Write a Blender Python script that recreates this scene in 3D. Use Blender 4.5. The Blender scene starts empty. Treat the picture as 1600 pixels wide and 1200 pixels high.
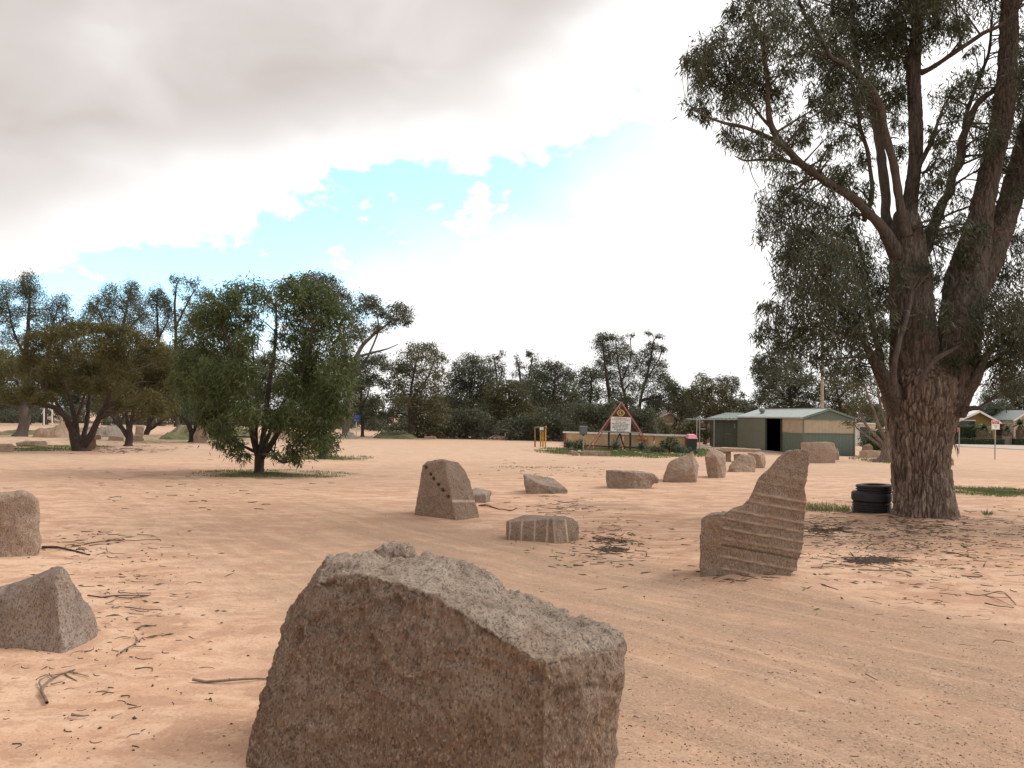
import bpy, bmesh, math, random
import numpy as np
from mathutils import Vector, Matrix

random.seed(7)
RNG = np.random.default_rng(7)
SC = bpy.context.scene
COL = SC.collection
R = math.radians

# ------------------------------------------------------------------ camera
CAM_Z, FPX = 1.65, 1280.0
PITCH, ROLL = math.atan(48 / FPX), R(0.9)
fwd = Vector((0, math.cos(PITCH), math.sin(PITCH)))
rt0 = Vector((1, 0, 0)); up0 = rt0.cross(fwd)
right = rt0 * math.cos(ROLL) + up0 * math.sin(ROLL)
upv = up0 * math.cos(ROLL) - rt0 * math.sin(ROLL)
cam = bpy.data.cameras.new('camera'); camo = bpy.data.objects.new('camera', cam); COL.objects.link(camo)
cam.sensor_width = 36.0; cam.lens = FPX / 1600 * 36; cam.clip_start = 0.05; cam.clip_end = 4000
camo.matrix_world = Matrix(((right.x, upv.x, -fwd.x, 0), (right.y, upv.y, -fwd.y, 0), (right.z, upv.z, -fwd.z, CAM_Z), (0, 0, 0, 1)))
SC.camera = camo

# ------------------------------------------------------------------ sky, sun, exposure
SUN_AZ, SUN_EL = R(74), R(46)          # clockwise from +Y, ahead and to the right
def build_world():
    w = bpy.data.worlds.new('World'); SC.world = w; w.use_nodes = True
    nt = w.node_tree; N = nt.nodes; L = nt.links
    for n in list(N): N.remove(n)
    def node(t, **k):
        n = N.new(t)
        for a, b in k.items(): setattr(n, a, b)
        return n
    def val(x):
        return x
    def M(op, a, b=None, c=None, clamp=False):
        n = node('ShaderNodeMath', operation=op, use_clamp=clamp)
        for i, x in enumerate((a, b, c)):
            if x is None: continue
            if isinstance(x, (int, float)): n.inputs[i].default_value = x
            else: L.new(x, n.inputs[i])
        return n.outputs[0]
    def sstep(x, lo, hi):
        n = node('ShaderNodeMapRange', interpolation_type='SMOOTHSTEP')
        L.new(x, n.inputs[0]); n.inputs[1].default_value = lo; n.inputs[2].default_value = hi
        return n.outputs[0]
    def mixc(f, a, b, bt='MIX'):
        n = node('ShaderNodeMix', data_type='RGBA', blend_type=bt)
        L.new(f, n.inputs[0]) if not isinstance(f, float) else setattr(n.inputs[0], 'default_value', f)
        for i, x in ((6, a), (7, b)):
            if isinstance(x, tuple): n.inputs[i].default_value = (*x, 1)
            else: L.new(x, n.inputs[i])
        return n.outputs[2]
    def noise(vec, sc, det, rough=0.55, dist=0.0):
        n = node('ShaderNodeTexNoise'); L.new(vec, n.inputs['Vector'])
        n.inputs['Scale'].default_value = sc; n.inputs['Detail'].default_value = det
        n.inputs['Roughness'].default_value = rough; n.inputs['Distortion'].default_value = dist
        return n.outputs[0]
    tc = node('ShaderNodeTexCoord'); d = tc.outputs['Generated']
    nm = node('ShaderNodeVectorMath', operation='NORMALIZE'); L.new(d, nm.inputs[0]); d = nm.outputs[0]
    sx = node('ShaderNodeSeparateXYZ'); L.new(d, sx.inputs[0])
    X, Y, Z = sx.outputs
    az = M('ARCTAN2', X, Y); el = M('ARCSINE', Z)
    # stretched coordinates: clouds flatten towards the horizon
    mp = node('ShaderNodeMapping'); mp.inputs['Scale'].default_value = (1, 1, 1.7); L.new(d, mp.inputs[0])
    v = mp.outputs[0]
    n_edge = M('SUBTRACT', noise(v, 7.0, 6, 0.56, 0.3), 0.5)
    n_edge2 = M('SUBTRACT', noise(v, 16.0, 5, 0.55, 0.2), 0.5)
    n_soft = M('SUBTRACT', noise(v, 3.2, 3, 0.45, 0.2), 0.5)
    n_soft2 = M('SUBTRACT', noise(v, 6.5, 3, 0.45, 0.5), 0.5)
    n_puff = noise(v, 13.0, 6, 0.6, 0.2)
    # a diagonal lane of open sky, running up from the left horizon to the right
    e_up = M('ADD', M('MULTIPLY', M('ADD', az, 0.559), 0.335), 0.138)
    e_lo = M('ADD', M('MULTIPLY', M('ADD', az, 0.250), 0.47), 0.098)
    a_up = M('ADD', M('SUBTRACT', el, e_up), M('ADD', M('MULTIPLY', n_edge, 0.30), M('MULTIPLY', n_edge2, 0.12)))
    a_lo = M('ADD', M('SUBTRACT', el, e_lo), M('MULTIPLY', n_soft2, 0.22))
    open_up = M('SUBTRACT', 1.0, sstep(a_up, -0.014, 0.007))
    open_lo = sstep(a_lo, -0.06, 0.09)
    puff = M('SUBTRACT', 1.0, sstep(n_puff, 0.585, 0.64))
    opening = M('MULTIPLY', M('MULTIPLY', open_up, open_lo), puff)
    # thin veil: even the open sky is half covered
    opening = M('MULTIPLY', opening, M('MULTIPLY', M('SUBTRACT', 1.0, sstep(az, 0.15, 0.25)), 0.97))
    # grey cloud base above the lane, and over the rest of the sky
    a_gr = M('ADD', M('SUBTRACT', el, e_up), M('ADD', M('MULTIPLY', n_soft, 0.20), M('MULTIPLY', n_soft2, 0.10)))
    grey = M('MULTIPLY', sstep(a_gr, 0.030, 0.125), M('SUBTRACT', 1.0, M('MULTIPLY', sstep(az, 0.10, 0.36), M('SUBTRACT', 1.0, sstep(az, 1.3, 2.2)))))
    gv = M('ADD', M('MULTIPLY', n_soft2, 1.5), M('ADD', M('MULTIPLY', n_soft, 0.9), 0.5), clamp=True)
    greyc = mixc(gv, (0.60, 0.535, 0.505), (0.90, 0.85, 0.82))
    # bright cloud, brightest round the hidden sun
    sd = Vector((math.sin(SUN_AZ) * math.cos(SUN_EL), math.cos(SUN_AZ) * math.cos(SUN_EL), math.sin(SUN_EL)))
    dt = node('ShaderNodeVectorMath', operation='DOT_PRODUCT'); L.new(d, dt.inputs[0]); dt.inputs[1].default_value = sd
    glow = M('POWER', M('MAXIMUM', dt.outputs['Value'], 0.0), 5.0)
    wv = M('ADD', M('MULTIPLY', glow, 1.5), 1.12)
    wcol = node('ShaderNodeVectorMath', operation='SCALE'); wcol.inputs[0].default_value = (1.0, 0.985, 0.97); L.new(wv, wcol.inputs['Scale'])
    cl = mixc(grey, wcol.outputs[0], greyc)
    sky = node('ShaderNodeTexSky', sky_type='NISHITA', sun_disc=False)
    sky.sun_elevation = SUN_EL; sky.sun_rotation = SUN_AZ
    sky.air_density = 1.0; sky.dust_density = 1.6; sky.ozone_density = 1.2
    b1 = node('ShaderNodeBackground'); b1.inputs[1].default_value = 0.15; L.new(mixc(1.0, sky.outputs[0], mixc(sstep(el, 0.05, 0.30), (2.0, 2.35, 2.75), (2.0, 2.8, 2.0)), 'MULTIPLY'), b1.inputs[0])
    b2 = node('ShaderNodeBackground'); b2.inputs[1].default_value = 1.0; L.new(cl, b2.inputs[0])
    ms = node('ShaderNodeMixShader'); L.new(opening, ms.inputs[0]); L.new(b2.outputs[0], ms.inputs[1]); L.new(b1.outputs[0], ms.inputs[2])
    out = node('ShaderNodeOutputWorld'); L.new(ms.outputs[0], out.inputs[0])
build_world()
sun = bpy.data.lights.new('sun', 'SUN'); sun.energy = 1.5; sun.angle = R(12); sun.color = (1.0, 0.955, 0.9)
suno = bpy.data.objects.new('sun', sun); COL.objects.link(suno)
suno.rotation_euler = (-(math.pi / 2 - SUN_EL), 0, -SUN_AZ)
suno.rotation_euler = Vector((math.sin(SUN_AZ) * math.cos(SUN_EL), math.cos(SUN_AZ) * math.cos(SUN_EL), math.sin(SUN_EL))).to_track_quat('Z', 'Y').to_euler()
SC.view_settings.view_transform = 'Standard'; SC.view_settings.look = 'None'
SC.view_settings.exposure = 0.0; SC.view_settings.gamma = 1.0; SC.view_settings.use_curve_mapping = False

# ------------------------------------------------------------------ numeric helpers
def _h(ix, iy, iz, seed):
    n = (ix.astype(np.int64) * 374761393 + iy.astype(np.int64) * 668265263 + iz.astype(np.int64) * 2147483647 + seed * 1274126177) & 0xFFFFFFFF
    n = ((n ^ (n >> 13)) * 1274126177) & 0xFFFFFFFF
    n = ((n ^ (n >> 16)) * 2246822519) & 0xFFFFFFFF
    return ((n ^ (n >> 15)) & 0xFFFFFF) / float(0xFFFFFF)
def vnoise(p, seed=0):
    f = np.floor(p); t = p - f; t = t * t * t * (t * (t * 6 - 15) + 10)
    i = f.astype(np.int64); out = 0
    for dx in (0, 1):
        for dy in (0, 1):
            for dz in (0, 1):
                w = (t[:, 0] if dx else 1 - t[:, 0]) * (t[:, 1] if dy else 1 - t[:, 1]) * (t[:, 2] if dz else 1 - t[:, 2])
                out = out + w * _h(i[:, 0] + dx, i[:, 1] + dy, i[:, 2] + dz, seed)
    return out * 2 - 1
def fbm(p, octs=4, seed=0, gain=0.5, lac=2.03):
    a, s, o = 1.0, 0.0, 0.0
    q = np.array(p, float)
    for k in range(octs):
        o = o + a * vnoise(q + 17.3 * k, seed + k); s += a; a *= gain; q = q * lac
    return o / s
def worley(p, seed=0):
    f = np.floor(p).astype(np.int64)
    f1 = np.full(len(p), 9.0); f2 = np.full(len(p), 9.0); cid = np.zeros(len(p))
    for dx in (-1, 0, 1):
        for dy in (-1, 0, 1):
            for dz in (-1, 0, 1):
                c = f + (dx, dy, dz)
                q = np.stack([c[:, k] + _h(c[:, 0], c[:, 1], c[:, 2], seed + k) for k in range(3)], 1)
                d = np.sqrt(((q - p) ** 2).sum(1))
                near = d < f1
                f2 = np.where(near, f1, np.minimum(f2, d))
                cid = np.where(near, _h(c[:, 0], c[:, 1], c[:, 2], seed + 9), cid)
                f1 = np.where(near, d, f1)
    return f1, f2, cid
def smooth(t):
    t = np.clip(t, 0, 1); return t * t * (3 - 2 * t)

def zt(x, y):
    """height of the ground (without fine relief)"""
    t = np.clip((np.asarray(y, float) - 6) / 39.0, 0, 1)
    return -0.40 * t
def ray(px, py):
    return (fwd + right * ((px - 800) / FPX) + upv * ((600 - py) / FPX))
def P(px, py, Y):
    d = ray(px, py); t = Y / d.y
    return Vector((d.x * t, Y, CAM_Z + d.z * t))
def G(px, py):
    d = ray(px, py); z = 0.0
    for _ in range(12):
        t = (z - CAM_Z) / d.z
        z = float(zt(d.x * t, d.y * t))
    return Vector((d.x * t, d.y * t, z))
def GX(px, Y):
    """ground point at distance Y under image column px"""
    y = 700.0
    for _ in range(12):
        p = P(px, y, Y); y += (p.z - float(zt(p.x, Y))) * FPX / Y
    p = P(px, y, Y); return Vector((p.x, Y, float(zt(p.x, Y))))
def project(v):
    q = np.asarray(v, float) - np.array((0, 0, CAM_Z))
    f = q @ np.array(fwd); return 800 + FPX * (q @ np.array(right)) / f, 600 - FPX * (q @ np.array(upv)) / f

# ------------------------------------------------------------------ object helpers
def tag(o, label=None, cat=None, group=None, kind=None):
    if label: o['label'] = label
    if cat: o['category'] = cat
    if group: o['group'] = group
    if kind: o['kind'] = kind
    return o
def thing(name, loc, label, cat, group=None):
    o = bpy.data.objects.new(name, None); COL.objects.link(o); o.location = loc; o.empty_display_size = 0.2
    return tag(o, label, cat, group)
def mesh_np(name, V, F, mat=None, parent=None, loc=None, attrs=None, smooth_sh=False):
    """V: (n,3) world coordinates; F: list of (m,k) index arrays. Coordinates become local to parent / loc."""
    V = np.asarray(V, float)
    if parent is not None: V = V - np.array(parent.matrix_basis.translation if parent.parent is None else (Vector(parent.location) + Vector(parent.parent.location)))
    elif loc is not None: V = V - np.array(loc)
    if isinstance(F, np.ndarray): F = [F]
    me = bpy.data.meshes.new(name)
    me.vertices.add(len(V)); me.vertices.foreach_set('co', V.astype(np.float32).ravel())
    nl = sum(f.size for f in F); npoly = sum(len(f) for f in F)
    me.loops.add(nl); me.polygons.add(npoly)
    me.loops.foreach_set('vertex_index', np.concatenate([f.ravel() for f in F]).astype(np.int32))
    st, tot, s = [], [], 0
    for f in F:
        k = f.shape[1]; st.append(s + np.arange(len(f)) * k); tot.append(np.full(len(f), k)); s += f.size
    me.polygons.foreach_set('loop_start', np.concatenate(st).astype(np.int32))
    me.polygons.foreach_set('loop_total', np.concatenate(tot).astype(np.int32))
    me.update(calc_edges=True)
    for k, a in (attrs or {}).items():
        at = me.attributes.new(k, 'FLOAT', 'POINT'); at.data.foreach_set('value', np.asarray(a, np.float32))
    if smooth_sh: me.polygons.foreach_set('use_smooth', np.ones(npoly, bool))
    if mat: me.materials.append(mat)
    o = bpy.data.objects.new(name, me); COL.objects.link(o)
    if parent is not None: o.parent = parent
    elif loc is not None: o.location = loc
    return o
class MB:
    """collects boxes, tubes and sheets into one part"""
    def __init__(s): s.v = []; s.f = []; s.n = 0
    def add(s, V, F):
        V = np.asarray(V, float)
        for f in F: s.f.append([i + s.n for i in f])
        s.v.append(V); s.n += len(V); return s
    def hexa(s, lo, hi):
        return s.add(list(lo) + list(hi), [(3, 2, 1, 0), (4, 5, 6, 7), (0, 1, 5, 4), (1, 2, 6, 5), (2, 3, 7, 6), (3, 0, 4, 7)])
    def box(s, c, size, rz=0.0):
        c = Vector(c); hx, hy, hz = (q / 2 for q in size); m = Matrix.Rotation(rz, 3, 'Z')
        q = [(-hx, -hy), (hx, -hy), (hx, hy), (-hx, hy)]
        return s.hexa([c + m @ Vector((a, b, -hz)) for a, b in q], [c + m @ Vector((a, b, hz)) for a, b in q])
    def beam(s, a, b, w, t, up=(0, 0, 1)):
        a, b = Vector(a), Vector(b); d = (b - a).normalized(); u = Vector(up)
        if abs(d.dot(u)) > 0.95: u = Vector((0, 1, 0))
        x = d.cross(u).normalized(); y = x.cross(d).normalized()
        q = [(-1, -1), (1, -1), (1, 1), (-1, 1)]
        return s.hexa([a + x * (w / 2 * i) + y * (t / 2 * j) for i, j in q], [b + x * (w / 2 * i) + y * (t / 2 * j) for i, j in q])
    def tube(s, a, b, r, n=10, r2=None):
        V, F = tube_np([a, b], [r, r2 if r2 is not None else r], n); return s.add(V, [list(x) for x in F] + [list(range(n))[::-1], list(range(n, 2 * n))])
    def lathe(s, c, prof, n=20):
        V, F = [], []
        for r_, z in prof:
            for k in range(n):
                a = 2 * math.pi * k / n; V.append((c[0] + r_ * math.cos(a), c[1] + r_ * math.sin(a), c[2] + z))
        for i in range(len(prof) - 1):
            for k in range(n):
                F.append((i * n + k, i * n + (k + 1) % n, (i + 1) * n + (k + 1) % n, (i + 1) * n + k))
        F.append(list(range(n))[::-1]); F.append([(len(prof) - 1) * n + k for k in range(n)])
        return s.add(V, F)
    def build(s, name, mat, parent=None, loc=None, bevel=0.0):
        V = np.concatenate(s.v)
        if parent is not None: V = V - np.array(parent.location if parent.parent is None else Vector(parent.location) + Vector(parent.parent.location))
        elif loc is not None: V = V - np.array(loc)
        me = bpy.data.meshes.new(name); me.from_pydata([tuple(x) for x in V], [], s.f); me.materials.append(mat); me.update()
        bm = bmesh.new(); bm.from_mesh(me); bmesh.ops.recalc_face_normals(bm, faces=bm.faces)
        if bevel: bmesh.ops.bevel(bm, geom=list(bm.edges), offset=bevel, segments=2, affect='EDGES', clamp_overlap=True)
        bm.to_mesh(me); bm.free()
        o = bpy.data.objects.new(name, me); COL.objects.link(o)
        if parent is not None: o.parent = parent
        elif loc is not None: o.location = loc
        return o
def tube_np(pts, rad, n=6):
    p = np.array([tuple(q) for q in pts], float); m = len(p); r = np.asarray(rad, float)
    t = np.gradient(p, axis=0) if m > 2 else np.repeat((p[1] - p[0])[None], 2, 0)
    t /= np.maximum(np.linalg.norm(t, axis=1, keepdims=True), 1e-9)
    ref = np.array((0, 1, 0.0)) if abs(t[:, 1]).mean() < 0.8 else np.array((1, 0, 0.0))
    u = np.cross(t, ref); u /= np.maximum(np.linalg.norm(u, axis=1, keepdims=True), 1e-9); w = np.cross(t, u)
    a = np.arange(n) * 2 * math.pi / n
    V = p[:, None] + r[:, None, None] * (np.cos(a)[None, :, None] * u[:, None] + np.sin(a)[None, :, None] * w[:, None])
    i = np.arange(m - 1)[:, None] * n; k = np.arange(n)[None]; k2 = (k + 1) % n
    F = np.stack([i + k, i + k2, i + n + k2, i + n + k], -1).reshape(-1, 4)
    return V.reshape(-1, 3), F
def spline(pts, step):
    """Catmull-Rom through rows (x,y,z,r)"""
    p = np.array(pts, float); p = np.vstack([2 * p[0] - p[1], p, 2 * p[-1] - p[-2]]); out = []
    for i in range(1, len(p) - 2):
        n = max(2, int(np.linalg.norm(p[i + 1, :3] - p[i, :3]) / step)); t = (np.arange(n) / n)[:, None]
        a, b, c, d = p[i - 1], p[i], p[i + 1], p[i + 2]
        out.append(0.5 * (2 * b + (c - a) * t + (2 * a - 5 * b + 4 * c - d) * t * t + (3 * b - a - 3 * c + d) * t ** 3))
    out.append(p[-2][None]); return np.concatenate(out)

# ------------------------------------------------------------------ materials
class NT:
    def __init__(s, name):
        s.m = bpy.data.materials.new(name); s.m.use_nodes = True; s.N = s.m.node_tree.nodes; s.L = s.m.node_tree.links
        s.b = s.N['Principled BSDF']; s.out = s.N['Material Output']
    def n(s, t, **k):
        o = s.N.new(t)
        for a, b in k.items(): setattr(o, a, b)
        return o
    def put(s, sock, x):
        if isinstance(x, (int, float)): sock.default_value = x
        elif isinstance(x, tuple): sock.default_value = (*x, 1) if len(sock.default_value) == 4 else x
        else: s.L.new(x, sock)
    def math(s, op, a, b=None, clamp=False):
        o = s.n('ShaderNodeMath', operation=op, use_clamp=clamp); s.put(o.inputs[0], a)
        if b is not None: s.put(o.inputs[1], b)
        return o.outputs[0]
    def mix(s, f, a, b, bt='MIX'):
        o = s.n('ShaderNodeMix', data_type='RGBA', blend_type=bt); s.put(o.inputs[0], f); s.put(o.inputs[6], a); s.put(o.inputs[7], b); return o.outputs[2]
    def step(s, x, lo, hi, a=0.0, b=1.0):
        o = s.n('ShaderNodeMapRange', interpolation_type='SMOOTHSTEP'); s.put(o.inputs[0], x)
        for i, q in ((1, lo), (2, hi), (3, a), (4, b)): o.inputs[i].default_value = q
        return o.outputs[0]
    def pos(s):
        return s.n('ShaderNodeTexCoord').outputs['Object']
    def mapping(s, v, sc=(1, 1, 1), rot=(0, 0, 0)):
        o = s.n('ShaderNodeMapping'); s.L.new(v, o.inputs[0]); o.inputs['Scale'].default_value = sc; o.inputs['Rotation'].default_value = rot; return o.outputs[0]
    def noise(s, v, sc, det=4, rough=0.55, dist=0.0):
        o = s.n('ShaderNodeTexNoise'); s.L.new(v, o.inputs['Vector']); o.inputs['Scale'].default_value = sc
        o.inputs['Detail'].default_value = det; o.inputs['Roughness'].default_value = rough; o.inputs['Distortion'].default_value = dist; return o.outputs[0]
    def vor(s, v, sc, feature='F1', out=0):
        o = s.n('ShaderNodeTexVoronoi', feature=feature); s.L.new(v, o.inputs['Vector']); o.inputs['Scale'].default_value = sc; return o.outputs[out]
    def attr(s, name):
        return s.n('ShaderNodeAttribute', attribute_name=name).outputs['Fac']
    def rnd(s):
        return s.n('ShaderNodeObjectInfo').outputs['Random']
    def bump(s, h, strength, dist, prev=None):
        o = s.n('ShaderNodeBump'); s.put(o.inputs['Height'], h); o.inputs['Strength'].default_value = strength; o.inputs['Distance'].default_value = dist
        if prev is not None: s.L.new(prev, o.inputs['Normal'])
        return o.outputs[0]
    def done(s, col, rough=0.8, normal=None, spec=0.3):
        s.put(s.b.inputs['Base Color'], col); s.put(s.b.inputs['Roughness'], rough); s.b.inputs['Specular IOR Level'].default_value = spec
        if normal is not None: s.L.new(normal, s.b.inputs['Normal'])
        return s.m

def mat_plain(name, col, rough=0.6, var=0.12, sc=8.0, spec=0.3, metallic=0.0, dirt=None):
    t = NT(name); p = t.pos()
    n = t.noise(p, sc, 5, 0.6)
    f = t.step(n, 0.3, 0.7)
    c = t.mix(f, tuple(x * (1 - var) for x in col), tuple(min(1, x * (1 + var)) for x in col))
    if dirt:
        c = t.mix(t.math('MULTIPLY', t.step(t.noise(p, sc * 0.4, 6, 0.65), 0.5, 0.72), 0.6), c, dirt)
    t.b.inputs['Metallic'].default_value = metallic
    return t.done(c, rough, t.bump(n, 0.15, 0.01), spec)

def mat_rock(name, brown, grey, stain, grain=70.0, stain_amt=0.5):
    t = NT(name); p = t.pos(); r = t.rnd()
    off = t.n('ShaderNodeVectorMath', operation='ADD'); t.L.new(p, off.inputs[0])
    cx = t.n('ShaderNodeCombineXYZ'); t.L.new(t.math('MULTIPLY', r, 37.0), cx.inputs[0]); t.L.new(t.math('MULTIPLY', r, 11.0), cx.inputs[1]); t.L.new(cx.outputs[0], off.inputs[1])
    q = off.outputs[0]
    big = t.noise(q, 1.6, 6, 0.62, 0.4); mid = t.noise(q, 6.0, 6, 0.65, 0.2)
    c = t.mix(t.step(t.math('ADD', big, t.math('MULTIPLY', mid, 0.35)), 0.52, 0.82), brown, grey)
    c = t.mix(t.math('MULTIPLY', t.step(t.noise(q, 2.3, 5, 0.6), 0.52, 0.70), stain_amt), c, stain)
    c = t.mix(t.math('MULTIPLY', t.attr('lit_pale_top'), 0.9), c, (0.56, 0.47, 0.385))  # paler tops: light from above put into the colour, with broken stone
    # crystals: pale feldspar, dark mica
    st = t.mapping(q, (1.0, 1.0, 0.55), (0.4, 0.3, 0.2))
    g1 = t.n('ShaderNodeTexVoronoi'); t.L.new(st, g1.inputs['Vector']); g1.inputs['Scale'].default_value = grain
    sp = t.n('ShaderNodeSeparateColor'); t.L.new(g1.outputs['Color'], sp.inputs[0])
    c = t.mix(t.step(sp.outputs[0], 0.60, 0.98, 0, 0.7), c, (0.48, 0.375, 0.285))
    c = t.mix(t.step(sp.outputs[1], 0.62, 0.95, 0, 0.6), c, (0.070, 0.050, 0.038))
    n2 = t.noise(q, 30, 6, 0.75)
    c = t.mix(t.step(n2, 0.36, 0.64, 0.0, 0.55), c, t.mix(0.5, c, (0.10, 0.075, 0.06)))
    c = t.mix(t.math('MULTIPLY', t.step(t.noise(q, 4.5, 7, 0.7, 0.6), 0.54, 0.68), 0.45), c, t.mix(0.6, c, (0.085, 0.060, 0.045)))
    c = t.mix(t.math('MULTIPLY', t.attr('pale'), 0.95), c, (0.60, 0.455, 0.335))
    c = t.mix(t.math('MULTIPLY', t.attr('rust'), 0.4), c, (0.36, 0.20, 0.125))
    c = t.mix(t.math('MULTIPLY', t.step(t.noise(q, 1.1, 4, 0.55, 0.8), 0.56, 0.68), 0.5), c, t.mix(0.5, c, (0.07, 0.05, 0.038)))
    b = t.bump(t.noise(q, 9.0, 8, 0.72), 0.8, 0.045)
    b = t.bump(sp.outputs[2], 0.35, 0.006, b)
    b = t.bump(t.noise(q, 45, 6, 0.78), 0.9, 0.016, b)
    return t.done(c, 0.88, b, 0.25)

def mat_leaf(name, dark, light, warm, transl=0.28):
    t = NT(name); v = t.attr('tint'); w = t.attr('warm')
    c = t.mix(v, dark, light); c = t.mix(w, c, warm)
    t.put(t.b.inputs['Base Color'], c); t.b.inputs['Roughness'].default_value = 0.5; t.b.inputs['Specular IOR Level'].default_value = 0.28
    tr = t.n('ShaderNodeBsdfTranslucent'); t.L.new(t.mix(0.5, c, light), tr.inputs[0])
    ms = t.n('ShaderNodeMixShader'); ms.inputs[0].default_value = transl
    t.L.new(t.b.outputs[0], ms.inputs[1]); t.L.new(tr.outputs[0], ms.inputs[2]); t.L.new(ms.outputs[0], t.out.inputs[0])
    return t.m

def mat_bark(name, plate, crev, red):
    t = NT(name); p = t.pos(); a = t.attr('bark')
    st = t.mapping(p, (1, 1, 0.22))
    n = t.noise(st, 16, 7, 0.7, 0.3); n2 = t.noise(p, 2.2, 4, 0.6)
    n3 = t.noise(t.mapping(p, (1, 1, 0.10)), 34, 5, 0.7, 0.4)
    c = t.mix(t.step(n, 0.28, 0.60), tuple(0.5 * (x + y) for x, y in zip(crev, plate)), plate)
    c = t.mix(t.step(n3, 0.38, 0.62, 0.75, 0.0), c, crev)
    c = t.mix(t.step(n2, 0.50, 0.68, 0, 0.6), c, red)
    c = t.mix(t.step(a, 0.10, 0.50, 0.8, 0.0), c, crev)
    c = t.mix(t.step(a, 0.75, 1.0, 0.0, 0.35), c, tuple(min(1, x * 1.7) for x in plate))
    b = t.bump(n, 0.9, 0.02); b = t.bump(t.noise(st, 55, 5, 0.7), 0.6, 0.008, b)
    return t.done(c, 0.92, b, 0.15)

MROCK_BROWN = mat_rock('granite_brown', (0.245, 0.148, 0.092), (0.36, 0.265, 0.195), (0.30, 0.165, 0.08), 135.0, 0.7)
MROCK = mat_rock('granite_pink', (0.370, 0.242, 0.168), (0.43, 0.325, 0.25), (0.38, 0.22, 0.13), 150.0, 0.45)
MROCK_TAN = mat_rock('granite_tan', (0.42, 0.282, 0.195), (0.46, 0.345, 0.26), (0.40, 0.24, 0.15), 140.0, 0.4)
MROCK_GREY = mat_rock('granite_grey', (0.325, 0.235, 0.178), (0.42, 0.335, 0.275), (0.34, 0.21, 0.135), 150.0, 0.35)
MROCK_SLAB = mat_rock('granite_slab', (0.285, 0.190, 0.130), (0.35, 0.26, 0.195), (0.30, 0.175, 0.105), 170.0, 0.45)
MBARK_GUM = mat_bark('gum_bark', (0.295, 0.232, 0.187), (0.066, 0.047, 0.037), (0.19, 0.13, 0.105))
MBARK_LIMB = mat_bark('gum_limb_bark', (0.135, 0.115, 0.098), (0.05, 0.04, 0.033), (0.118, 0.095, 0.079))
MBARK_STEM = mat_bark('gum_stem_bark', (0.165, 0.138, 0.116), (0.052, 0.040, 0.033), (0.16, 0.11, 0.088))
MBARK_DARK = mat_bark('dark_bark', (0.085, 0.065, 0.055), (0.03, 0.022, 0.02), (0.10, 0.06, 0.045))
MBARK_PALE = mat_bark('pale_bark', (0.175, 0.152, 0.132), (0.085, 0.07, 0.06), (0.16, 0.12, 0.095))
LEAF_GUM = mat_leaf('gum_leaf', (0.0508, 0.0605, 0.036), (0.1199, 0.1342, 0.081), (0.1685, 0.1078, 0.058), 0.22)
LEAF_FAR = mat_leaf('far_gum_leaf', (0.054, 0.0621, 0.04), (0.1242, 0.1368, 0.085), (0.162, 0.1219, 0.062), 0.2)
LEAF_OLIVE = mat_leaf('olive_leaf', (0.057, 0.057, 0.03), (0.138, 0.132, 0.063), (0.172, 0.121, 0.052), 0.25)
LEAF_ACACIA = mat_leaf('acacia_leaf', (0.0525, 0.0528, 0.022), (0.1449, 0.1296, 0.044), (0.1796, 0.126, 0.0429), 0.25)
LEAF_GREEN = mat_leaf('green_leaf', (0.043, 0.0623, 0.0211), (0.1161, 0.1458, 0.049), (0.1419, 0.0993, 0.0422), 0.28)
LEAF_SHRUB = mat_leaf('shrub_leaf', (0.025, 0.045, 0.018), (0.075, 0.12, 0.045), (0.12, 0.09, 0.05), 0.2)
LEAF_AGAVE = mat_leaf('agave_leaf', (0.055, 0.095, 0.060), (0.13, 0.19, 0.125), (0.2, 0.17, 0.09), 0.1)
GRASS = mat_leaf('grass_blade', (0.062, 0.095, 0.030), (0.150, 0.200, 0.068), (0.32, 0.25, 0.14), 0.3)

# ------------------------------------------------------------------ ground
def poly_dist(pts, x, y):
    """signed lateral distance and arc length along a polyline"""
    best = np.full(len(x), 1e9); sg = np.zeros(len(x)); al = np.zeros(len(x)); s = 0.0
    for (ax, ay), (bx, by) in zip(pts[:-1], pts[1:]):
        dx, dy = bx - ax, by - ay; L = math.hypot(dx, dy)
        t = ((x - ax) * dx + (y - ay) * dy) / (L * L); tc = np.clip(t, 0, 1)
        d = np.hypot(x - ax - tc * dx, y - ay - tc * dy); c = (dx * (y - ay) - dy * (x - ax)) / L
        m = d < best; best = np.where(m, d, best); sg = np.where(m, np.sign(c) * d, sg); al = np.where(m, s + tc * L, al); s += L
    return sg, al
LANE = [tuple(G(px, py)[:2]) for px, py in ((2600, 1450), (2000, 1260), (1600, 1120), (1300, 1045), (1050, 985), (850, 940), (650, 885), (480, 835), (330, 780), (180, 735), (0, 712), (-300, 700))]
LANE = [tuple(q[:2]) for q in spline([(a, b, 0, 0) for a, b in LANE], 0.8)]
LANE2 = [tuple(G(px, py)[:2]) for px, py in ((-600, 760), (100, 745), (420, 752), (700, 735), (1000, 725), (1300, 735), (1700, 745))]
LANE2 = [tuple(q[:2]) for q in spline([(a, b, 0, 0) for a, b in LANE2], 1.5)]
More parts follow.
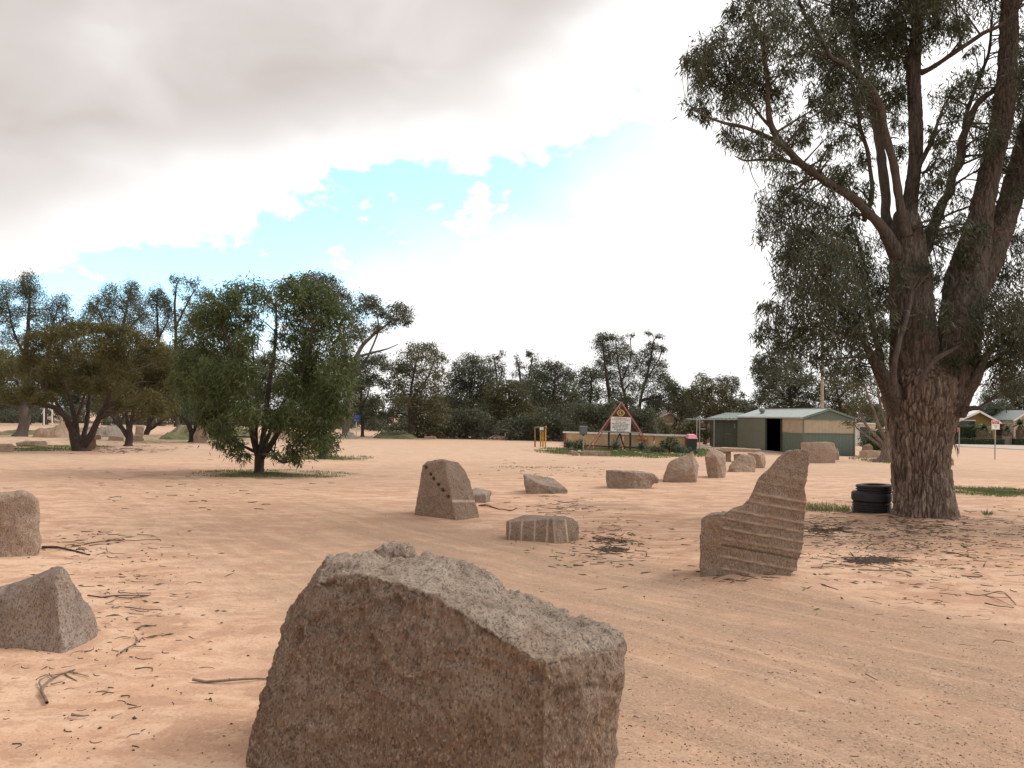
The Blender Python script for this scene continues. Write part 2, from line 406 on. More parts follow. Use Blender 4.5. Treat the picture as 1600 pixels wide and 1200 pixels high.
# patches of turf: centre, half widths
def gpatch(px, py, hx, hy): g = G(px, py); return (g.x, g.y, hx, hy)
TURF = [gpatch(425, 741, 1.75, 1.5), gpatch(515, 716, 1.4, 1.6), gpatch(72, 701, 1.9, 3.4), gpatch(1560, 769, 1.75, 1.6), gpatch(1660, 772, 1.2, 1.4),
        gpatch(1075, 704, 1.7, 3.6), gpatch(982, 708, 3.5, 4.8), gpatch(915, 706, 2.3, 3.8), gpatch(1275, 795, 0.7, 0.6), gpatch(1395, 722, 1.1, 3.0), gpatch(270, 686, 7.0, 9.0),
        gpatch(620, 682, 3.4, 5.0), gpatch(0, 676, 6.0, 4.5), gpatch(1120, 690, 4, 3), gpatch(400, 680, 6, 6)]
SOIL = [gpatch(1400, 818, 2.6, 1.5), gpatch(200, 702, 3.4, 2.2), gpatch(1340, 850, 1.6, 0.9), gpatch(420, 741, 2.4, 1.3), gpatch(900, 792, 1.4, 0.9)]
PILES = []     # (x, y, r, h): sand drifted against stones, filled by rock()
def blobs_field(lst, x, y, nz):
    o = np.zeros(len(x))
    for cx, cy, a, b in lst:
        d = np.sqrt(((x - cx) / a) ** 2 + ((y - cy) / b) ** 2) + nz * 1.5
        o = np.maximum(o, 1 - smooth((d - 0.50) / 0.75))
    return o
def mat_ground():
    t = NT('red_sand'); p = t.pos()
    lane, along, gravel, turf, soil, track = (t.attr(k) for k in ('lane', 'along', 'gravel', 'turf', 'soil', 'track'))
    big = t.noise(p, 0.35, 5, 0.6, 0.5); mid = t.noise(p, 1.7, 7, 0.65, 0.3); fine = t.noise(p, 22, 6, 0.7)
    sand = t.mix(t.step(big, 0.32, 0.66), (0.555, 0.332, 0.212), (0.585, 0.385, 0.262))
    # crusted flakes: pale skin broken away to a darker pink
    crust = t.noise(t.mapping(p, (0.75, 1.25, 1)), 1.5, 9, 0.62, 0.6)
    sand = t.mix(t.step(crust, 0.522, 0.545, 0, 0.65), sand, (0.425, 0.245, 0.160))
    sand = t.mix(t.step(crust, 0.425, 0.47, 0.6, 0.0), sand, (0.67, 0.46, 0.32))
    crust2 = t.noise(t.mapping(p, (0.8, 1.2, 1)), 3.6, 10, 0.66, 0.4)
    sand = t.mix(t.step(crust2, 0.53, 0.552, 0, 0.5), sand, (0.43, 0.255, 0.168))
    sand = t.mix(t.step(crust2, 0.42, 0.445, 0.5, 0), sand, (0.68, 0.465, 0.325))
    sand = t.mix(t.step(t.noise(p, 7.0, 6, 0.7), 0.56, 0.70, 0, 0.4), sand, (0.40, 0.24, 0.16))
    # wheel streaks run along the lane
    cv = t.n('ShaderNodeCombineXYZ'); t.L.new(t.math('MULTIPLY', lane, 3.2), cv.inputs[0]); t.L.new(t.math('MULTIPLY', along, 0.16), cv.inputs[1])
    st = t.noise(cv.outputs[0], 1.0, 6, 0.6, 0.15)
    cv2 = t.n('ShaderNodeCombineXYZ'); t.L.new(t.math('ADD', t.math('MULTIPLY', lane, 7.5), t.math('MULTIPLY', mid, 2.2)), cv2.inputs[0]); t.L.new(t.math('MULTIPLY', along, 0.42), cv2.inputs[1])
    st2 = t.noise(cv2.outputs[0], 1.0, 5, 0.6, 0.1)
    gs = t.math('MULTIPLY', gravel, t.step(t.math('ADD', t.math('MULTIPLY', st, 0.75), t.math('MULTIPLY', mid, 0.3)), 0.38, 0.64))
    sand = t.mix(t.math('MULTIPLY', gravel, t.step(st, 0.50, 0.68, 0, 0.8)), sand, (0.405, 0.228, 0.138))
    sand = t.mix(t.math('MULTIPLY', gravel, t.step(mid, 0.25, 0.6, 0.45, 0.8)), sand, (0.405, 0.258, 0.168))
    grit = t.n('ShaderNodeTexVoronoi'); t.L.new(p, grit.inputs['Vector']); grit.inputs['Scale'].default_value = 75
    sp = t.n('ShaderNodeSeparateColor'); t.L.new(grit.outputs['Color'], sp.inputs[0])
    gcol = t.mix(t.step(sp.outputs[0], 0.15, 0.9), (0.20, 0.140, 0.100), (0.46, 0.335, 0.24))
    gcol = t.mix(t.step(fine, 0.35, 0.65), gcol, (0.335, 0.225, 0.155))
    c = t.mix(t.math('MULTIPLY', gs, 0.85), sand, gcol)
    c = t.mix(t.math('MULTIPLY', t.step(st2, 0.52, 0.68, 0, 0.36), track), c, (0.37, 0.235, 0.155))
    c = t.mix(t.math('MULTIPLY', t.step(st2, 0.34, 0.48, 0.38, 0), track), c, (0.60, 0.40, 0.275))
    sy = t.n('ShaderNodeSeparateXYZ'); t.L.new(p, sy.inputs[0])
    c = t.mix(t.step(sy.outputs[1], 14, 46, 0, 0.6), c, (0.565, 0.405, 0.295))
    # grains and specks everywhere
    c = t.mix(t.step(sp.outputs[1], 0.86, 0.97, 0, 0.35), c, (0.26, 0.16, 0.115))
    c = t.mix(t.step(sp.outputs[2], 0.88, 0.98, 0, 0.25), c, (0.72, 0.56, 0.43))
    c = t.mix(t.step(fine, 0.25, 0.75, 0.0, 0.22), c, (0.40, 0.25, 0.17))
    c = t.mix(t.math('MULTIPLY', soil, t.step(mid, 0.35, 0.62, 0.15, 0.6)), c, (0.235, 0.155, 0.11))
    gn = t.step(t.noise(p, 5.0, 6, 0.7), 0.35, 0.62)
    c = t.mix(t.math('MULTIPLY', turf, t.math('ADD', t.math('MULTIPLY', gn, 0.75), 0.08), True), c, (0.105, 0.115, 0.042))
    b = t.bump(mid, 0.35, 0.05); b = t.bump(crust, 0.5, 0.02, b); b = t.bump(fine, 0.5, 0.010, b)
    b = t.bump(t.math('MULTIPLY', st2, track), 0.6, 0.025, b)
    b = t.bump(t.math('MULTIPLY', sp.outputs[0], t.math('ADD', gravel, 0.25)), 0.6, 0.006, b)
    return t.done(c, 0.95, b, 0.1)
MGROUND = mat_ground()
def ground_fields(x, y):
    n = fbm(np.stack([x * 1.3, y * 1.3, np.zeros_like(x)], 1), 6, 5, 0.62)
    lane, along = poly_dist(LANE, x, y); l2, a2 = poly_dist(LANE2, x, y)
    g1 = 1 - smooth((np.abs(lane + n * 0.5) - 1.5) / 1.5); g2 = 0.55 * (1 - smooth((np.abs(l2 + n * 0.8) - 2.0) / 3.0))
    near = g1 >= g2
    left = smooth((x + 4.5) / 5.0); trk = np.maximum(g1, g2)
    berm = 0.85 * np.exp(-((lane + 2.2 + 0.3 * n) / 0.75) ** 2) * (1 - left) * smooth((18 - y) / 8)
    g = np.maximum(np.maximum(g1 * (0.22 + 0.78 * left), berm), g2 * 0.6)
    far = 0.0
    return np.where(near, lane, l2), np.where(near, along, a2 + 300), np.maximum(g, far), blobs_field(TURF, x, y, n), blobs_field(SOIL, x, y, n), trk
def ground_z(x, y, fields=None):
    x = np.asarray(x, float).ravel(); y = np.asarray(y, float).ravel()
    lane, along, grav, _, _, trk = fields or ground_fields(x, y)
    z = zt(x, y).copy(); d = np.hypot(x, y); k = 1 / (1 + (d / 60) ** 2)
    z += 0.035 * k * fbm(np.stack([x * .45, y * .45, 0 * x], 1), 3, 21)
    z += 0.012 * k * fbm(np.stack([x * 3, y * 3, 0 * x], 1), 4, 22)
    z += 0.011 * trk * k * fbm(np.stack([lane * 4.5, along * 0.4, 0 * x], 1), 3, 23)
    z += 0.028 * np.exp(-((lane + 2.1) / 0.28) ** 2) * k * smooth((fbm(np.stack([along * .3, 0 * x, 0 * x], 1), 2, 3) + .3) / .5)     # berm at the lane's near edge
    z += 0.018 * np.exp(-((lane - 2.3) / 0.25) ** 2) * k
    for px, py, r, h in PILES:
        z += h * np.exp(-((x - px) ** 2 + (y - py) ** 2) / (r * r))
    return z
def build_ground():
    fine = np.linspace(R(-42), R(42), 640); rest = np.linspace(R(42), R(318), 70)[1:-1]
    az = np.concatenate([fine, rest]); na = len(az)
    rr = [0.6]
    while rr[-1] < 900: rr.append(rr[-1] * (1.0105 if rr[-1] < 14 else 1.022))
    rr = np.array(rr); A, RR = np.meshgrid(az, rr)
    x = (RR * np.sin(A)).ravel(); y = (RR * np.cos(A)).ravel()
    fl = ground_fields(x, y); z = ground_z(x, y, fl)
    V = np.vstack([np.stack([x, y, z], 1), [[0, 0, 0]]])
    i = np.arange(len(rr) - 1)[:, None] * na; k = np.arange(na)[None]; k2 = (k + 1) % na
    F = np.stack([i + k2, i + k, i + na + k, i + na + k2], -1).reshape(-1, 4)
    c = len(V) - 1; T = np.array([[c, j, (j + 1) % na][::-1] for j in range(na)])
    at = {n: np.append(a, a[0]) for n, a in zip(('lane', 'along', 'gravel', 'turf', 'soil', 'track'), fl)}
    return tag(mesh_np('ground', V, [F, T], MGROUND, attrs=at, smooth_sh=True), kind='structure')

# ------------------------------------------------------------------ stones
DG = lambda: bpy.context.evaluated_depsgraph_get()
def hull_bm(pts):
    bm = bmesh.new()
    for p in pts: bm.verts.new(p)
    r = bmesh.ops.convex_hull(bm, input=bm.verts)
    bmesh.ops.delete(bm, geom=list({g for g in r['geom_interior'] + r['geom_unused'] if isinstance(g, bmesh.types.BMVert)}), context='VERTS')
    return bm
def prism_bm(front, back):
    bm = bmesh.new(); a = [bm.verts.new(p) for p in front]; b = [bm.verts.new(p) for p in back]; n = len(a)
    bm.faces.new(a); bm.faces.new(b[::-1])
    for i in range(n): bm.faces.new((a[i], b[i], b[(i + 1) % n], a[(i + 1) % n]))
    bmesh.ops.triangulate(bm, faces=[f for f in bm.faces if len(f.verts) > 4]); bmesh.ops.recalc_face_normals(bm, faces=bm.faces)
    return bm
def loft_bm(secs):
    bm = bmesh.new(); rows = [[bm.verts.new(p) for p in s] for s in secs]; n = len(rows[0])
    for a, b in zip(rows[:-1], rows[1:]):
        for i in range(n): bm.faces.new((a[i], b[i], b[(i + 1) % n], a[(i + 1) % n]))
    bm.faces.new(rows[0]); bm.faces.new(rows[-1][::-1])
    bmesh.ops.triangulate(bm, faces=list(bm.faces)); bmesh.ops.recalc_face_normals(bm, faces=bm.faces)
    return bm
def rock(name, label, bms, voxel, mat, amp=0.03, fine=0.006, group=None, cat='boulder', seed=1, post=None, pile=0.03, parent=None, soft=0, flat=0.0):
    me = bpy.data.meshes.new(name)
    bm = bmesh.new()
    for b in bms:
        t = bpy.data.meshes.new('t'); b.to_mesh(t); bm.from_mesh(t); b.free(); bpy.data.meshes.remove(t)
    bm.to_mesh(me); bm.free()
    o = bpy.data.objects.new(name, me); COL.objects.link(o)
    md = o.modifiers.new('r', 'REMESH'); md.mode = 'VOXEL'; md.voxel_size = voxel
    if soft:
        sm = o.modifiers.new('s', 'SMOOTH'); sm.iterations = soft; sm.factor = 0.5
    bpy.context.view_layer.update()
    ev = o.evaluated_get(DG()); m2 = bpy.data.meshes.new_from_object(ev); o.modifiers.clear(); o.data = m2; bpy.data.meshes.remove(me); me = m2; me.name = name
    n = len(me.vertices); V = np.empty(n * 3, np.float32); me.vertices.foreach_get('co', V); V = V.reshape(-1, 3).astype(float)
    Nn = np.empty(n * 3, np.float32); me.vertices.foreach_get('normal', Nn); Nn = Nn.reshape(-1, 3).astype(float)
    size = float((V.max(0) - V.min(0)).max())
    # broken faces: broad facets, then chips, then grain
    q = V / size * 2.2 + seed * 5.7
    d = amp * size * fbm(q, 3, seed)
    f1, f2, cid = worley(V / size * 3.4 + seed * 3.1, seed); d += amp * 0.8 * size * (cid - 0.5) * smooth((f2 - f1) * 9)
    d += amp * 0.45 * size * fbm(V / size * 9 + seed, 4, seed + 3, 0.6)
    d += fine * fbm(V * 14, 4, seed + 6, 0.62) * 1.6
    pale = np.zeros(n); rust = np.zeros(n); lit_pale_top = np.zeros(n)
    if post: res = post(V, Nn, d); d, pale, rust = res[:3]; lit_pale_top = res[3] if len(res) > 3 else lit_pale_top
    V = V + Nn * d[:, None]
    zb = float(zt(V[:, 0].mean(), V[:, 1].mean()))
    base = np.array((V[:, 0].mean(), V[:, 1].mean(), zb))
    me.vertices.foreach_set('co', (V - base).astype(np.float32).ravel())
    for k, a in (('pale', pale), ('rust', rust), ('lit_pale_top', lit_pale_top)):
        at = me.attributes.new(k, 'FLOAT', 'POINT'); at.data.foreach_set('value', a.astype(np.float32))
    me.polygons.foreach_set('use_smooth', np.ones(len(me.polygons), bool)); me.materials.clear(); me.materials.append(mat); me.update()
    o.location = base
    if parent is not None: o.parent = parent; o.location = Vector(base) - parent.location
    else: tag(o, label, cat, group)
    if pile:
        w = V[:, 0].max() - V[:, 0].min(); PILES.append((base[0], base[1], 0.62 * w, pile))
    return o
def PP(lst, Y): return [P(px, py, Y + dy) for px, py, dy in lst]
def hull(lst, Y, depth=0.0, taper=0.82, drop=0.12, sink=0.1):
    """hull of traced points; each also repeated DEPTH further back, drawn in a little"""
    f = PP(lst, Y); zs = [p.z for p in f]; z0, z1 = min(zs), max(zs); pts = list(f)
    if depth:
        cx = sum(p.x for p in f) / len(f)
        for p in f:
            kx = (p.y + depth) / p.y; pts.append(Vector((cx * kx + (p.x - cx) * taper, p.y + depth, z0 + (p.z - z0) * (1 - drop))))
    for p in list(pts):
        if sink > -1 and p.z < z0 + 0.22 * (z1 - z0): pts.append(Vector((p.x, p.y, float(zt(p.x, p.y)) - sink)))
    return hull_bm(pts)
def outline(lst, Y, depth, taper=0.9, drop=0.03, bulge=0.0):
    f = [P(px, py, Y) for px, py in lst]; cx = sum(p.x for p in f) / len(f); z0 = min(p.z for p in f)
    for p in f:
        if p.z < float(zt(p.x, p.y)) + 0.06: p.z = float(zt(p.x, p.y)) - 0.12
    return prism_bm(f, [Vector((cx * (p.y + depth) / p.y + (p.x - cx) * taper, p.y + depth, p.z - drop * (p.z - z0))) for p in f])

def build_stones():
    # the big stone in front
    S = [[(383,1225,3.85),(388,1150,3.9),(398,1095,3.93),(425,1030,4.0),(445,975,4.05),(452,950,4.12),(456,942,4.25),(440,1010,4.4),(410,1150,4.45)],
         [(430,1230,3.75),(435,1160,3.78),(445,1090,3.82),(470,1000,3.87),(490,907,3.95),(503,880,4.05),(515,866,4.2),(510,900,4.5),(480,1120,4.55)],
         [(520,1245,3.65),(525,1160,3.68),(530,1080,3.7),(545,990,3.75),(560,897,3.85),(565,880,4.0),(575,864,4.25),(575,890,4.55),(550,1110,4.6)],
         [(610,1265,3.55),(612,1170,3.57),(615,1080,3.6),(620,1000,3.65),(618,910,3.75),(615,886,4.0),(612,872,4.25),(610,890,4.5),(610,1105,4.65)],
         [(700,1280,3.45),(702,1180,3.47),(703,1090,3.5),(705,1015,3.54),(690,938,3.62),(690,893,3.95),(690,863,4.2),(690,885,4.45),(690,1105,4.6)],
         [(780,1295,3.38),(782,1190,3.4),(783,1110,3.42),(785,1050,3.44),(765,985,3.5),(785,940,3.8),(785,908,4.1),(785,935,4.35),(785,1110,4.5)],
         [(850,1305,3.3),(850,1200,3.32),(850,1130,3.33),(850,1080,3.34),(852,1036,3.36),(870,990,3.65),(880,955,4.0),(885,980,4.25),(880,1110,4.4)],
         [(905,1295,3.45),(905,1200,3.46),(908,1130,3.47),(912,1080,3.48),(918,1020,3.52),(925,995,3.65),(935,980,3.88),(935,1010,4.05),(930,1120,4.2)],
         [(948,1275,3.65),(952,1190,3.66),(953,1130,3.67),(966,1080,3.68),(974,1008,3.72),(974,1002,3.76),(970,997,3.85),(965,1020,3.95),(955,1140,4.0)]]
    secs = []
    for s in S:
        q = [P(*a) for a in s]; q[0].z -= 0.12; q[-1].z = -0.12; secs.append(q)
    def post1(V, Nn, d):
        # the broken rim: chips bite into the edge between front face and top
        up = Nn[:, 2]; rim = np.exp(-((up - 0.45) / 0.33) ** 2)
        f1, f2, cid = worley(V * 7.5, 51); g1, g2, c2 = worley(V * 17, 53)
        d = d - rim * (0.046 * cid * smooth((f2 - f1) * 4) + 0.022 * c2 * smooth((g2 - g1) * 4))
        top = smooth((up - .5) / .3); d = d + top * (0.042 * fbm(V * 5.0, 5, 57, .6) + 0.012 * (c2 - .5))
        pn = fbm(V * 5, 4, 61, .6); return d + 0.004 * (c2 - .5), np.zeros(len(V)), np.zeros(len(V)), np.clip(0.35 * rim * c2 + top * (0.45 + 0.6 * pn), 0, .9)  # top painted paler: brightness of the lit top plus paler broken stone
    bump = hull_bm([P(*a) for a in ((568,872,4.32),(655,870,4.32),(585,858,4.36),(612,846,4.42),(635,851,4.42),(650,862,4.42),(590,862,4.6),(640,862,4.6),(570,905,4.3),(655,905,4.3),(570,905,4.65),(650,905,4.65))])
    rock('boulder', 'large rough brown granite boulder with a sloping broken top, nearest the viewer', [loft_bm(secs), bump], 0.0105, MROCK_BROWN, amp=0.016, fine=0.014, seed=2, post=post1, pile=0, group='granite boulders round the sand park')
    g = 'granite boulders round the sand park'
    Y = 5.75
    rock('boulder', 'tent shaped boulder with a pale right side, before the blocky reddish one', [hull_bm([P(*a) for a in (
        (-130,960,6.1),(0,942,5.95),(60,905,5.9),(90,880,6.1),(98,884,5.7),(-140,1000,5.7),(0,955,5.72),(88,900,5.62),(-140,1045,5.6),(0,1040,5.55),(98,1038,5.5),(128,965,5.75),(146,955,5.9),(151,985,5.9),(140,1012,5.8),(105,893,5.9),(60,1000,6.6),(-120,1000,6.7),(140,1000,6.4))])],
        0.022, MROCK_GREY, amp=0.022, fine=0.008, seed=3, group=g)
    Y = 9.3
    rock('boulder', 'tall blocky reddish boulder standing behind the tent shaped one', [hull([(-120,770,0.3),(2,772,0.0),(44,767,0.15),(55,780,0.05),(63,805,0.1),(66,848,0.1),(58,878,0.0),(45,884,-0.05),(0,896,-0.2),(-110,905,0)], Y, 0.7)],
        0.024, MROCK_TAN, amp=0.03, fine=0.012, seed=4, group=g)
    # standing stone with drill holes
    Y = G(712, 814).y; holes = [P(*a) for a in ((665,732,Y+.42),(673,742,Y+.39),(678,749,Y+.36),(685,758,Y+.32),(692,766,Y+.29),(700,776,Y+.22))]
    def post4(V, Nn, d):
        x, y = project(V); m = (Nn[:, 1] < -0.1)
        for hx, hy in ((665,730),(672.5,741),(677.5,748),(685,757.5),(692,766),(700,776)):
            r = np.hypot(x - hx, y - hy); d = d - np.where(m, 0.13 * (r < 2.2) + 0.03 * ((r >= 2.2) & (r < 2.8)), 0)
        return d, np.where((Nn[:, 0] > 0.3) & (np.abs(y - 783) < 2.0), 0.7, 0.0), np.zeros(len(V))
    rock('boulder', 'upright tapering boulder with a slanting row of drill holes in its left face', [hull(
        [(712,815,0),(750,811,0.42),(648,798,0.5),(655,755,0.55),(660,727,0.6),(668,721,0.6),(690,717,0.5),(697,718,0.35),(716,722,0.5),(726,735,0.55),(734,752,0.55),(741,785,0.45),(695,720,0.3),(702,760,0.16)], Y, 0.75, 0.8, 0.06)],
        0.0115, MROCK_SLAB, amp=0.008, fine=0.009, seed=5, post=post4, group=g)
    Y = G(752, 787).y
    rock('boulder', 'small flat topped boulder half hidden behind the one with drill holes', [hull([(732,766,0.3),(745,762,0.3),(767,768,0.4),(766,782,0.35),(760,787,0),(740,788,0),(734,772,-.02),(759,773,-.03)], Y, 0.45)], 0.022, MROCK_GREY, amp=0.03, fine=0.01, seed=6, group=g)
    Y = G(850, 772).y
    rock('boulder', 'low wedge boulder sloping down to a thin right end on open sand', [hull([(817,741,0.1),(819,752,0.0),(822,768,0.05),(838,773,-0.05),(872,774,0),(886,772,0.1),(887,766,0.12),(878,758,0.25),(862,747,0.35),(838,743,0.3),(845,757,-.05)], Y, 0.5)], 0.022, MROCK_GREY, amp=0.03, fine=0.012, seed=7, group=g)
    # block with upright drill lines
    Y = G(873, 851).y
    def post7(V, Nn, d):
        x, y = project(V); pale = np.zeros(len(V))
        for lx in (797, 815, 835, 855, 866, 884):
            u = np.abs(x - lx + (y - 830) * 0.05 * (1 if lx < 860 else -2)); k = np.exp(-(u / 1.3) ** 2) * (Nn[:, 1] < -0.15); d = d + 0.010 * k; pale = np.maximum(pale, k * 0.9)
        return d, pale, np.zeros(len(V))
    rock('boulder', 'squared low granite block scored with upright pale drill lines', [hull([(793,844,0.25),(790,830,0.27),(791,815,0.3),(873,852,-0.08),(868,830,-.02),(865,811,0.05),(860,851,0),(903,843,0.3),(905,830,0.33),(903,815,0.35),(812,808,0.6),(866,808,0.6),(893,810,0.65)], Y, 0.35, 0.9, 0.05)],
        0.014, MROCK_SLAB, amp=0.014, fine=0.007, seed=8, post=post7, group=g)
    Y = G(990, 765).y
    rock('boulder', 'wide low boulder whose flat top overhangs at the right end', [hull([(947,735,0.1),(946,750,0.1),(953,759,0),(975,765,-0.05),(992,765,-0.1),(1012,761,0.05),(991,738,-0.1),(1018,740,0.2),(1024,752,0.25),(960,735,0.4),(1000,737,0.5)], Y, 0.5),
        hull([(1000,740,0.0),(1022,741,0.2),(1031,750,0.25),(1028,755,0.25),(1010,756,0.1),(1002,752,0)], Y, 0.35, sink=-9)], 0.024, MROCK_GREY, amp=0.02, fine=0.012, seed=9, group=g)
    Y = G(1065, 754).y
    rock('boulder', 'big angular boulder whose top rises to a small point at the right', [hull([(1035,748,0.1),(1040,735,0.15),(1046,722,0.3),(1060,716,0.4),(1078,710,0.45),(1083,708,0.4),(1092,726,0.25),(1091,740,0.2),(1088,753,0),(1060,754,-0.1),(1040,752,0),(1070,738,-0.1),(1084,728,-.02)], Y, 0.8),
        hull([(1072,714,0.35),(1081,705,0.4),(1083,706,0.42),(1084,712,0.4),(1078,718,0.35)], Y, 0.15, sink=-9)], 0.026, MROCK, amp=0.016, fine=0.012, seed=10, group=g)
    Y = G(1115, 747).y
    rock('boulder', 'upright narrow boulder with a chamfered top, set before the stone table', [hull([(1102,715,0.1),(1107,700,0.4),(1115,701,0.5),(1128,706,0.45),(1134,714,0.3),(1134,738,0.2),(1130,746,0),(1108,747,0),(1103,730,0.08),(1120,714,-0.08),(1122,746,-0.1)], Y, 0.6)], 0.024, MROCK_TAN, amp=0.016, fine=0.012, seed=11, group=g)
    Y = G(1160, 738).y
    rock('boulder', 'squat pyramid boulder just right of the narrow upright one', [hull([(1137,735,0.1),(1139,728,0.1),(1155,712,0.3),(1163,709,0.4),(1178,714,0.3),(1181,722,0.2),(1180,737,0),(1150,738,-0.05),(1176,737,0)], Y, 0.7)], 0.026, MROCK_TAN, amp=0.022, fine=0.012, seed=12, group=g)
    Y = G(1186, 732).y
    rock('boulder', 'rounded boulder tucked behind the squat pyramid one, at the end of the stone table', [hull([(1168,708,0.2),(1186,705,0.3),(1195,708,0.2),(1197,722,0.1),(1194,732,0),(1172,733,0),(1185,710,-.1)], Y, 0.6)], 0.03, MROCK_TAN, amp=0.022, fine=0.012, seed=13, group=g)
    # the standing slab with drill ribs
    Y = G(1160, 911).y
    OUT = [(1092,905),(1092.5,870),(1094,834),(1096,812),(1101,806),(1112,804),(1131,805),(1141,797),(1158,793),(1170,782),(1177,767),(1185,747),(1202,733),(1218,717),(1233,704),(1247,702),(1260,703),(1266,706),(1264,717),(1262,742),(1257,763),(1260,782),(1257,813),(1254,853),(1246,880),(1245,890),(1237,895),(1229,918),(1160,914)]
    RB = [(737,.4),(752,.4),(772,1),(786,1),(805,1),(819,.9),(835,1),(851,.7),(880,1),(899,.9)]
    def post13(V, Nn, d):
        x, y = project(V); u = y - 0.185 * (x - 1185); pale = np.zeros(len(V)); m = smooth((-Nn[:, 1] - 0.35) / 0.3) * smooth((x - 1122) / 10)
        wob = 0.7 * vnoise(np.stack([x / 22, y / 60, 0 * x], 1), 4)
        for c, a in RB:
            k = np.exp(-((u + wob - c) / 1.8) ** 2) * m * a * np.clip(0.75 + 0.5 * vnoise(np.stack([x / 9, y / 9, 0 * x + c], 1), 8), 0, 1)
            d = d + 0.015 * k; pale = np.maximum(pale, k)
            k2 = np.exp(-((u + wob - c - 3.6) / 1.6) ** 2) * m * a; d = d - 0.006 * k2
        crack = np.exp(-((u + wob - 862.5) / 1.2) ** 2) * m * (x > 1128); d = d - 0.028 * crack
        rust = np.zeros(len(V))
        for cx, cy, r in ((1114,822,15),(1207,812,10),(1250,795,11),(1118,850,12)):
            rust = np.maximum(rust, np.exp(-((x - cx) ** 2 + (y - cy) ** 2) / (r * r)))
        return d, pale * 0.9, rust * (Nn[:, 1] < 0)
    rock('boulder', 'tall standing slab with a stepped left side and slanting drill ribs across its face', [outline(OUT, Y, 0.42, 0.93, 0.02)], 0.0115, MROCK_SLAB, amp=0.006, fine=0.009, seed=14, post=post13, pile=0.07, group=g)
    Y = G(1280, 724).y
    rock('boulder', 'rectangular pinkish block lying before the green shed', [hull([(1251,692,0.3),(1252,715,0),(1264,724,-0.1),(1304,724,0),(1307,706,0.05),(1303,692,0.2),(1262,691,0.2),(1290,690,0.3)], Y, 0.9, 0.9)], 0.035, MROCK, amp=0.016, fine=0.012, seed=15, group=g)
    Y = G(1309, 720).y + 0.4
    rock('boulder', 'small grey stone at the right end of the pinkish block by the shed', [hull([(1303,703,0),(1309,700,0.1),(1312,712,0),(1311,719,0),(1303,720,0)], Y, 0.4)], 0.04, MROCK_GREY, amp=0.03, seed=16, group=g)
    Y = G(1362, 716).y
    rock('boulder', 'long low stone on the sand at the right corner of the shed', [hull([(1342,716,0),(1343,705,0.1),(1360,703,0.1),(1378,706,0.1),(1386,706,0.1),(1378,713,0),(1365,717,0)], Y, 0.6)], 0.035, MROCK_TAN, amp=0.02, seed=17, group=g)
    rock('boulder', 'rough brown stone behind the long low one at the shed corner', [hull([(1346,704,0),(1347,697,0),(1358,693,0.1),(1364,697,0),(1363,704,0)], Y + 1.6, 0.5)], 0.04, MROCK_BROWN, amp=0.03, seed=18, group=g)
    Y = G(925, 713).y
    rock('boulder', 'long log like stone edging the garden under the grey meter box', [hull([(907,714,0),(906,707,0),(912,704,0.1),(954,704,0.1),(955,711,0),(950,714,-.05)], Y, 0.45)], 0.032, MROCK_BROWN, amp=0.02, seed=19, group=g)
    rock('boulder', 'knobbly grey stone at the left end of the log like garden stone', [hull([(889,705,0),(893,703,0),(903,706,0),(905,711,0),(899,714,0),(893,711,0)], Y - 0.1, 0.4)], 0.035, MROCK_GREY, amp=0.04, seed=20, group=g)
    rock('boulder', 'round white stone resting on the end of the log like garden stone', [hull([(902,706,0),(904,703.2,0),(907,703.2,0),(909,706,0)], Y + 0.05, 0.2, sink=-9)], 0.016, mat_plain('white_stone', (0.62, 0.57, 0.45), 0.9), amp=0.02, seed=21, pile=0, group=g)
    Y = G(670, 686).y
    rock('boulder', 'flat stone at the foot of the bushes, left of the two along the tree line', [hull([(661,686,0),(663,681.5,0),(680,681.5,0),(683,685,0),(681,687,0)], Y, 0.7)], 0.05, MROCK, amp=0.03, seed=22, group=g)
    rock('boulder', 'domed stone at the foot of the bushes beside the yellow pipe frame', [hull([(768,688,0),(772,682,0),(782,680.5,0),(790,681.5,0),(792,688,0)], G(780, 688).y, 0.7)], 0.05, MROCK, amp=0.03, seed=23, group=g)
    # left side of the park
    Y = G(312, 692).y
    rock('boulder', 'pale upright stone with a slanted top under the dark trees', [hull([(302,691,0),(302,680,0.05),(309,678,-0.1),(311,692,-0.1),(323,692,0.1),(326,664,0.2),(322,655,0.35),(318,656,0.3)], Y, 0.5)], 0.032, MROCK_TAN, amp=0.01, seed=24, group=g)
    Y = G(10, 707).y
    rock('boulder', 'grey pink block with twigs on top beside the grass strip', [hull([(-30,707,0),(-30,695,0),(18,694,0),(22,696,0.2),(21,706,0.2),(17,707,0)], Y, 0.8, 0.95, 0.02)], 0.03, MROCK, amp=0.012, seed=25, group=g)
    Y = G(50, 699).y
    rock('boulder', 'long dark flat stone behind the strip of grass', [hull([(24,692,0),(28,700,0),(48,699,0),(70,699,0),(76,696,0.1),(72,689,0.2),(40,688.5,0.3)], Y, 0.8)], 0.035, MROCK_BROWN, amp=0.02, seed=26, group=g)
    rock('boulder', 'broad brown stone below the sand heap behind the umbrella tree', [hull([(72,684,0),(74,676,0),(86,673,0.2),(98,677,0.1),(101,684,0)], G(85, 684).y, 1.2)], 0.05, MROCK_TAN, amp=0.03, seed=27, group=g)
    rock('boulder', 'low stone just behind the second trunk, left of its foot', [hull([(168,688,0),(170,680,0),(182,681,0.1),(193,683,0),(194,689,0)], G(180, 689).y, 0.9)], 0.045, MROCK_TAN, amp=0.03, seed=28, group=g)
    rock('boulder', 'rounded tan stone right of the second trunk', [hull([(208,689,0),(208,681,0),(214,678.5,0.1),(222,681,0),(225,687,0),(222,690,0)], G(215, 690).y, 0.9)], 0.04, MROCK_TAN, amp=0.025, seed=29, group=g)
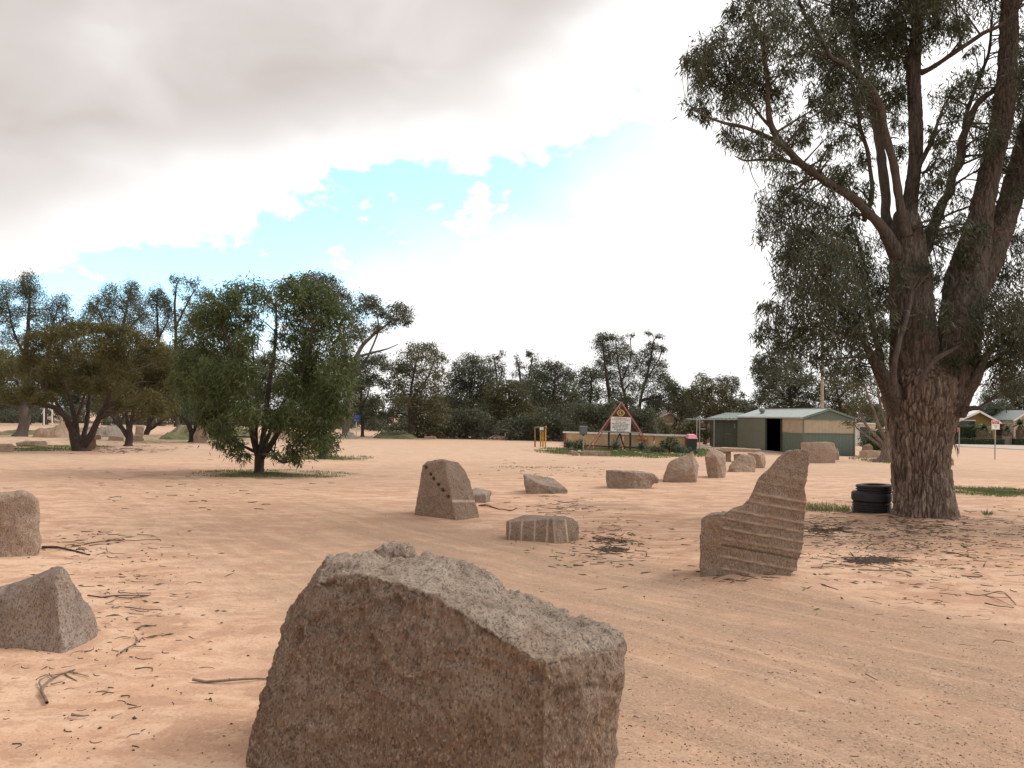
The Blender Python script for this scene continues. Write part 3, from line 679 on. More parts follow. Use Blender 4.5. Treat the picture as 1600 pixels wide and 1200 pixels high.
    rock('boulder', 'pale topped stone standing higher behind the rounded tan one', [hull([(211,678,0),(212,665,0),(214,663.5,0.3),(225,664,0.3),(226,668,0.1),(224,678,0)], G(216, 685).y + 3, 0.9)], 0.05, MROCK_TAN, amp=0.02, seed=30, group=g)
    Y = G(1488, 728).y
    rock('boulder', 'pinkish stone peeping out past the right side of the great gum trunk', [hull([(1470,729,0),(1475,716,0),(1486,712,0.1),(1490,718,0),(1491,728,0)], Y, 0.7)], 0.035, MROCK, amp=0.025, seed=31, group=g)
    # garden edging
    edging = [(1000,710,'first of the edging stones right of the red sign'), (962,707,'edging stone below the left aloe of the sign garden'), (983,708,'edging stone between the two aloes of the sign garden'),
              (993,709,'flat edging stone below the right aloe of the sign garden'), (1015,708,'tilted pale edging stone between the aloe and the grey shrub'), (1040,711,'edging stone below the round dark shrub'),
              (1050,711,'pale edging stone furthest right along the sign garden'), (975,706,'small edging stone close to the black sign post')]
    for k, (px, py, lb) in enumerate(edging):
        y = G(px, py).y; w = 3.4 + 1.6 * ((k * 37) % 5) / 5
        rock('edging_stone', lb, [hull([(px - w, py, 0), (px - w * .8, py - 3, 0), (px + .3 * w, py - 4.5 + (k % 3), .05), (px + w, py - 2, 0), (px + w * .9, py, 0)], y, 0.25)], 0.03, MROCK_TAN, amp=0.04, seed=40 + k, pile=0, cat='stone', group='pale stones edging the sign garden')
build_stones()
PILES.append((*G(1445, 811)[:2], 0.95, 0.09))

# two stone tables
def stone_table(label, top, legs, Y, seed):
    g = GX(sum(p[0] for p in top) / len(top), Y)
    t = thing('stone_table', g, label, 'table', 'stone picnic tables')
    for i, (q, dp) in enumerate(((top, 0.95), *[(l, 0.6) for l in legs])):
        rock('table_top' if i == 0 else 'support_stone', None, [hull([(a, b, 0) for a, b in q], Y + (0 if i == 0 else 0.15), dp, 0.97, 0.0, sink=0.1 if i else -9)], 0.025, MROCK_TAN if i == 0 else MROCK_BROWN, amp=0.008, seed=seed + i, pile=0, parent=t)
    return t
stone_table('stone slab table with a low bench behind the upright boulders near the shed', [(1124,701),(1128,699.5),(1188,702.5),(1190,705),(1170,706),(1127,706)], [[(1134,705.5),(1142,705.5),(1142,724),(1133,724)], [(1176,704.5),(1184,704.5),(1186,724),(1176,724)], [(1146,711),(1158,710),(1158,716),(1148,717)]], G(1150, 722).y, 60)
stone_table('stone slab table on a thick block behind the forked acacia trunk', [(122,681),(126,679.5),(156,679.5),(159,682),(158,687),(124,687)], [[(122,686),(149,686),(151,696),(147,704),(122,704)]], G(140, 704).y + .6, 70)
build_ground()

def GV(px, py):
    """vectorised ground hit for arrays of picture points"""
    px, py = np.asarray(px, float), np.asarray(py, float); D = np.array(fwd)[None] + np.array(right)[None] * ((px - 800) / FPX)[:, None] + np.array(upv)[None] * ((600 - py) / FPX)[:, None]
    z = np.zeros(len(px))
    for _ in range(8):
        t = (z - CAM_Z) / D[:, 2]; z = zt(D[:, 0] * t, D[:, 1] * t)
    return D[:, 0] * t, D[:, 1] * t

# ------------------------------------------------------------------ vegetation helpers
def unit(n):
    v = RNG.normal(size=(n, 3)); return v / np.linalg.norm(v, axis=1, keepdims=True)
def leaf_mesh(name, C, D, L, W, mat, parent=None, loc=None, tint=None, warm=None, bend=0.0):
    n = len(C); D = D / np.maximum(np.linalg.norm(D, axis=1, keepdims=True), 1e-9)
    s = np.cross(D, unit(n)); s /= np.maximum(np.linalg.norm(s, axis=1, keepdims=True), 1e-9)
    L = np.broadcast_to(L, (n,))[:, None]; W = np.broadcast_to(W, (n,))[:, None]
    nrm = np.cross(s, D)
    m = C + D * L * 0.42 + nrm * L * bend
    V = np.stack([C, m + s * W / 2, C + D * L, m - s * W / 2], 1).reshape(-1, 3)
    F = np.arange(n * 4).reshape(n, 4)
    tint = RNG.random(n) if tint is None else tint; warm = np.zeros(n) if warm is None else warm
    o = mesh_np(name, V, F, mat, parent, loc, {'tint': np.repeat(np.clip(tint, 0, 1), 4), 'warm': np.repeat(np.clip(warm, 0, 1), 4)})
    return o
def scatter_blobs(blobs, leaf_area, cover, sub=26, shell=0.6, spread=0.24, vert=1.0):
    """blobs: rows of world (x,y,z,rx,ry,rz) -> leaf centres, spray id, spray centres"""
    C, TI, SP = [], [], []
    for b in blobs:
        c = np.array(b[:3]); r = np.array(b[3:6])
        n = int(cover * RNG.uniform(0.65, 1.3) * math.pi * r[0] * r[2] / (leaf_area * 0.6)); n = max(n, 12)
        k = max(4, n // sub)
        sc = unit(k) * (RNG.random((k, 1)) ** (1 / 3) * (1 - shell) + shell * RNG.random((k, 1)) ** 0.2) * 0.92
        sz = 0.6 + 0.8 * RNG.random(k); idx = RNG.integers(0, k, n)
        off = RNG.normal(size=(n, 3)) * spread * sz[idx, None]; off[:, 2] = off[:, 2] * vert - np.abs(off[:, 2]) * (vert - 1) * .6
        C.append(c + (sc[idx] + off) * r); TI.append((0.25 + 0.5 * RNG.random(k))[idx] + 0.25 * (RNG.random(n) - 0.5)); SP.append(c + sc * r)
    return np.concatenate(C), np.concatenate(TI), np.concatenate(SP)
def droop_dir(n, droop):
    d = unit(n) * (1 - droop); d[:, 2] -= droop; return d
def twig(a, b, r0, r1, k=5, sag=0.12):
    a, b = np.array(a), np.array(b); t = np.linspace(0, 1, k)[:, None]; l = np.linalg.norm(b - a)
    p = a + (b - a) * t; p = p + np.sin(t * math.pi) * RNG.normal(size=3) * l * sag * 0.6; p[:, 2] += (np.sin(t[:, 0] * math.pi) * l * sag)
    return p, np.linspace(r0, r1, k)
class Tubes:
    def __init__(s): s.V = []; s.F = []; s.n = 0
    def add(s, p, r, n=5):
        V, F = tube_np(p, r, n); s.V.append(V); s.F.append(F + s.n); s.n += len(V)
    def build(s, name, mat, parent, kind=None):
        if not s.V: return None
        V = np.concatenate(s.V); o = mesh_np(name, V, np.concatenate(s.F), mat, parent, attrs={'bark': np.full(len(V), 0.5)}, smooth_sh=True)
        return tag(o, kind=kind)
def px_path(pts, Y):
    """(px, py, radius px[, dY]) -> rows (x,y,z,r)"""
    out = []
    for q in pts:
        y = Y + (q[3] if len(q) > 3 else 0); p = P(q[0], q[1], y); out.append((p.x, p.y, p.z, q[2] * y / FPX))
    return out

def tree(name, label, Y, stems, blobs, leaf, cover, mleaf, mbark, droop=0.35, hd=None, group=None, cat='tree', sub=26, warm=0.06, base=None, shell=0.55, twigs=True, leafname='crown', spread=0.24, n_branch=1, vert=1.0):
    """stems: traced paths, the first starts at the root; blobs: traced foliage masses (px,py,r) or (px,py,rx,ry)"""
    g = Vector(base) if base is not None else (GX(stems[0][0][0], Y))
    t = thing(name, g, label, cat, group)
    paths = []
    for i, s in enumerate(stems):
        q = px_path(s, Y)
        if i == 0: q[0] = (q[0][0], q[0][1], g.z - 0.1, q[0][3])
        sp = spline(q, max(0.12, 0.004 * Y)); paths.append(sp)
        rr = sp[:, 3] * (1 + 0.12 * vnoise(sp[:, :3] * 1.5, 3 + i))
        if i == 0: rr[:max(2, len(rr) // 12)] *= np.linspace(1.5, 1.0, max(2, len(rr) // 12))
        V, F = tube_np(sp[:, :3] + 0.35 * sp[:, 3:4] * np.stack([vnoise(sp[:, :3] * 2 + 5 * k, 11 + k) for k in range(3)], 1), rr, 10 if sp[0, 3] > 0.05 else 6)
        mesh_np('trunk' if i == 0 else 'limb', V, F, mbark, t, attrs={'bark': 0.3 + 0.5 * RNG.random(len(V))}, smooth_sh=True)
    xs = [b[0] for b in blobs]; cx, hw = (min(xs) + max(xs)) / 2, max((max(xs) - min(xs)) / 2, 1)
    if hd is None: hd = 0.75 * hw * Y / FPX
    allp = np.concatenate(paths); W = []; tb = Tubes()
    for b in blobs:
        rx = b[2]; ry = b[3] if len(b) > 3 else b[2]
        u = (b[0] - cx) / (hw + rx); dy = RNG.uniform(-1, 1) * hd * math.sqrt(max(0, 1 - u * u))
        p = P(b[0], b[1], Y + dy); k = (Y + dy) / FPX
        W.append((p.x, p.y, p.z, rx * k, (rx + ry) / 2 * k, ry * k))
        if twigs:
            cand = allp[allp[:, 2] < p.z + 0.3 * ry * k]
            if len(cand):
                for _ in range(n_branch):
                    e = np.array(p) + RNG.normal(size=3) * 0.35 * rx * k * (_ > 0)
                    j = np.argmin(np.linalg.norm(cand[:, :3] - e, axis=1) + 0.4 * np.abs(cand[:, 2] - e[2] + 1.0) * RNG.random())
                    pp, rr = twig(cand[j, :3], e, min(cand[j, 3] * 0.6, 0.0016 * Y), 0.0004 * Y, 6); tb.add(pp, rr, 5)
    la, lw = leaf
    C, ti, SP = scatter_blobs(W, la * lw * 0.5, cover, sub, shell, spread, vert)
    n = len(C); L = la * RNG.uniform(0.7, 1.3, n)
    keep = C[:, 2] > zt(C[:, 0], C[:, 1]) + 0.05; C, ti, L = C[keep], ti[keep], L[keep]; n = len(C)
    wm = (RNG.random(n) < warm) * RNG.random(n)
    tag(leaf_mesh(leafname, C, droop_dir(n, droop), L, lw * RNG.uniform(0.7, 1.2, n), mleaf, t, tint=ti, warm=wm), kind='stuff')
    tb.build('branches', mbark, t, kind='stuff')
    return t

# ------------------------------------------------------------------ the great gum tree
def bark_tube(path, step, nseg, amp, rxs=1.0, rys=1.0, plate=(0.062, 0.40), seed=5, flare=None):
    sp = spline(path, step); m = len(sp); a = np.arange(nseg) * 2 * math.pi / nseg + math.pi / 2
    t = np.gradient(sp[:, :3], axis=0); t /= np.linalg.norm(t, axis=1, keepdims=True)
    u = np.cross(np.array((0, 1.0, 0)), t); u /= np.linalg.norm(u, axis=1, keepdims=True); w = np.cross(t, u)
    ca, sa = np.cos(a)[None, :, None], np.sin(a)[None, :, None]
    N = ca * u[:, None] * 1.0 + sa * w[:, None]
    Rr = sp[:, 3][:, None, None]
    base = sp[:, None, :3] + Rr * (ca * u[:, None] * rxs + sa * w[:, None] * rys)
    Vb = base.reshape(-1, 3); Nn = N.reshape(-1, 3); hh = np.repeat(np.arange(m) * step, nseg)
    tw = Vb.copy(); wob = 0.5 * fbm(Vb * 2.2, 3, seed); tw[:, 0] += 0.05 * fbm(Vb * 3, 3, seed + 1)
    q = tw / np.array((plate[0], plate[0], plate[1])) + wob[:, None]
    f1, f2, cid = worley(q, seed); edge = smooth((f2 - f1) / 0.32)
    q2 = tw / np.array((plate[0] * .45, plate[0] * .45, plate[1] * .5)); g1, g2, cid2 = worley(q2, seed + 4); edge2 = smooth((g2 - g1) / 0.35)
    rr = np.repeat(sp[:, 3], nseg)
    d = amp * ((edge - 1) * 1.1 + (cid - 0.5) * 0.9 + 0.45 * (cid2 - 0.5) + 0.35 * (edge2 - 1) + 1.3 * fbm(Vb * 2.6, 4, seed + 7))
    if flare is not None: d = d + flare(Vb, Nn, sp)
    V = Vb + Nn * d[:, None]
    i = np.arange(m - 1)[:, None] * nseg; k = np.arange(nseg)[None]; k2 = (k + 1) % nseg
    F = np.stack([i + k, i + k2, i + nseg + k2, i + nseg + k], -1).reshape(-1, 4)
    return V, F, np.clip(0.15 + 0.65 * edge * (0.55 + 0.45 * edge2) + 0.25 * (cid - 0.3), 0, 1)
GUM_Y = G(1445, 811).y
def build_gum():
    Y = GUM_Y; g = GX(1445, Y)
    t = thing('gum_tree', g, 'huge old gum tree with flaky trunk and many spreading limbs beside the tyres', 'tree')
    z0 = g.z
    def flare(Vb, Nn, sp):
        h = Vb[:, 2] - z0; a = np.arctan2(Nn[:, 1], Nn[:, 0])
        return 0.16 * np.exp(-np.maximum(h, 0) / 0.16) * (0.55 + 0.45 * np.sin(a * 5 + 1.1)) + 0.05 * np.exp(-((h - 2.05) / 0.35) ** 2) * np.sin(a * 3 + 0.7)
    q = px_path([(1446, 824, 47), (1445, 800, 45.5), (1443, 770, 44.5), (1440, 735, 44), (1440, 700, 45), (1441, 665, 50), (1444, 635, 58), (1446, 608, 62), (1447, 585, 55), (1448, 560, 38)], Y)
    V, F, bk = bark_tube(q, 0.011, 300, 0.034, 1.0, 0.86, flare=flare)
    mesh_np('trunk', V, F, MBARK_GUM, t, attrs={'bark': bk}, smooth_sh=True)
    limbs = [  # px, py, radius px, depth
        [(1432, 640, 30, 0), (1430, 585, 36, 0), (1427, 530, 35, -.05), (1424, 470, 33, -.05), (1420, 410, 29, 0), (1417, 360, 24, 0), (1416, 330, 17, 0)],
        [(1478, 645, 28, -.1), (1490, 590, 34, -.15), (1497, 540, 33, -.1), (1503, 480, 31, 0), (1510, 430, 29, .1), (1524, 380, 24, .2), (1534, 330, 18, .2), (1548, 262, 16, .3), (1565, 192, 16, .3), (1574, 105, 15, .3), (1577, 35, 14, .4), (1580, -60, 12, .5), (1570, -200, 8, .5)],
        [(1512, 470, 24, .2), (1540, 415, 22, .3), (1566, 352, 19, .5), (1588, 280, 17, .7), (1608, 200, 15, .9), (1640, 60, 12, 1.2), (1660, -80, 8, 1.5)],
        [(1420, 430, 20, 0), (1395, 380, 14, -.15), (1371, 346, 9, -.3), (1335, 312, 8, -.5), (1290, 282, 7.5, -.8), (1250, 254, 7, -1.0), (1222, 226, 6.5, -1.15), (1208, 204, 6, -1.2), (1201, 165, 5, -1.3), (1198, 110, 4.2, -1.3), (1188, 60, 3, -1.4), (1170, 10, 1.8, -1.5)],
        [(1226, 230, 5, -1.1), (1195, 214, 4.2, -1.3), (1160, 200, 3.6, -1.4), (1130, 192, 3, -1.5), (1105, 183, 2.2, -1.5), (1085, 170, 1.5, -1.6), (1068, 157, .8, -1.6)],
        [(1252, 257, 4, -1.0), (1225, 251, 3, -.9), (1190, 250, 2.4, -.8), (1165, 251, 1.8, -.8), (1148, 244, .8, -.7)],
        [(1212, 206, 4, -1.2), (1195, 188, 3, -1.1), (1180, 170, 2.6, -1.0), (1150, 130, 1.8, -1.0), (1135, 100, 1.0, -1.0)],
        [(1412, 400, 15, .2), (1387, 346, 10, .4), (1383, 300, 9, .5), (1376, 246, 8.5, .6), (1370, 205, 8, .7), (1362, 165, 7.5, .7), (1345, 120, 6, .8), (1335, 60, 5, .9), (1330, -20, 4, 1.0), (1325, -120, 2.5, 1.0)],
        [(1418, 370, 13, -.2), (1406, 325, 8.5, -.3), (1400, 285, 8, -.4), (1393, 245, 8, -.5), (1384, 205, 8, -.6), (1374, 165, 8, -.7), (1352, 128, 6.5, -.8), (1325, 104, 5, -.9), (1300, 90, 4.2, -1.0), (1287, 68, 4, -1.1), (1268, 38, 3.6, -1.2), (1252, 8, 3, -1.3), (1235, -50, 2, -1.5)],
        [(1350, 345, 5, .3), (1362, 300, 4.5, .3), (1357, 250, 4, .3), (1348, 215, 3.6, .2), (1342, 190, 3, .2), (1338, 150, 2, .2)],
        [(1416, 350, 20, .1), (1424, 300, 14, .15), (1430, 250, 13, .2), (1431, 200, 13.5, .2), (1429, 150, 13, .25), (1427, 100, 13, .3), (1432, 50, 11, .3), (1436, -10, 9, .4), (1430, -120, 6, .5)],
        [(1440, 112, 7, .2), (1452, 107, 5, .1), (1478, 92, 4.6, -.1), (1505, 72, 4.4, -.3), (1535, 52, 4.2, -.5), (1562, 40, 3.5, -.6), (1590, 15, 2.5, -.8)],
        [(1434, 262, 6, .1), (1448, 236, 4.5, 0), (1457, 218, 4, -.1), (1466, 190, 3, -.2), (1474, 165, 2, -.3)],
        [(1440, 272, 4, .1), (1456, 262, 3, 0), (1462, 250, 2, 0)],
        [(1440, 400, 14, .4), (1458, 355, 10, .5), (1470, 325, 9, .6), (1486, 295, 8.5, .7), (1496, 262, 8, .7), (1502, 225, 7.5, .7), (1512, 195, 7, .7), (1528, 160, 6, .6), (1548, 146, 5, .5), (1572, 130, 4, .4)],
        [(1484, 296, 3, .7), (1505, 280, 2.2, .5), (1525, 268, 1.5, .4)],
        [(1506, 200, 5, .7), (1512, 170, 4, .9), (1530, 120, 3.5, 1.0), (1545, 80, 3, 1.1), (1550, 20, 2, 1.2)],
        [(1496, 648, 15, -.2), (1508, 618, 13, -.35), (1524, 592, 11, -.5), (1536, 566, 7, -.6), (1552, 542, 5.5, -.7), (1570, 522, 4.5, -.8), (1595, 508, 3.6, -.9), (1640, 492, 2.4, -1.1)],
        [(1535, 575, 5, -.5), (1556, 562, 3.6, -.4), (1575, 548, 3, -.3), (1610, 530, 2, -.2)],
        [(1492, 645, 9, -.35), (1508, 640, 6, -.5), (1522, 637, 4.5, -.6), (1532, 638, 3, -.65)],
        [(1408, 640, 22, -.1), (1390, 606, 18, -.25), (1372, 574, 12, -.4), (1356, 545, 7.5, -.5), (1340, 520, 5, -.6), (1320, 495, 4, -.8), (1295, 465, 3, -.9), (1270, 430, 2.2, -1.0), (1245, 395, 1.3, -1.0)],
        [(1358, 556, 5, -.5), (1340, 557, 3.2, -.6), (1315, 560, 2.4, -.7), (1285, 562, 1.8, -.8), (1262, 555, 1.2, -.9), (1225, 548, .8, -1.0)],
        [(1383, 600, 7, 0), (1374, 550, 6, .2), (1360, 500, 5, .4), (1352, 450, 4.4, .5), (1347, 400, 4, .6), (1335, 360, 2.5, .6)],
        [(1400, 620, 8, -.75), (1397, 580, 6.5, -.9), (1403, 545, 5.5, -.95), (1412, 515, 5, -.9), (1420, 485, 4, -.8), (1424, 455, 2.5, -.7)],
        [(1438, 610, 6, -.95), (1446, 585, 5.5, -1.0), (1460, 565, 5, -1.0), (1478, 552, 4.2, -1.0), (1500, 540, 2.5, -.9)],
        [(1345, 530, 3, -.6), (1310, 520, 2.2, -.7), (1270, 510, 1.7, -.9), (1230, 520, 1.2, -1.0), (1205, 515, .7, -1.1)]]
    paths = [spline(q, 0.05)]
    for i, l in enumerate(limbs):
        if i >= 3: l = [(a[0], a[1], a[2] * .82, *a[3:]) for a in l]
        q = px_path(l, Y); big = q[0][3] > 0.19 or (i in (10,))
        if big:
            V, F, bk = bark_tube(q, 0.022, 110, 0.018 if i < 3 else 0.010, plate=(0.05, 0.36), seed=20 + i)
            mesh_np('limb', V, F, MBARK_STEM if i < 3 else MBARK_LIMB, t, attrs={'bark': bk}, smooth_sh=True); sp = spline(q, 0.05)
        else:
            sp = spline(q, 0.05); j = np.stack([vnoise(sp[:, :3] * 2.4 + 7 * k, 30 + k) for k in range(3)], 1)
            sp[:, :3] += j * np.minimum(0.04, sp[:, 3:4] * 0.6)
            V, F = tube_np(sp[:, :3], sp[:, 3] * (1 + 0.12 * vnoise(sp[:, :3] * 7, 4)), 12 if sp[0, 3] > 0.05 else 7)
            mesh_np('limb', V, F, MBARK_LIMB, t, attrs={'bark': 0.35 + 0.3 * RNG.random(len(V))}, smooth_sh=True)
        paths.append(sp)
    B = [(1082,92,16),(1068,98,10),(1100,78,22),(1125,62,16),(1118,100,30),(1112,135,30),(1098,118,18),(1150,118,32),(1172,92,28),(1198,62,32),(1230,55,28),(1165,62,22),(1148,25,16),(1200,22,28),(1165,5,24),(1240,88,20),(1184,130,26),(1228,118,18),(1214,152,20),(1100,168,14),(1075,166,12),(1160,155,22),(1135,160,20),
         (1142,212,16),(1160,222,16),(1180,226,20),(1208,238,18),(1232,205,16),(1255,192,16),(1270,150,14),(1228,262,14),
         (1216,298,24),(1205,328,20),(1245,318,28),(1290,325,28),(1300,282,20),(1268,275,18),(1322,262,18),(1228,350,26),(1198,362,14),(1268,368,32),(1310,370,30),(1330,335,20),
         (1292,160,18),(1282,105,28),(1302,62,30),(1300,20,36),(1340,15,42),(1385,25,40),(1340,80,34),(1380,92,30),(1400,62,32),(1330,132,32),(1302,140,24),(1362,135,24),(1402,140,20),(1405,190,16),(1350,182,20),(1328,212,20),(1302,218,14),(1445,15,34),(1480,18,36),(1502,38,18),(1415,105,20),(1265,60,24),(1255,15,26),(1312,180,14),
         (1478,152,24),(1500,136,24),(1530,128,22),(1518,78,10),(1540,200,22),(1510,222,18),(1560,250,18),(1590,150,32),(1605,80,36),(1592,205,22),(1605,300,30),(1580,300,14),(1475,252,20),(1458,290,22),(1498,305,20),(1450,205,12),(1465,225,14),(1545,165,16),(1575,60,14),
         (1415,372,20),(1388,370,24),(1450,362,24),(1478,372,22),(1498,352,18),(1526,362,16),(1450,420,22),(1398,420,20),(1468,440,14),
         (1250,398,40),(1292,420,46),(1330,402,36),(1352,442,32),(1228,440,16),(1282,470,42),(1320,482,42),(1360,492,36),(1240,492,26),(1207,490,18),(1200,520,18),(1235,530,24),(1272,522,30),(1312,532,36),(1350,532,30),(1280,560,18),(1302,572,14),(1222,546,14),(1184,520,8),(1196,474,10),(1372,460,26),(1250,455,22),(1335,575,16),(1375,520,24),(1230,395,18),
         (1540,460,28),(1560,490,34),(1530,520,24),(1580,540,34),(1552,562,24),(1602,560,36),(1590,602,16),(1565,592,16),(1522,560,12),(1592,480,24),(1592,425,28),(1605,520,34),(1512,402,18),(1552,425,18),(1600,380,24),
         (1420,470,22),(1462,492,22),(1482,560,18),(1402,520,18),(1515,445,18)]
    B += [(1350,60,30),(1395,55,30),(1310,100,26),(1345,150,24),(1375,170,20),(1440,60,22),(1465,45,20),(1300,180,16),(1410,230,14),(1405,150,18),(1540,230,18),(1570,210,16),(1450,330,22),(1350,300,18),(1345,250,16),(1330,290,16),(1260,220,12),(1250,295,18),(1290,250,14),(1470,200,16),(1490,180,18)]
    # the crown goes on beyond the frame
    for _ in range(46): B.append((RNG.uniform(1190, 1800), RNG.uniform(-330, -20), RNG.uniform(30, 60)))
    for _ in range(26): B.append((RNG.uniform(1630, 1860), RNG.uniform(0, 560), RNG.uniform(28, 52)))
    allp = np.concatenate(paths); W = []; tb = Tubes()
    for b in B:
        p0 = np.array(P(b[0], b[1], Y)); k = Y / FPX
        near = allp[np.argmin(np.hypot(allp[:, 0] - p0[0], allp[:, 2] - p0[2] + 0.25))]
        off = 1.0 if b[0] < 1620 and b[1] > -20 else 2.2
        y = near[1] + RNG.normal() * 0.55 * off
        if b[1] > 410 and 1395 < b[0] < 1520: y = near[1] + RNG.choice((-1, -1, 1)) * near[3] * RNG.uniform(0.9, 1.3)   # shaggy shoots on the stems
        p = np.array(P(b[0], b[1], y)); r = b[2] * k * 1.12; W.append((*p, r, r, r))
        cand = allp[(allp[:, 3] < 0.12)]
        for _ in range(2):
            e = p + RNG.normal(size=3) * 0.4 * r * _
            d = np.linalg.norm(cand[:, :3] - e, axis=1); j = np.argmin(d + 0.5 * np.maximum(0, cand[:, 2] - e[2]) + 0.3 * RNG.random(len(cand)))
            pp, rr = twig(cand[j, :3], e, min(0.5 * cand[j, 3], 0.024), 0.005, 8, 0.1); tb.add(pp, rr, 5)
    la, lw = 0.135, 0.021
    C, ti, SP = scatter_blobs(W, la * lw * 0.5, 1.45, 20, 0.35, 0.20, 1.7)
    n = len(C); wm = (RNG.random(n) < 0.05) * RNG.random(n)
    tag(leaf_mesh('crown', C, droop_dir(n, 0.52), la * RNG.uniform(0.6, 1.3, n), lw * RNG.uniform(0.7, 1.2, n), LEAF_GUM, t, tint=ti, warm=wm, bend=0.05), kind='stuff')
    Wc = np.array(W)[:, :3]
    for s in SP:
        c = Wc[np.argmin(((Wc - s) ** 2).sum(1))]; pp, rr = twig(c, s, 0.0055, 0.0022, 4, 0.1); tb.add(pp, rr, 3)
    tb.build('twigs', MBARK_LIMB, t, kind='stuff')
    # dead hanging shreds of bark and a brown dead spray on the right limb
    c = np.array(P(1532, 598, Y - .55)); n = 60
    tag(leaf_mesh('dead_spray', c + RNG.normal(size=(n, 3)) * (0.12, 0.1, 0.06), droop_dir(n, 0.3), 0.11, 0.02, LEAF_GUM, t, tint=RNG.random(n), warm=np.ones(n)), kind='stuff')
    sh = []
    for _ in range(130):
        i = RNG.choice((0, 1, 2, 3), p=(.4, .3, .2, .1)); sp = paths[i]; s = sp[RNG.integers(int(len(sp) * .3), len(sp))]
        a = RNG.uniform(math.pi * 1.0, math.pi * 2.0); sh.append((s[0] + math.cos(a) * s[3] * 1.02, s[1] + math.sin(a) * s[3] * 0.95, s[2]))
    tag(leaf_mesh('bark_shreds', np.array(sh), droop_dir(130, 0.8), RNG.uniform(.12, .4, 130), 0.03, MBARK_LIMB, t, bend=0.1), kind='stuff')
build_gum()

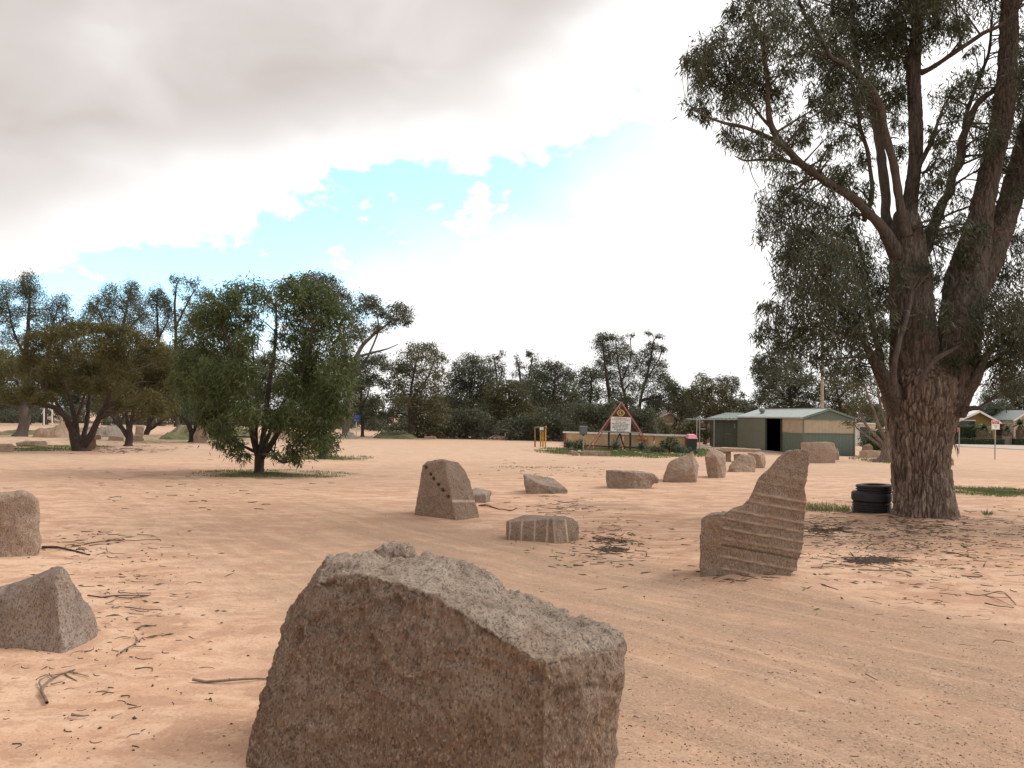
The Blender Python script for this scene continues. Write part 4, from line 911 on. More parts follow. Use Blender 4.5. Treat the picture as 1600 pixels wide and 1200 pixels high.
# ------------------------------------------------------------------ the green tree and the umbrella acacias
def build_near_trees():
    Y = G(405, 741).y
    stems = [[(405, 745, 8.5), (405, 728, 7.5), (406, 714, 8), (408, 705, 6)],
             [(405, 716, 6), (397, 692, 5), (392, 660, 4.4, -.2), (386, 620, 3.8, -.3), (372, 575, 3, -.5), (352, 520, 2, -.7), (335, 480, 1, -.8)],
             [(406, 716, 5.5), (410, 690, 4.6), (415, 650, 4, .2), (420, 600, 3.4, .3), (430, 540, 2.4, .4), (432, 480, 1.2, .5)],
             [(408, 715, 6), (424, 694, 5), (440, 662, 4, -.1), (458, 622, 3.4, -.2), (476, 570, 2.5, -.3), (490, 510, 1.4, -.4)],
             [(407, 714, 4), (421, 678, 3, .3), (437, 640, 2.6, .5), (465, 590, 2, .7), (500, 540, 1.2, .9)],
             [(404, 712, 3.5), (400, 680, 2.6, .2), (402, 640, 2.2, .3), (398, 590, 1.6, .5), (395, 540, 1, .6)],
             [(400, 706, 3, -.1), (383, 698, 2, -.3), (368, 690, 1.6, -.5), (350, 682, 1, -.7)],
             [(412, 712, 3, -.2), (424, 703, 2.2, -.4), (432, 716, 2, -.5), (442, 723, 1.6, -.6), (455, 720, 1, -.6)],
             [(436, 668, 2.4, -.1), (470, 645, 2, -.2), (505, 630, 1.4, -.3), (530, 620, .8, -.4)]]
    B = [(318,492,28),(350,468,28),(372,458,20),(398,455,24),(428,462,24),(455,452,22),(480,452,26),(500,470,30),(520,500,30),(330,500,34),(365,500,28),(400,495,20),(455,490,26),(480,500,30),
         (300,545,32),(345,545,36),(385,535,22),(440,530,18),(470,535,22),(505,540,38),(535,560,26),(540,595,22),(530,620,26),(298,590,32),(335,595,42),(378,585,28),(415,600,20),(450,598,20),(492,600,42),(520,590,30),
         (328,640,26),(345,645,36),(385,640,26),(420,645,22),(465,650,34),(505,650,36),(535,640,16),(348,682,18),(358,692,16),(372,702,14),(385,714,9),(478,690,26),(502,690,22),(460,700,16),(430,660,18),(345,668,18),(440,712,10),(462,718,9),(426,708,6),(360,560,28),(425,560,14),(478,565,24),(290,565,18)]
    tree('tree', 'bushy bright green tree with drooping leaves standing alone on the sand', Y, stems, B, (0.18, 0.032), 2.4, LEAF_GREEN, MBARK_DARK, 0.45, hd=2.1, sub=24, warm=0.10, shell=0.5, spread=0.21, vert=1.2)
    Y = G(505, 717).y
    tree('shrub', 'sparse low shrub in a ring of dark grass, right behind the bright green tree', Y, [[(503, 720, 3.5), (500, 705, 2.6), (497, 690, 1.6), (495, 675, .8)], [(503, 714, 2), (512, 700, 1.5), (520, 688, .8)]],
         [(495,680,16),(510,690,14),(520,695,12),(505,705,12),(525,702,8),(490,700,12),(515,680,10),(530,692,6)], (0.12, 0.05), 1.0, LEAF_SHRUB, MBARK_DARK, 0.3, cat='shrub', warm=0.25)
    # umbrella acacias
    Y = G(127, 705).y
    st = [[(127, 708, 11), (124, 698, 10), (121, 686, 8), (118, 680, 6)],
          [(119, 694, 7), (112, 672, 5, -.3), (104, 655, 4.6, -.8), (90, 640, 4, -1.2), (74, 634, 3, -1.6), (52, 630, 2, -2.2)],
          [(122, 696, 6), (120, 672, 4.6, .2), (116, 650, 4, .3), (108, 620, 3, .4), (98, 590, 1.8, .5)],
          [(131, 697, 7), (144, 676, 5, -.2), (154, 655, 4.4, -.4), (164, 635, 3.6, -.6), (176, 610, 2.6, -.8), (196, 580, 1.4, -1)],
          [(154, 655, 3, -.4), (172, 646, 2.4, -.8), (185, 640, 1.6, -1)], [(160, 642, 2.4, -.6), (178, 630, 2, -.9), (205, 612, 1.2, -1.2)],
          [(128, 690, 4, .5), (134, 660, 3.4, .9), (138, 630, 2.8, 1.1), (142, 590, 1.6, 1.3)], [(112, 668, 3, -.4), (124, 645, 2.5, -.6), (132, 615, 1.8, -.8)], [(104, 655, 2.4, -.8), (88, 628, 2, -1), (66, 600, 1.2, -1.2)]]
    B = [(40,548,18,16),(60,530,20,14),(85,522,24,14),(112,516,24,12),(140,512,24,10),(168,513,22,10),(192,520,22,12),(215,530,22,14),(238,542,20,14),(258,556,18,16),(270,576,14,16),(274,598,12,16),
         (70,552,26,18),(105,545,28,20),(140,540,30,22),(175,542,28,22),(210,555,26,20),(240,572,24,20),(255,600,20,20),(50,572,22,18),(85,578,26,18),(120,574,24,20),(155,572,28,22),(190,580,28,20),(222,600,24,18),
         (60,598,24,16),(90,604,24,14),(125,602,18,14),(160,604,22,16),(195,612,20,16),(235,622,22,14),(262,624,14,12),(70,622,18,10),(45,612,16,14),(185,632,14,10),(215,634,16,10),(248,640,14,10)]
    tree('acacia', 'wide olive brown umbrella acacia with a forked dark trunk near the left', Y, st, B, (0.15, 0.034), 3.1, LEAF_ACACIA, MBARK_DARK, 0.05, hd=2.9, sub=14, warm=0.10, shell=0.7, spread=0.22, group='acacias on the left of the park')
    Y = G(201, 698).y + 1
    tree('acacia', 'second acacia with a slim forked trunk, just right of the umbrella one', Y, [[(201, 700, 6.5), (201, 690, 5.5), (202, 678, 5), (203, 668, 3)], [(200, 684, 4), (192, 672, 3.4), (183, 660, 3, .4), (172, 645, 2, .8)], [(203, 676, 3.6), (206, 655, 3), (210, 630, 2, -.4), (214, 600, 1, -.6)], [(202, 682, 3.4), (199, 660, 2.6, .2), (196, 630, 1.8, .3)]],
         [(240,585,22,18),(262,600,18,18),(225,610,22,16),(250,625,20,14),(270,635,12,12),(232,640,18,12),(205,630,18,12),(215,650,12,8),(255,650,12,8),(200,600,20,16),(190,640,12,8)], (0.15, 0.034), 1.8, LEAF_ACACIA, MBARK_DARK, 0.1, hd=2.2, sub=22, warm=0.2, shell=0.6, group='acacias on the left of the park')
    Y = G(34, 682).y
    tree('acacia', 'shady acacia at the far left with a thick pale trunk rising from a bush', Y, [[(33, 684, 9), (36, 665, 8), (39, 645, 8), (37, 628, 6), (30, 600, 3)], [(40, 650, 4), (55, 636, 3), (75, 633, 2), (92, 634, 1)], [(36, 638, 4), (18, 632, 3), (-10, 628, 2)]],
         [(5,560,26,18),(28,572,22,18),(-15,580,26,20),(10,595,26,18),(38,600,16,14),(-5,615,26,14),(22,618,22,12),(50,620,16,12),(60,628,16,8),(-35,600,26,22),(40,628,14,8)], (0.2, 0.045), 2.2, LEAF_ACACIA, MBARK_PALE, 0.1, hd=3, sub=22, group='acacias on the left of the park')
    Y = G(184, 690).y + 9
    tree('acacia', 'dark forked acacia standing behind, between the first two trunks', Y, [[(184, 684, 5), (183, 668, 5), (182, 655, 4), (178, 640, 3)], [(186, 670, 3), (192, 655, 2.4), (200, 640, 1.6)]], [(165,600,30,20),(200,590,30,22),(185,625,28,14),(215,615,22,16),(150,625,22,14),(180,570,26,18)], (0.22, 0.05), 1.8, LEAF_ACACIA, MBARK_DARK, 0.1, hd=2.6, group='acacias on the left of the park')
    tree('acacia', 'leaning many stemmed acacia on the grass bank, left of the pale upright stone', G(225, 685).y + 8, [[(226, 678, 4), (232, 668, 4), (233, 655, 3), (232, 640, 2)], [(230, 672, 3), (245, 664, 2.4), (258, 654, 1.8), (270, 640, 1)], [(232, 668, 2.4), (240, 650, 1.8), (248, 634, 1)]], [(235,610,26,18),(260,605,26,20),(275,620,22,16),(240,632,24,10),(285,590,22,18),(215,620,18,12)], (0.22, 0.05), 1.6, LEAF_OLIVE, MBARK_DARK, 0.1, hd=2.6, group='acacias on the left of the park')
    Y = G(300, 692).y + 1.2
    tree('acacia', 'dark acacia leaning over the pale upright stone', Y, [[(298, 694, 4.6), (299, 682, 4), (297, 668, 3.6), (290, 655, 3), (278, 648, 2.4), (262, 642, 1.6), (245, 640, 1)], [(299, 686, 3.6), (304, 668, 3), (312, 650, 2.4), (318, 630, 1.6)], [(330, 684, 2.6), (325, 668, 2.6), (319, 655, 2.4), (314, 640, 1.8)]],
         [(270,625,22,14),(295,610,24,20),(320,600,26,22),(285,640,22,12),(310,632,26,16),(335,630,24,20),(300,575,26,18),(330,655,20,16),(345,670,16,12),(265,640,14,8),(340,600,20,20)], (0.17, 0.036), 1.9, LEAF_SHRUB, MBARK_DARK, 0.3, hd=2.4, sub=22, warm=0.1, group='acacias on the left of the park')
build_near_trees()

# ------------------------------------------------------------------ trees of the skyline
FARL = (0.25, 0.075)
def far(label, Y, stems, blobs, mleaf=None, cover=2.3, bark=None, name='gum_tree', group='trees behind the park', droop=0.3, leaf=FARL, **k):
    cover *= 1.0; blobs = [(b[0], b[1], b[2] * 1.12, (b[3] if len(b) > 3 else b[2]) * 1.12) for b in blobs]; k.setdefault('spread', 0.27); k.setdefault('warm', 0.05); k.setdefault('shell', 0.5); k.setdefault('cat', 'tree')
    return tree(name, label, Y, stems, blobs, leaf, cover, mleaf or LEAF_FAR, bark or MBARK_DARK, droop, group=group, sub=18, **k)
def build_far_trees():
    LG = 'tall gums on the left skyline'
    far('tall gum with round leaf tufts, leftmost on the skyline', 96, [[(42, 670, 4), (40, 600, 3.4), (42, 530, 3), (46, 480, 2), (46, 450, 1)], [(41, 560, 2.4), (22, 520, 1.6), (12, 475, 1)]],
        [(10,455,15),(4,478,14),(18,500,13),(45,442,15),(38,455,12),(52,462,15),(45,480,14),(58,492,11),(28,488,10),(8,525,14),(50,515,10),(-12,490,20),(30,535,14)], cover=1.7, group=LG)
    far('slim gum with an open spreading top, second along the left skyline', 98, [[(70, 670, 3), (72, 580, 2.6), (78, 530, 2), (86, 495, 1.2), (96, 470, .8)], [(76, 540, 1.6), (92, 510, 1.2), (104, 490, .8)]], [(82,475,12),(96,470,11),(104,482,9),(76,492,12),(95,497,12),(108,500,8),(68,508,10),(85,515,12)], cover=1.7, group=LG)
    far('broad gum with dense dark tufts above the umbrella acacia', 94, [[(180, 670, 4.4), (182, 580, 3.6), (188, 530, 3), (196, 490, 2.2), (205, 450, 1.2)], [(184, 560, 2.2), (164, 510, 1.6), (150, 475, 1)], [(190, 525, 2), (214, 500, 1.4), (226, 488, 1)]],
        [(148,468,10),(140,482,10),(152,488,12),(172,458,13),(166,475,13),(182,478,14),(176,495,12),(205,450,12),(200,466,13),(212,470,14),(206,488,14),(222,484,11),(198,505,14),(225,500,11),(130,500,12),(160,510,14),(186,515,14),(214,515,12),(110,520,12)], cover=1.7, group=LG)
    far('thin gum with a small pale trunk and wispy top beside the dense tufted one', 100, [[(252, 670, 3), (250, 590, 2.4), (247, 530, 2), (245, 480, 1.2), (246, 455, .8)], [(248, 530, 1.4), (262, 500, 1), (266, 480, .7)]], [(246,458,11),(238,470,10),(254,470,10),(262,478,10),(244,486,10),(265,492,9),(248,505,12),(240,520,12)], cover=1.7, group=LG)
    far('tall airy gum whose thin crown tops the left skyline, left of the bright green tree', 97, [[(276, 680, 3.4), (276, 600, 3), (275, 530, 2.4), (273, 480, 1.8), (276, 445, 1)], [(275, 510, 1.8), (292, 475, 1.2), (305, 452, .8)], [(275, 540, 1.4), (300, 510, 1.1), (318, 475, .7)]],
        [(272,438,8),(282,438,9),(276,455,7),(296,448,9),(306,444,9),(290,465,7),(312,460,8),(322,455,7),(328,464,6),(300,480,9),(282,490,8),(315,485,9),(268,510,11),(292,512,12),(312,508,11)], cover=1.5, group=LG)
    # big gum right of the bright green tree
    far('big gum with flat leaf layers reaching right on bare branches, behind the bright green tree', 66, [[(540, 694, 6), (543, 640, 5), (548, 590, 4.2), (558, 555, 3.4), (575, 530, 2.6), (600, 510, 1.6), (620, 498, .8)], [(545, 620, 3.4), (540, 560, 2.8), (525, 500, 2.2), (505, 450, 1.2)], [(556, 558, 2.6), (580, 552, 1.8), (605, 545, 1), (622, 538, .5)], [(548, 590, 2.6), (565, 575, 2), (590, 520, 1.4), (588, 480, .8)]],
        [(468,438,16,10),(492,434,18,10),(512,440,16,10),(500,455,18,12),(525,455,16,12),(538,468,12,12),(545,485,12,10),(520,480,16,14),(565,466,14,9),(580,472,13,9),(590,485,10,8),(570,484,14,10),(556,500,14,10),(602,490,12,8),(622,484,14,9),(636,490,10,8),(630,502,11,7),(612,503,10,7),(588,512,14,9),(560,520,14,12),(545,530,16,14),(575,566,16,10),(592,560,12,8),(560,575,14,12),(600,572,12,8),(582,590,12,10),(560,600,14,12),(600,600,8,8)], cover=2.40, hd=3.2, bark=MBARK_PALE)
    far('slender dark stemmed young gum behind the blue sign', 69, [[(566, 688, 3), (566, 660, 2.4), (563, 630, 2), (566, 600, 1.2), (560, 570, .8)], [(564, 640, 1.4), (575, 615, 1), (580, 590, .6)]], [(565,625,11),(578,640,11),(560,650,10),(588,625,10),(572,600,10),(552,632,8),(580,655,10),(595,645,8)], cover=1.44, droop=0.5)
    far('rounded olive topped gum with a straight pale stem at the left of the tree line', 67, [[(641, 688, 3.4), (641, 660, 2.8), (641, 630, 2.4), (645, 590, 1.6), (655, 550, .9)], [(641, 640, 1.8), (625, 600, 1.2), (618, 575, .7)], [(642, 625, 1.8), (668, 590, 1.2), (680, 560, .7)]],
        [(650,543,15,9),(672,545,14,9),(635,556,15,11),(660,560,18,12),(682,560,13,10),(697,562,6,4),(622,575,14,12),(645,580,20,14),(670,582,18,14),(688,585,12,12),(618,598,14,12),(640,605,20,14),(665,608,18,14),(685,608,12,12),(612,618,11,10),(630,628,15,12),(655,632,15,14),(678,634,16,14),(690,650,14,14),(612,645,10,8)], LEAF_OLIVE, 1.88, hd=3)
    far('sprawling grey green bush hanging over the foot of the straight stemmed gum', 68, [[(668, 688, 2.4), (668, 672, 2), (665, 655, 1.2)]], [(655,655,15),(672,660,16),(688,668,16),(660,675,14),(700,676,12),(680,680,12),(705,660,12)], LEAF_OLIVE, 2.25, name='shrub', cat='shrub')
    far('low dark bush at the sand edge between blue sign and straight stemmed gum', 70, [[(612, 688, 2), (610, 680, 1.2)]], [(598,680,10,6),(612,679,12,7),(626,680,10,6),(618,676,8,6)], LEAF_SHRUB, 2.25, name='shrub', cat='shrub')
    far('dark dense gum with a bumpy crown, left of the middle of the tree line', 76, [[(735, 690, 4), (735, 650, 3.2), (735, 610, 2), (738, 575, 1)], [(735, 640, 2), (752, 605, 1.2)]], [(735,562,16,10),(720,575,14,11),(748,572,16,12),(708,588,10,10),(730,588,18,14),(758,590,16,14),(712,605,16,14),(740,608,20,14),(765,608,14,14),(722,625,18,14),(750,628,18,14),(705,632,14,14)], cover=2.56)
    far('wispy pale gum poking out above the olive bushes', 84, [[(778, 690, 2.4), (778, 630, 2), (776, 590, 1.5), (772, 558, .8)], [(777, 610, 1.2), (786, 575, .7)]], [(768,560,8,7),(780,556,8,7),(775,572,9,7),(786,575,7,8),(765,580,8,8),(780,592,10,10)], cover=1.60)
    far('two stemmed thin gum with small separate tufts, above the middle of the tree line', 84, [[(815, 690, 2.4), (815, 620, 2), (812, 585, 1.4), (808, 562, .7)], [(815, 630, 1.6), (826, 590, 1.2), (832, 558, .7)]], [(806,562,7,7),(814,570,8,6),(828,556,8,7),(836,564,7,7),(830,574,8,6),(820,585,8,6),(838,580,8,8),(806,582,7,6)], cover=1.60)
    far('broad dark gum dome in the middle of the tree line', 74, [[(865, 690, 4), (864, 650, 3), (866, 610, 2), (868, 580, 1)]], [(858,572,15,9),(876,578,15,10),(890,588,10,9),(842,588,16,11),(866,592,20,13),(888,604,16,13),(832,606,16,13),(855,612,20,14),(880,620,18,14),(898,625,12,12),(838,630,18,14),(862,636,20,14),(888,645,18,14),(846,655,18,14),(874,662,18,14)], cover=2.56)
    far('grey green weeping wattle before the dark dome, right of the yellow frame', 66, [[(848, 694, 2.6), (848, 670, 2), (845, 650, 1.2)]], [(850,652,18,14),(868,660,18,14),(835,664,16,14),(856,675,18,12),(880,676,16,12),(838,682,14,9),(895,664,12,12),(872,686,14,7)], LEAF_FAR, 2.55, name='wattle', droop=0.4)
    far('pale olive wattle mass beside the dark dense gum', 70, [[(785, 692, 3), (785, 665, 2.4), (790, 640, 1.4)]], [(782,604,16,10),(800,602,14,9),(770,616,16,12),(794,620,18,13),(812,618,13,12),(780,636,18,14),(804,640,17,14),(765,645,16,13),(822,640,12,13),(790,656,18,13),(812,662,14,13)], LEAF_OLIVE, 2.40, name='wattle')
    far('low grey wattle drooping behind the domed stone and yellow frame', 66, [[(812, 694, 2.4), (812, 676, 2), (808, 660, 1)]], [(800,664,16,11),(818,660,15,11),(786,674,14,11),(808,678,18,10),(826,676,12,11),(795,684,13,7),(822,686,12,6)], LEAF_FAR, 2.55, name='wattle', droop=0.4)
    far('dark grey leafed bush with pale bare sticks, below the dark dense gum', 68, [[(728, 692, 4), (728, 672, 3), (722, 655, 1.6)]], [(712,652,16,12),(735,650,18,12),(752,656,16,12),(722,668,18,12),(745,670,16,12),(705,668,13,12),(762,672,12,11),(718,680,10,7),(752,682,10,6)], LEAF_FAR, 2.55, name='wattle', droop=0.4)
    far('green yellow tipped wattle between olive mass and dark dome', 78, [[(822, 690, 2.4), (824, 650, 1.6)]], [(812,602,12,8),(830,598,10,8),(822,610,14,10),(838,618,12,12),(828,632,14,12)], LEAF_OLIVE, 2.40, name='wattle')
    far('tall many trunked gum rising highest behind the red triangular sign', 88, [[(958, 700, 3.6), (955, 640, 3), (948, 590, 2.4), (942, 540, 1.2)], [(985, 690, 3), (978, 630, 2.4), (968, 580, 1.6), (962, 535, .9)], [(992, 680, 3), (1002, 620, 2.4), (1015, 570, 1.8), (1022, 530, .8)], [(1005, 600, 1.6), (1030, 560, 1), (1034, 540, .6)], [(970, 600, 1.6), (985, 560, 1), (985, 528, .6)]],
        [(938,528,10,7),(950,526,12,7),(965,528,10,6),(940,540,11,8),(956,544,14,9),(972,544,12,10),(945,558,12,10),(964,562,16,11),(938,572,10,9),(984,556,10,8),(985,523,6,4),(1013,522,6,4),(1030,525,6,4),(1020,540,9,6),(1032,545,8,6),(1010,552,10,7),(1000,566,13,9),(1022,566,12,8),(1036,572,8,7),(980,580,15,10),(1008,584,15,10),(1030,586,12,10),(950,586,14,10),(965,598,15,10),(990,602,16,10),(1015,606,15,10),(1040,602,12,10),(1050,616,12,10),(958,616,14,10),(985,622,16,10),(1025,626,15,10)], cover=2.16, hd=4)
    far('leafy gum at the left shoulder of the highest one', 86, [[(922, 700, 3), (922, 640, 2.4), (924, 600, 1.4), (922, 580, .8)]], [(918,580,12,7),(930,586,11,8),(908,592,11,9),(924,600,14,9),(910,612,14,10),(932,614,12,10),(916,628,16,11)], cover=2.40)
    far('dark drooping wattle behind the left half of the cream wall', 64, [[(918, 698, 3), (918, 670, 2.4), (915, 650, 1.4)]], [(905,640,18,12),(926,642,18,12),(945,652,14,12),(912,656,18,12),(934,662,18,11),(900,668,15,12),(918,676,18,9),(945,674,14,9),(950,638,13,11),(965,655,12,12)], LEAF_FAR, 2.55, name='wattle')
    far('smooth rounded grey bush right of the red triangular sign', 62, [[(1008, 698, 3), (1008, 680, 2), (1006, 660, 1)]], [(1000,645,14,10),(1014,648,12,10),(992,656,12,11),(1010,662,15,12),(996,672,14,10),(1016,674,12,9)], LEAF_FAR, 3.30, name='shrub', cat='shrub', shell=0.75)
    far('dark leafy gum above the pale house roof', 84, [[(1062, 700, 3), (1064, 650, 2.4), (1068, 620, 1.4)]], [(1045,592,6,5),(1050,604,10,8),(1062,612,14,9),(1076,618,12,9),(1054,622,12,9),(1070,632,16,10),(1050,636,12,8),(1085,640,12,9),(1066,645,14,8)], cover=2.40)
    far('twiggy brown leafed bush by the pale house wall', 66, [[(1036, 696, 2), (1036, 680, 1.4), (1034, 665, .8)]], [(1032,660,8,8),(1040,668,9,8),(1030,674,10,8),(1045,678,9,7)], LEAF_OLIVE, 1.50, name='shrub', cat='shrub', warm=0.5)
    far('light green rounded bush behind the right half of the cream wall', 58, [[(1080, 700, 2.4), (1082, 680, 1.4)]], [(1072,668,13,8),(1088,664,12,8),(1064,678,12,8),(1082,678,16,9),(1100,676,10,9)], LEAF_OLIVE, 3.00, name='shrub', cat='shrub')
    far('olive crowned tree with a leaning dark trunk left of the green annex', 64, [[(1101, 696, 3), (1101, 680, 2.6), (1104, 660, 2.2), (1108, 640, 1.6), (1112, 615, .9)], [(1101, 684, 1.8), (1092, 672, 1.4), (1084, 660, .8)]], [(1092,602,10,7),(1084,614,11,8),(1100,610,15,9),(1118,608,15,9),(1133,616,12,9),(1142,628,10,9),(1090,626,14,9),(1108,628,18,10),(1128,632,15,9),(1098,642,15,8),(1120,646,15,8),(1140,645,10,7)], LEAF_OLIVE, 2.25)
    far('pale thin gum with upright tufts behind the olive crowned tree', 84, [[(1138, 690, 2.2), (1140, 640, 1.6), (1144, 605, .9)]], [(1096,590,8,7),(1106,596,7,6),(1128,594,7,7),(1140,592,8,7),(1150,596,7,8),(1146,608,8,7),(1158,618,5,6),(1136,606,8,6),(1152,630,8,5)], cover=1.92)
    far('big dark pine like gum behind the green shed', 70, [[(1236, 690, 4.4), (1236, 640, 3.4), (1232, 600, 2.4), (1225, 565, 1.2)], [(1236, 630, 2), (1200, 595, 1.4), (1185, 570, .8)], [(1237, 620, 2), (1260, 590, 1.4), (1275, 580, .8)]],
        [(1186,560,10,8),(1196,572,11,8),(1182,578,8,8),(1208,556,12,9),(1222,550,12,7),(1205,575,14,10),(1225,568,16,12),(1244,572,14,11),(1195,592,14,11),(1218,590,18,13),(1242,594,18,13),(1262,596,14,12),(1202,612,16,12),(1228,614,20,13),(1254,616,18,13),(1276,618,13,12),(1186,622,13,10),(1212,632,18,10),(1240,636,20,10),(1266,638,16,9),(1178,640,10,7),(1195,644,13,7)], cover=2.72, hd=4)
    far('spreading olive tree with low leafy layers, right of the tall pole', 68, [[(1318, 694, 3.4), (1316, 655, 2.8), (1310, 620, 1.8), (1302, 590, .9)]], [(1300,588,14,10),(1318,580,14,10),(1290,604,15,11),(1312,606,18,13),(1334,604,16,13),(1296,624,17,11),(1320,628,18,11),(1342,630,15,11),(1300,642,16,8),(1326,648,14,8)], LEAF_OLIVE, 2.40)
    far('leaning tree of bare pale stems close behind the great gum trunk', G(1382, 722).y, [[(1380, 724, 13), (1384, 704, 9), (1390, 680, 8), (1392, 650, 7), (1388, 620, 6), (1380, 580, 4)], [(1383, 700, 4), (1366, 680, 3), (1352, 662, 2.2), (1340, 640, 1.4)], [(1386, 690, 4), (1372, 662, 3), (1362, 635, 2.2), (1350, 600, 1.2)], [(1388, 680, 3), (1380, 650, 2.4), (1372, 610, 1.6)], [(1378, 700, 2.6), (1358, 684, 2), (1338, 668, 1.2)]],
        [(1340,640,16,10),(1355,612,18,14),(1370,590,20,16),(1345,588,16,12),(1365,640,12,10),(1330,660,12,6),(1380,560,20,16),(1390,600,18,16)], LEAF_OLIVE, 1.65, bark=MBARK_GUM, leaf=(0.16, 0.04), hd=1.8)
    far('dark rounded bush between the shed and the great gum trunk', G(1370, 716).y + 3, [[(1370, 712, 3), (1370, 700, 2), (1368, 688, 1)]], [(1362,682,9,9),(1375,684,11,10),(1368,695,12,9),(1380,698,10,8),(1360,696,6,6)], LEAF_SHRUB, 3.30, name='shrub', cat='shrub', leaf=(0.14, 0.05))
    far('pale grey shrub with white flower tips against the white house wall', G(1352, 706).y + 3, [[(1350, 702, 2), (1351, 692, 1.2)]], [(1346,684,6,5),(1353,683,6,5),(1349,690,8,6),(1356,692,6,6)], LEAF_AGAVE, 1.4, name='shrub', cat='shrub', leaf=(0.12, 0.05))
    far('spiky dark tree behind the olive gable, right of the great gum', 92, [[(1548, 690, 3), (1548, 650, 2.2), (1546, 622, 1)]], [(1545,610,8,7),(1537,622,10,7),(1552,622,10,9),(1542,636,12,8),(1558,638,10,8),(1535,645,9,6)], cover=2.40)
    far('tall brown tinted gum at the right edge behind the houses', 96, [[(1582, 690, 4), (1582, 640, 3), (1584, 600, 1.6)]], [(1572,596,11,9),(1588,590,12,10),(1602,598,11,10),(1568,614,12,10),(1586,612,15,12),(1604,618,12,12),(1574,632,14,11),(1594,636,14,11),(1612,640,12,12),(1620,600,14,14),(1630,630,16,14)], cover=2.56, warm=0.15)
    far('blue grey bushy tree below the brown tinted gum', 88, [[(1565, 692, 3), (1565, 665, 2)]], [(1552,640,12,9),(1568,636,12,8),(1560,650,14,9),(1578,650,12,9),(1592,655,10,8)], cover=3.04)
    far('gum crown glimpsed low between the great gum limbs at the right', 100, [[(1512, 690, 3), (1512, 660, 2), (1512, 645, 1)]], [(1505,640,8,5),(1518,642,9,5),(1528,640,7,4)], cover=2.56)
    # undergrowth behind the acacias and beyond: reads as one dark mass
    blobs = []
    def band(x0, x1, ytop, ybot, Y, n, r):
        for _ in range(n):
            px = RNG.uniform(x0, x1); py = RNG.uniform(ytop, ybot); p = P(px, py, Y + RNG.uniform(-6, 10)); k = Y / FPX; s = r * RNG.uniform(.7, 1.3) * k
            blobs.append((p.x, p.y, p.z, s, s, s * .7))
    band(-150, 330, 552, 645, 118, 130, 22); band(-400, -60, 540, 660, 110, 60, 30); band(280, 560, 560, 672, 112, 70, 20); band(560, 760, 622, 680, 95, 55, 15); band(690, 1180, 628, 688, 92, 190, 15)
    band(1130, 1400, 640, 690, 100, 60, 15); band(1380, 1800, 648, 690, 118, 100, 14); band(1700, 2300, 600, 690, 110, 60, 30)
    band(-200, 620, 636, 668, 105, 150, 12); band(560, 1760, 652, 690, 98, 170, 11)
    C, ti, _ = scatter_blobs(blobs, 0.32 * 0.11 * .5, 1.5, 16, .5)
    C[:, 2] = np.maximum(C[:, 2], zt(C[:, 0], C[:, 1]) + 0.1); n = len(C)
    tag(leaf_mesh('distant_bushland', C, droop_dir(n, .2), 0.32 * RNG.uniform(.7, 1.3, n), 0.11, LEAF_FAR, tint=ti, loc=(0, 100, 0)), label='dark mass of bushland closing the view behind the park', kind='stuff')
build_far_trees()

# ------------------------------------------------------------------ paint and metal
M_GREEN = mat_plain('green_sheet', (0.150, 0.165, 0.118), 0.45, 0.07, 3, 0.35, dirt=(0.15, 0.14, 0.10))
M_GREEN2 = mat_plain('blue_green_sheet', (0.115, 0.150, 0.120), 0.45, 0.07, 3, 0.35, dirt=(0.15, 0.14, 0.11))
M_DGREEN = mat_plain('dark_green_sheet', (0.080, 0.092, 0.070), 0.5, 0.08, 3, 0.3)
M_CREAM = mat_plain('cream_sheet', (0.42, 0.345, 0.235), 0.5, 0.06, 3, 0.3, dirt=(0.30, 0.23, 0.15))
M_ROOF = mat_plain('pale_green_roof', (0.46, 0.50, 0.48), 0.32, 0.07, 4, 0.5, dirt=(0.33, 0.36, 0.34))
M_ROOF2 = mat_plain('dull_green_roof', (0.15, 0.20, 0.165), 0.45, 0.08, 4, 0.4)
M_INSIDE = mat_plain('shed_inside', (0.035, 0.036, 0.036), 0.8, 0.2)
M_GALV = mat_plain('galvanised', (0.36, 0.36, 0.35), 0.4, 0.1, 12, 0.5, 0.5)
M_WHITE = mat_plain('white_paint', (0.74, 0.71, 0.67), 0.5, 0.05, 6, dirt=(0.55, 0.48, 0.40))
M_SIGNW = mat_plain('sign_white', (0.80, 0.79, 0.74), 0.45, 0.05, 9, dirt=(0.68, 0.66, 0.60))
M_WALL = mat_plain('cream_wall', (0.50, 0.36, 0.215), 0.7, 0.10, 1.6, dirt=(0.40, 0.285, 0.19))
M_REDP = mat_plain('red_brown_paint', (0.27, 0.075, 0.06), 0.5, 0.15, 9, dirt=(0.30, 0.16, 0.13))
M_PINKP = mat_plain('faded_red_paint', (0.40, 0.19, 0.165), 0.5, 0.15, 9, dirt=(0.28, 0.08, 0.065))
M_BLACKP = mat_plain('black_paint', (0.030, 0.026, 0.024), 0.5, 0.2)
M_RED = mat_plain('red_print', (0.42, 0.035, 0.04), 0.5, 0.1)
M_INK = mat_plain('black_print', (0.035, 0.035, 0.04), 0.6, 0.1)
M_GOLD = mat_plain('gold_print', (0.50, 0.38, 0.10), 0.5, 0.1)
M_NAVY = mat_plain('dark_emblem', (0.10, 0.075, 0.03), 0.5, 0.1)
M_BLUE = mat_plain('blue_sign', (0.030, 0.085, 0.30), 0.4, 0.08)
M_PINK = mat_plain('pink_lid', (0.66, 0.25, 0.29), 0.4, 0.08, 6)
M_BIN = mat_plain('dark_bin', (0.018, 0.032, 0.026), 0.4, 0.1)
M_GREYBOX = mat_plain('grey_box', (0.135, 0.145, 0.155), 0.4, 0.08)
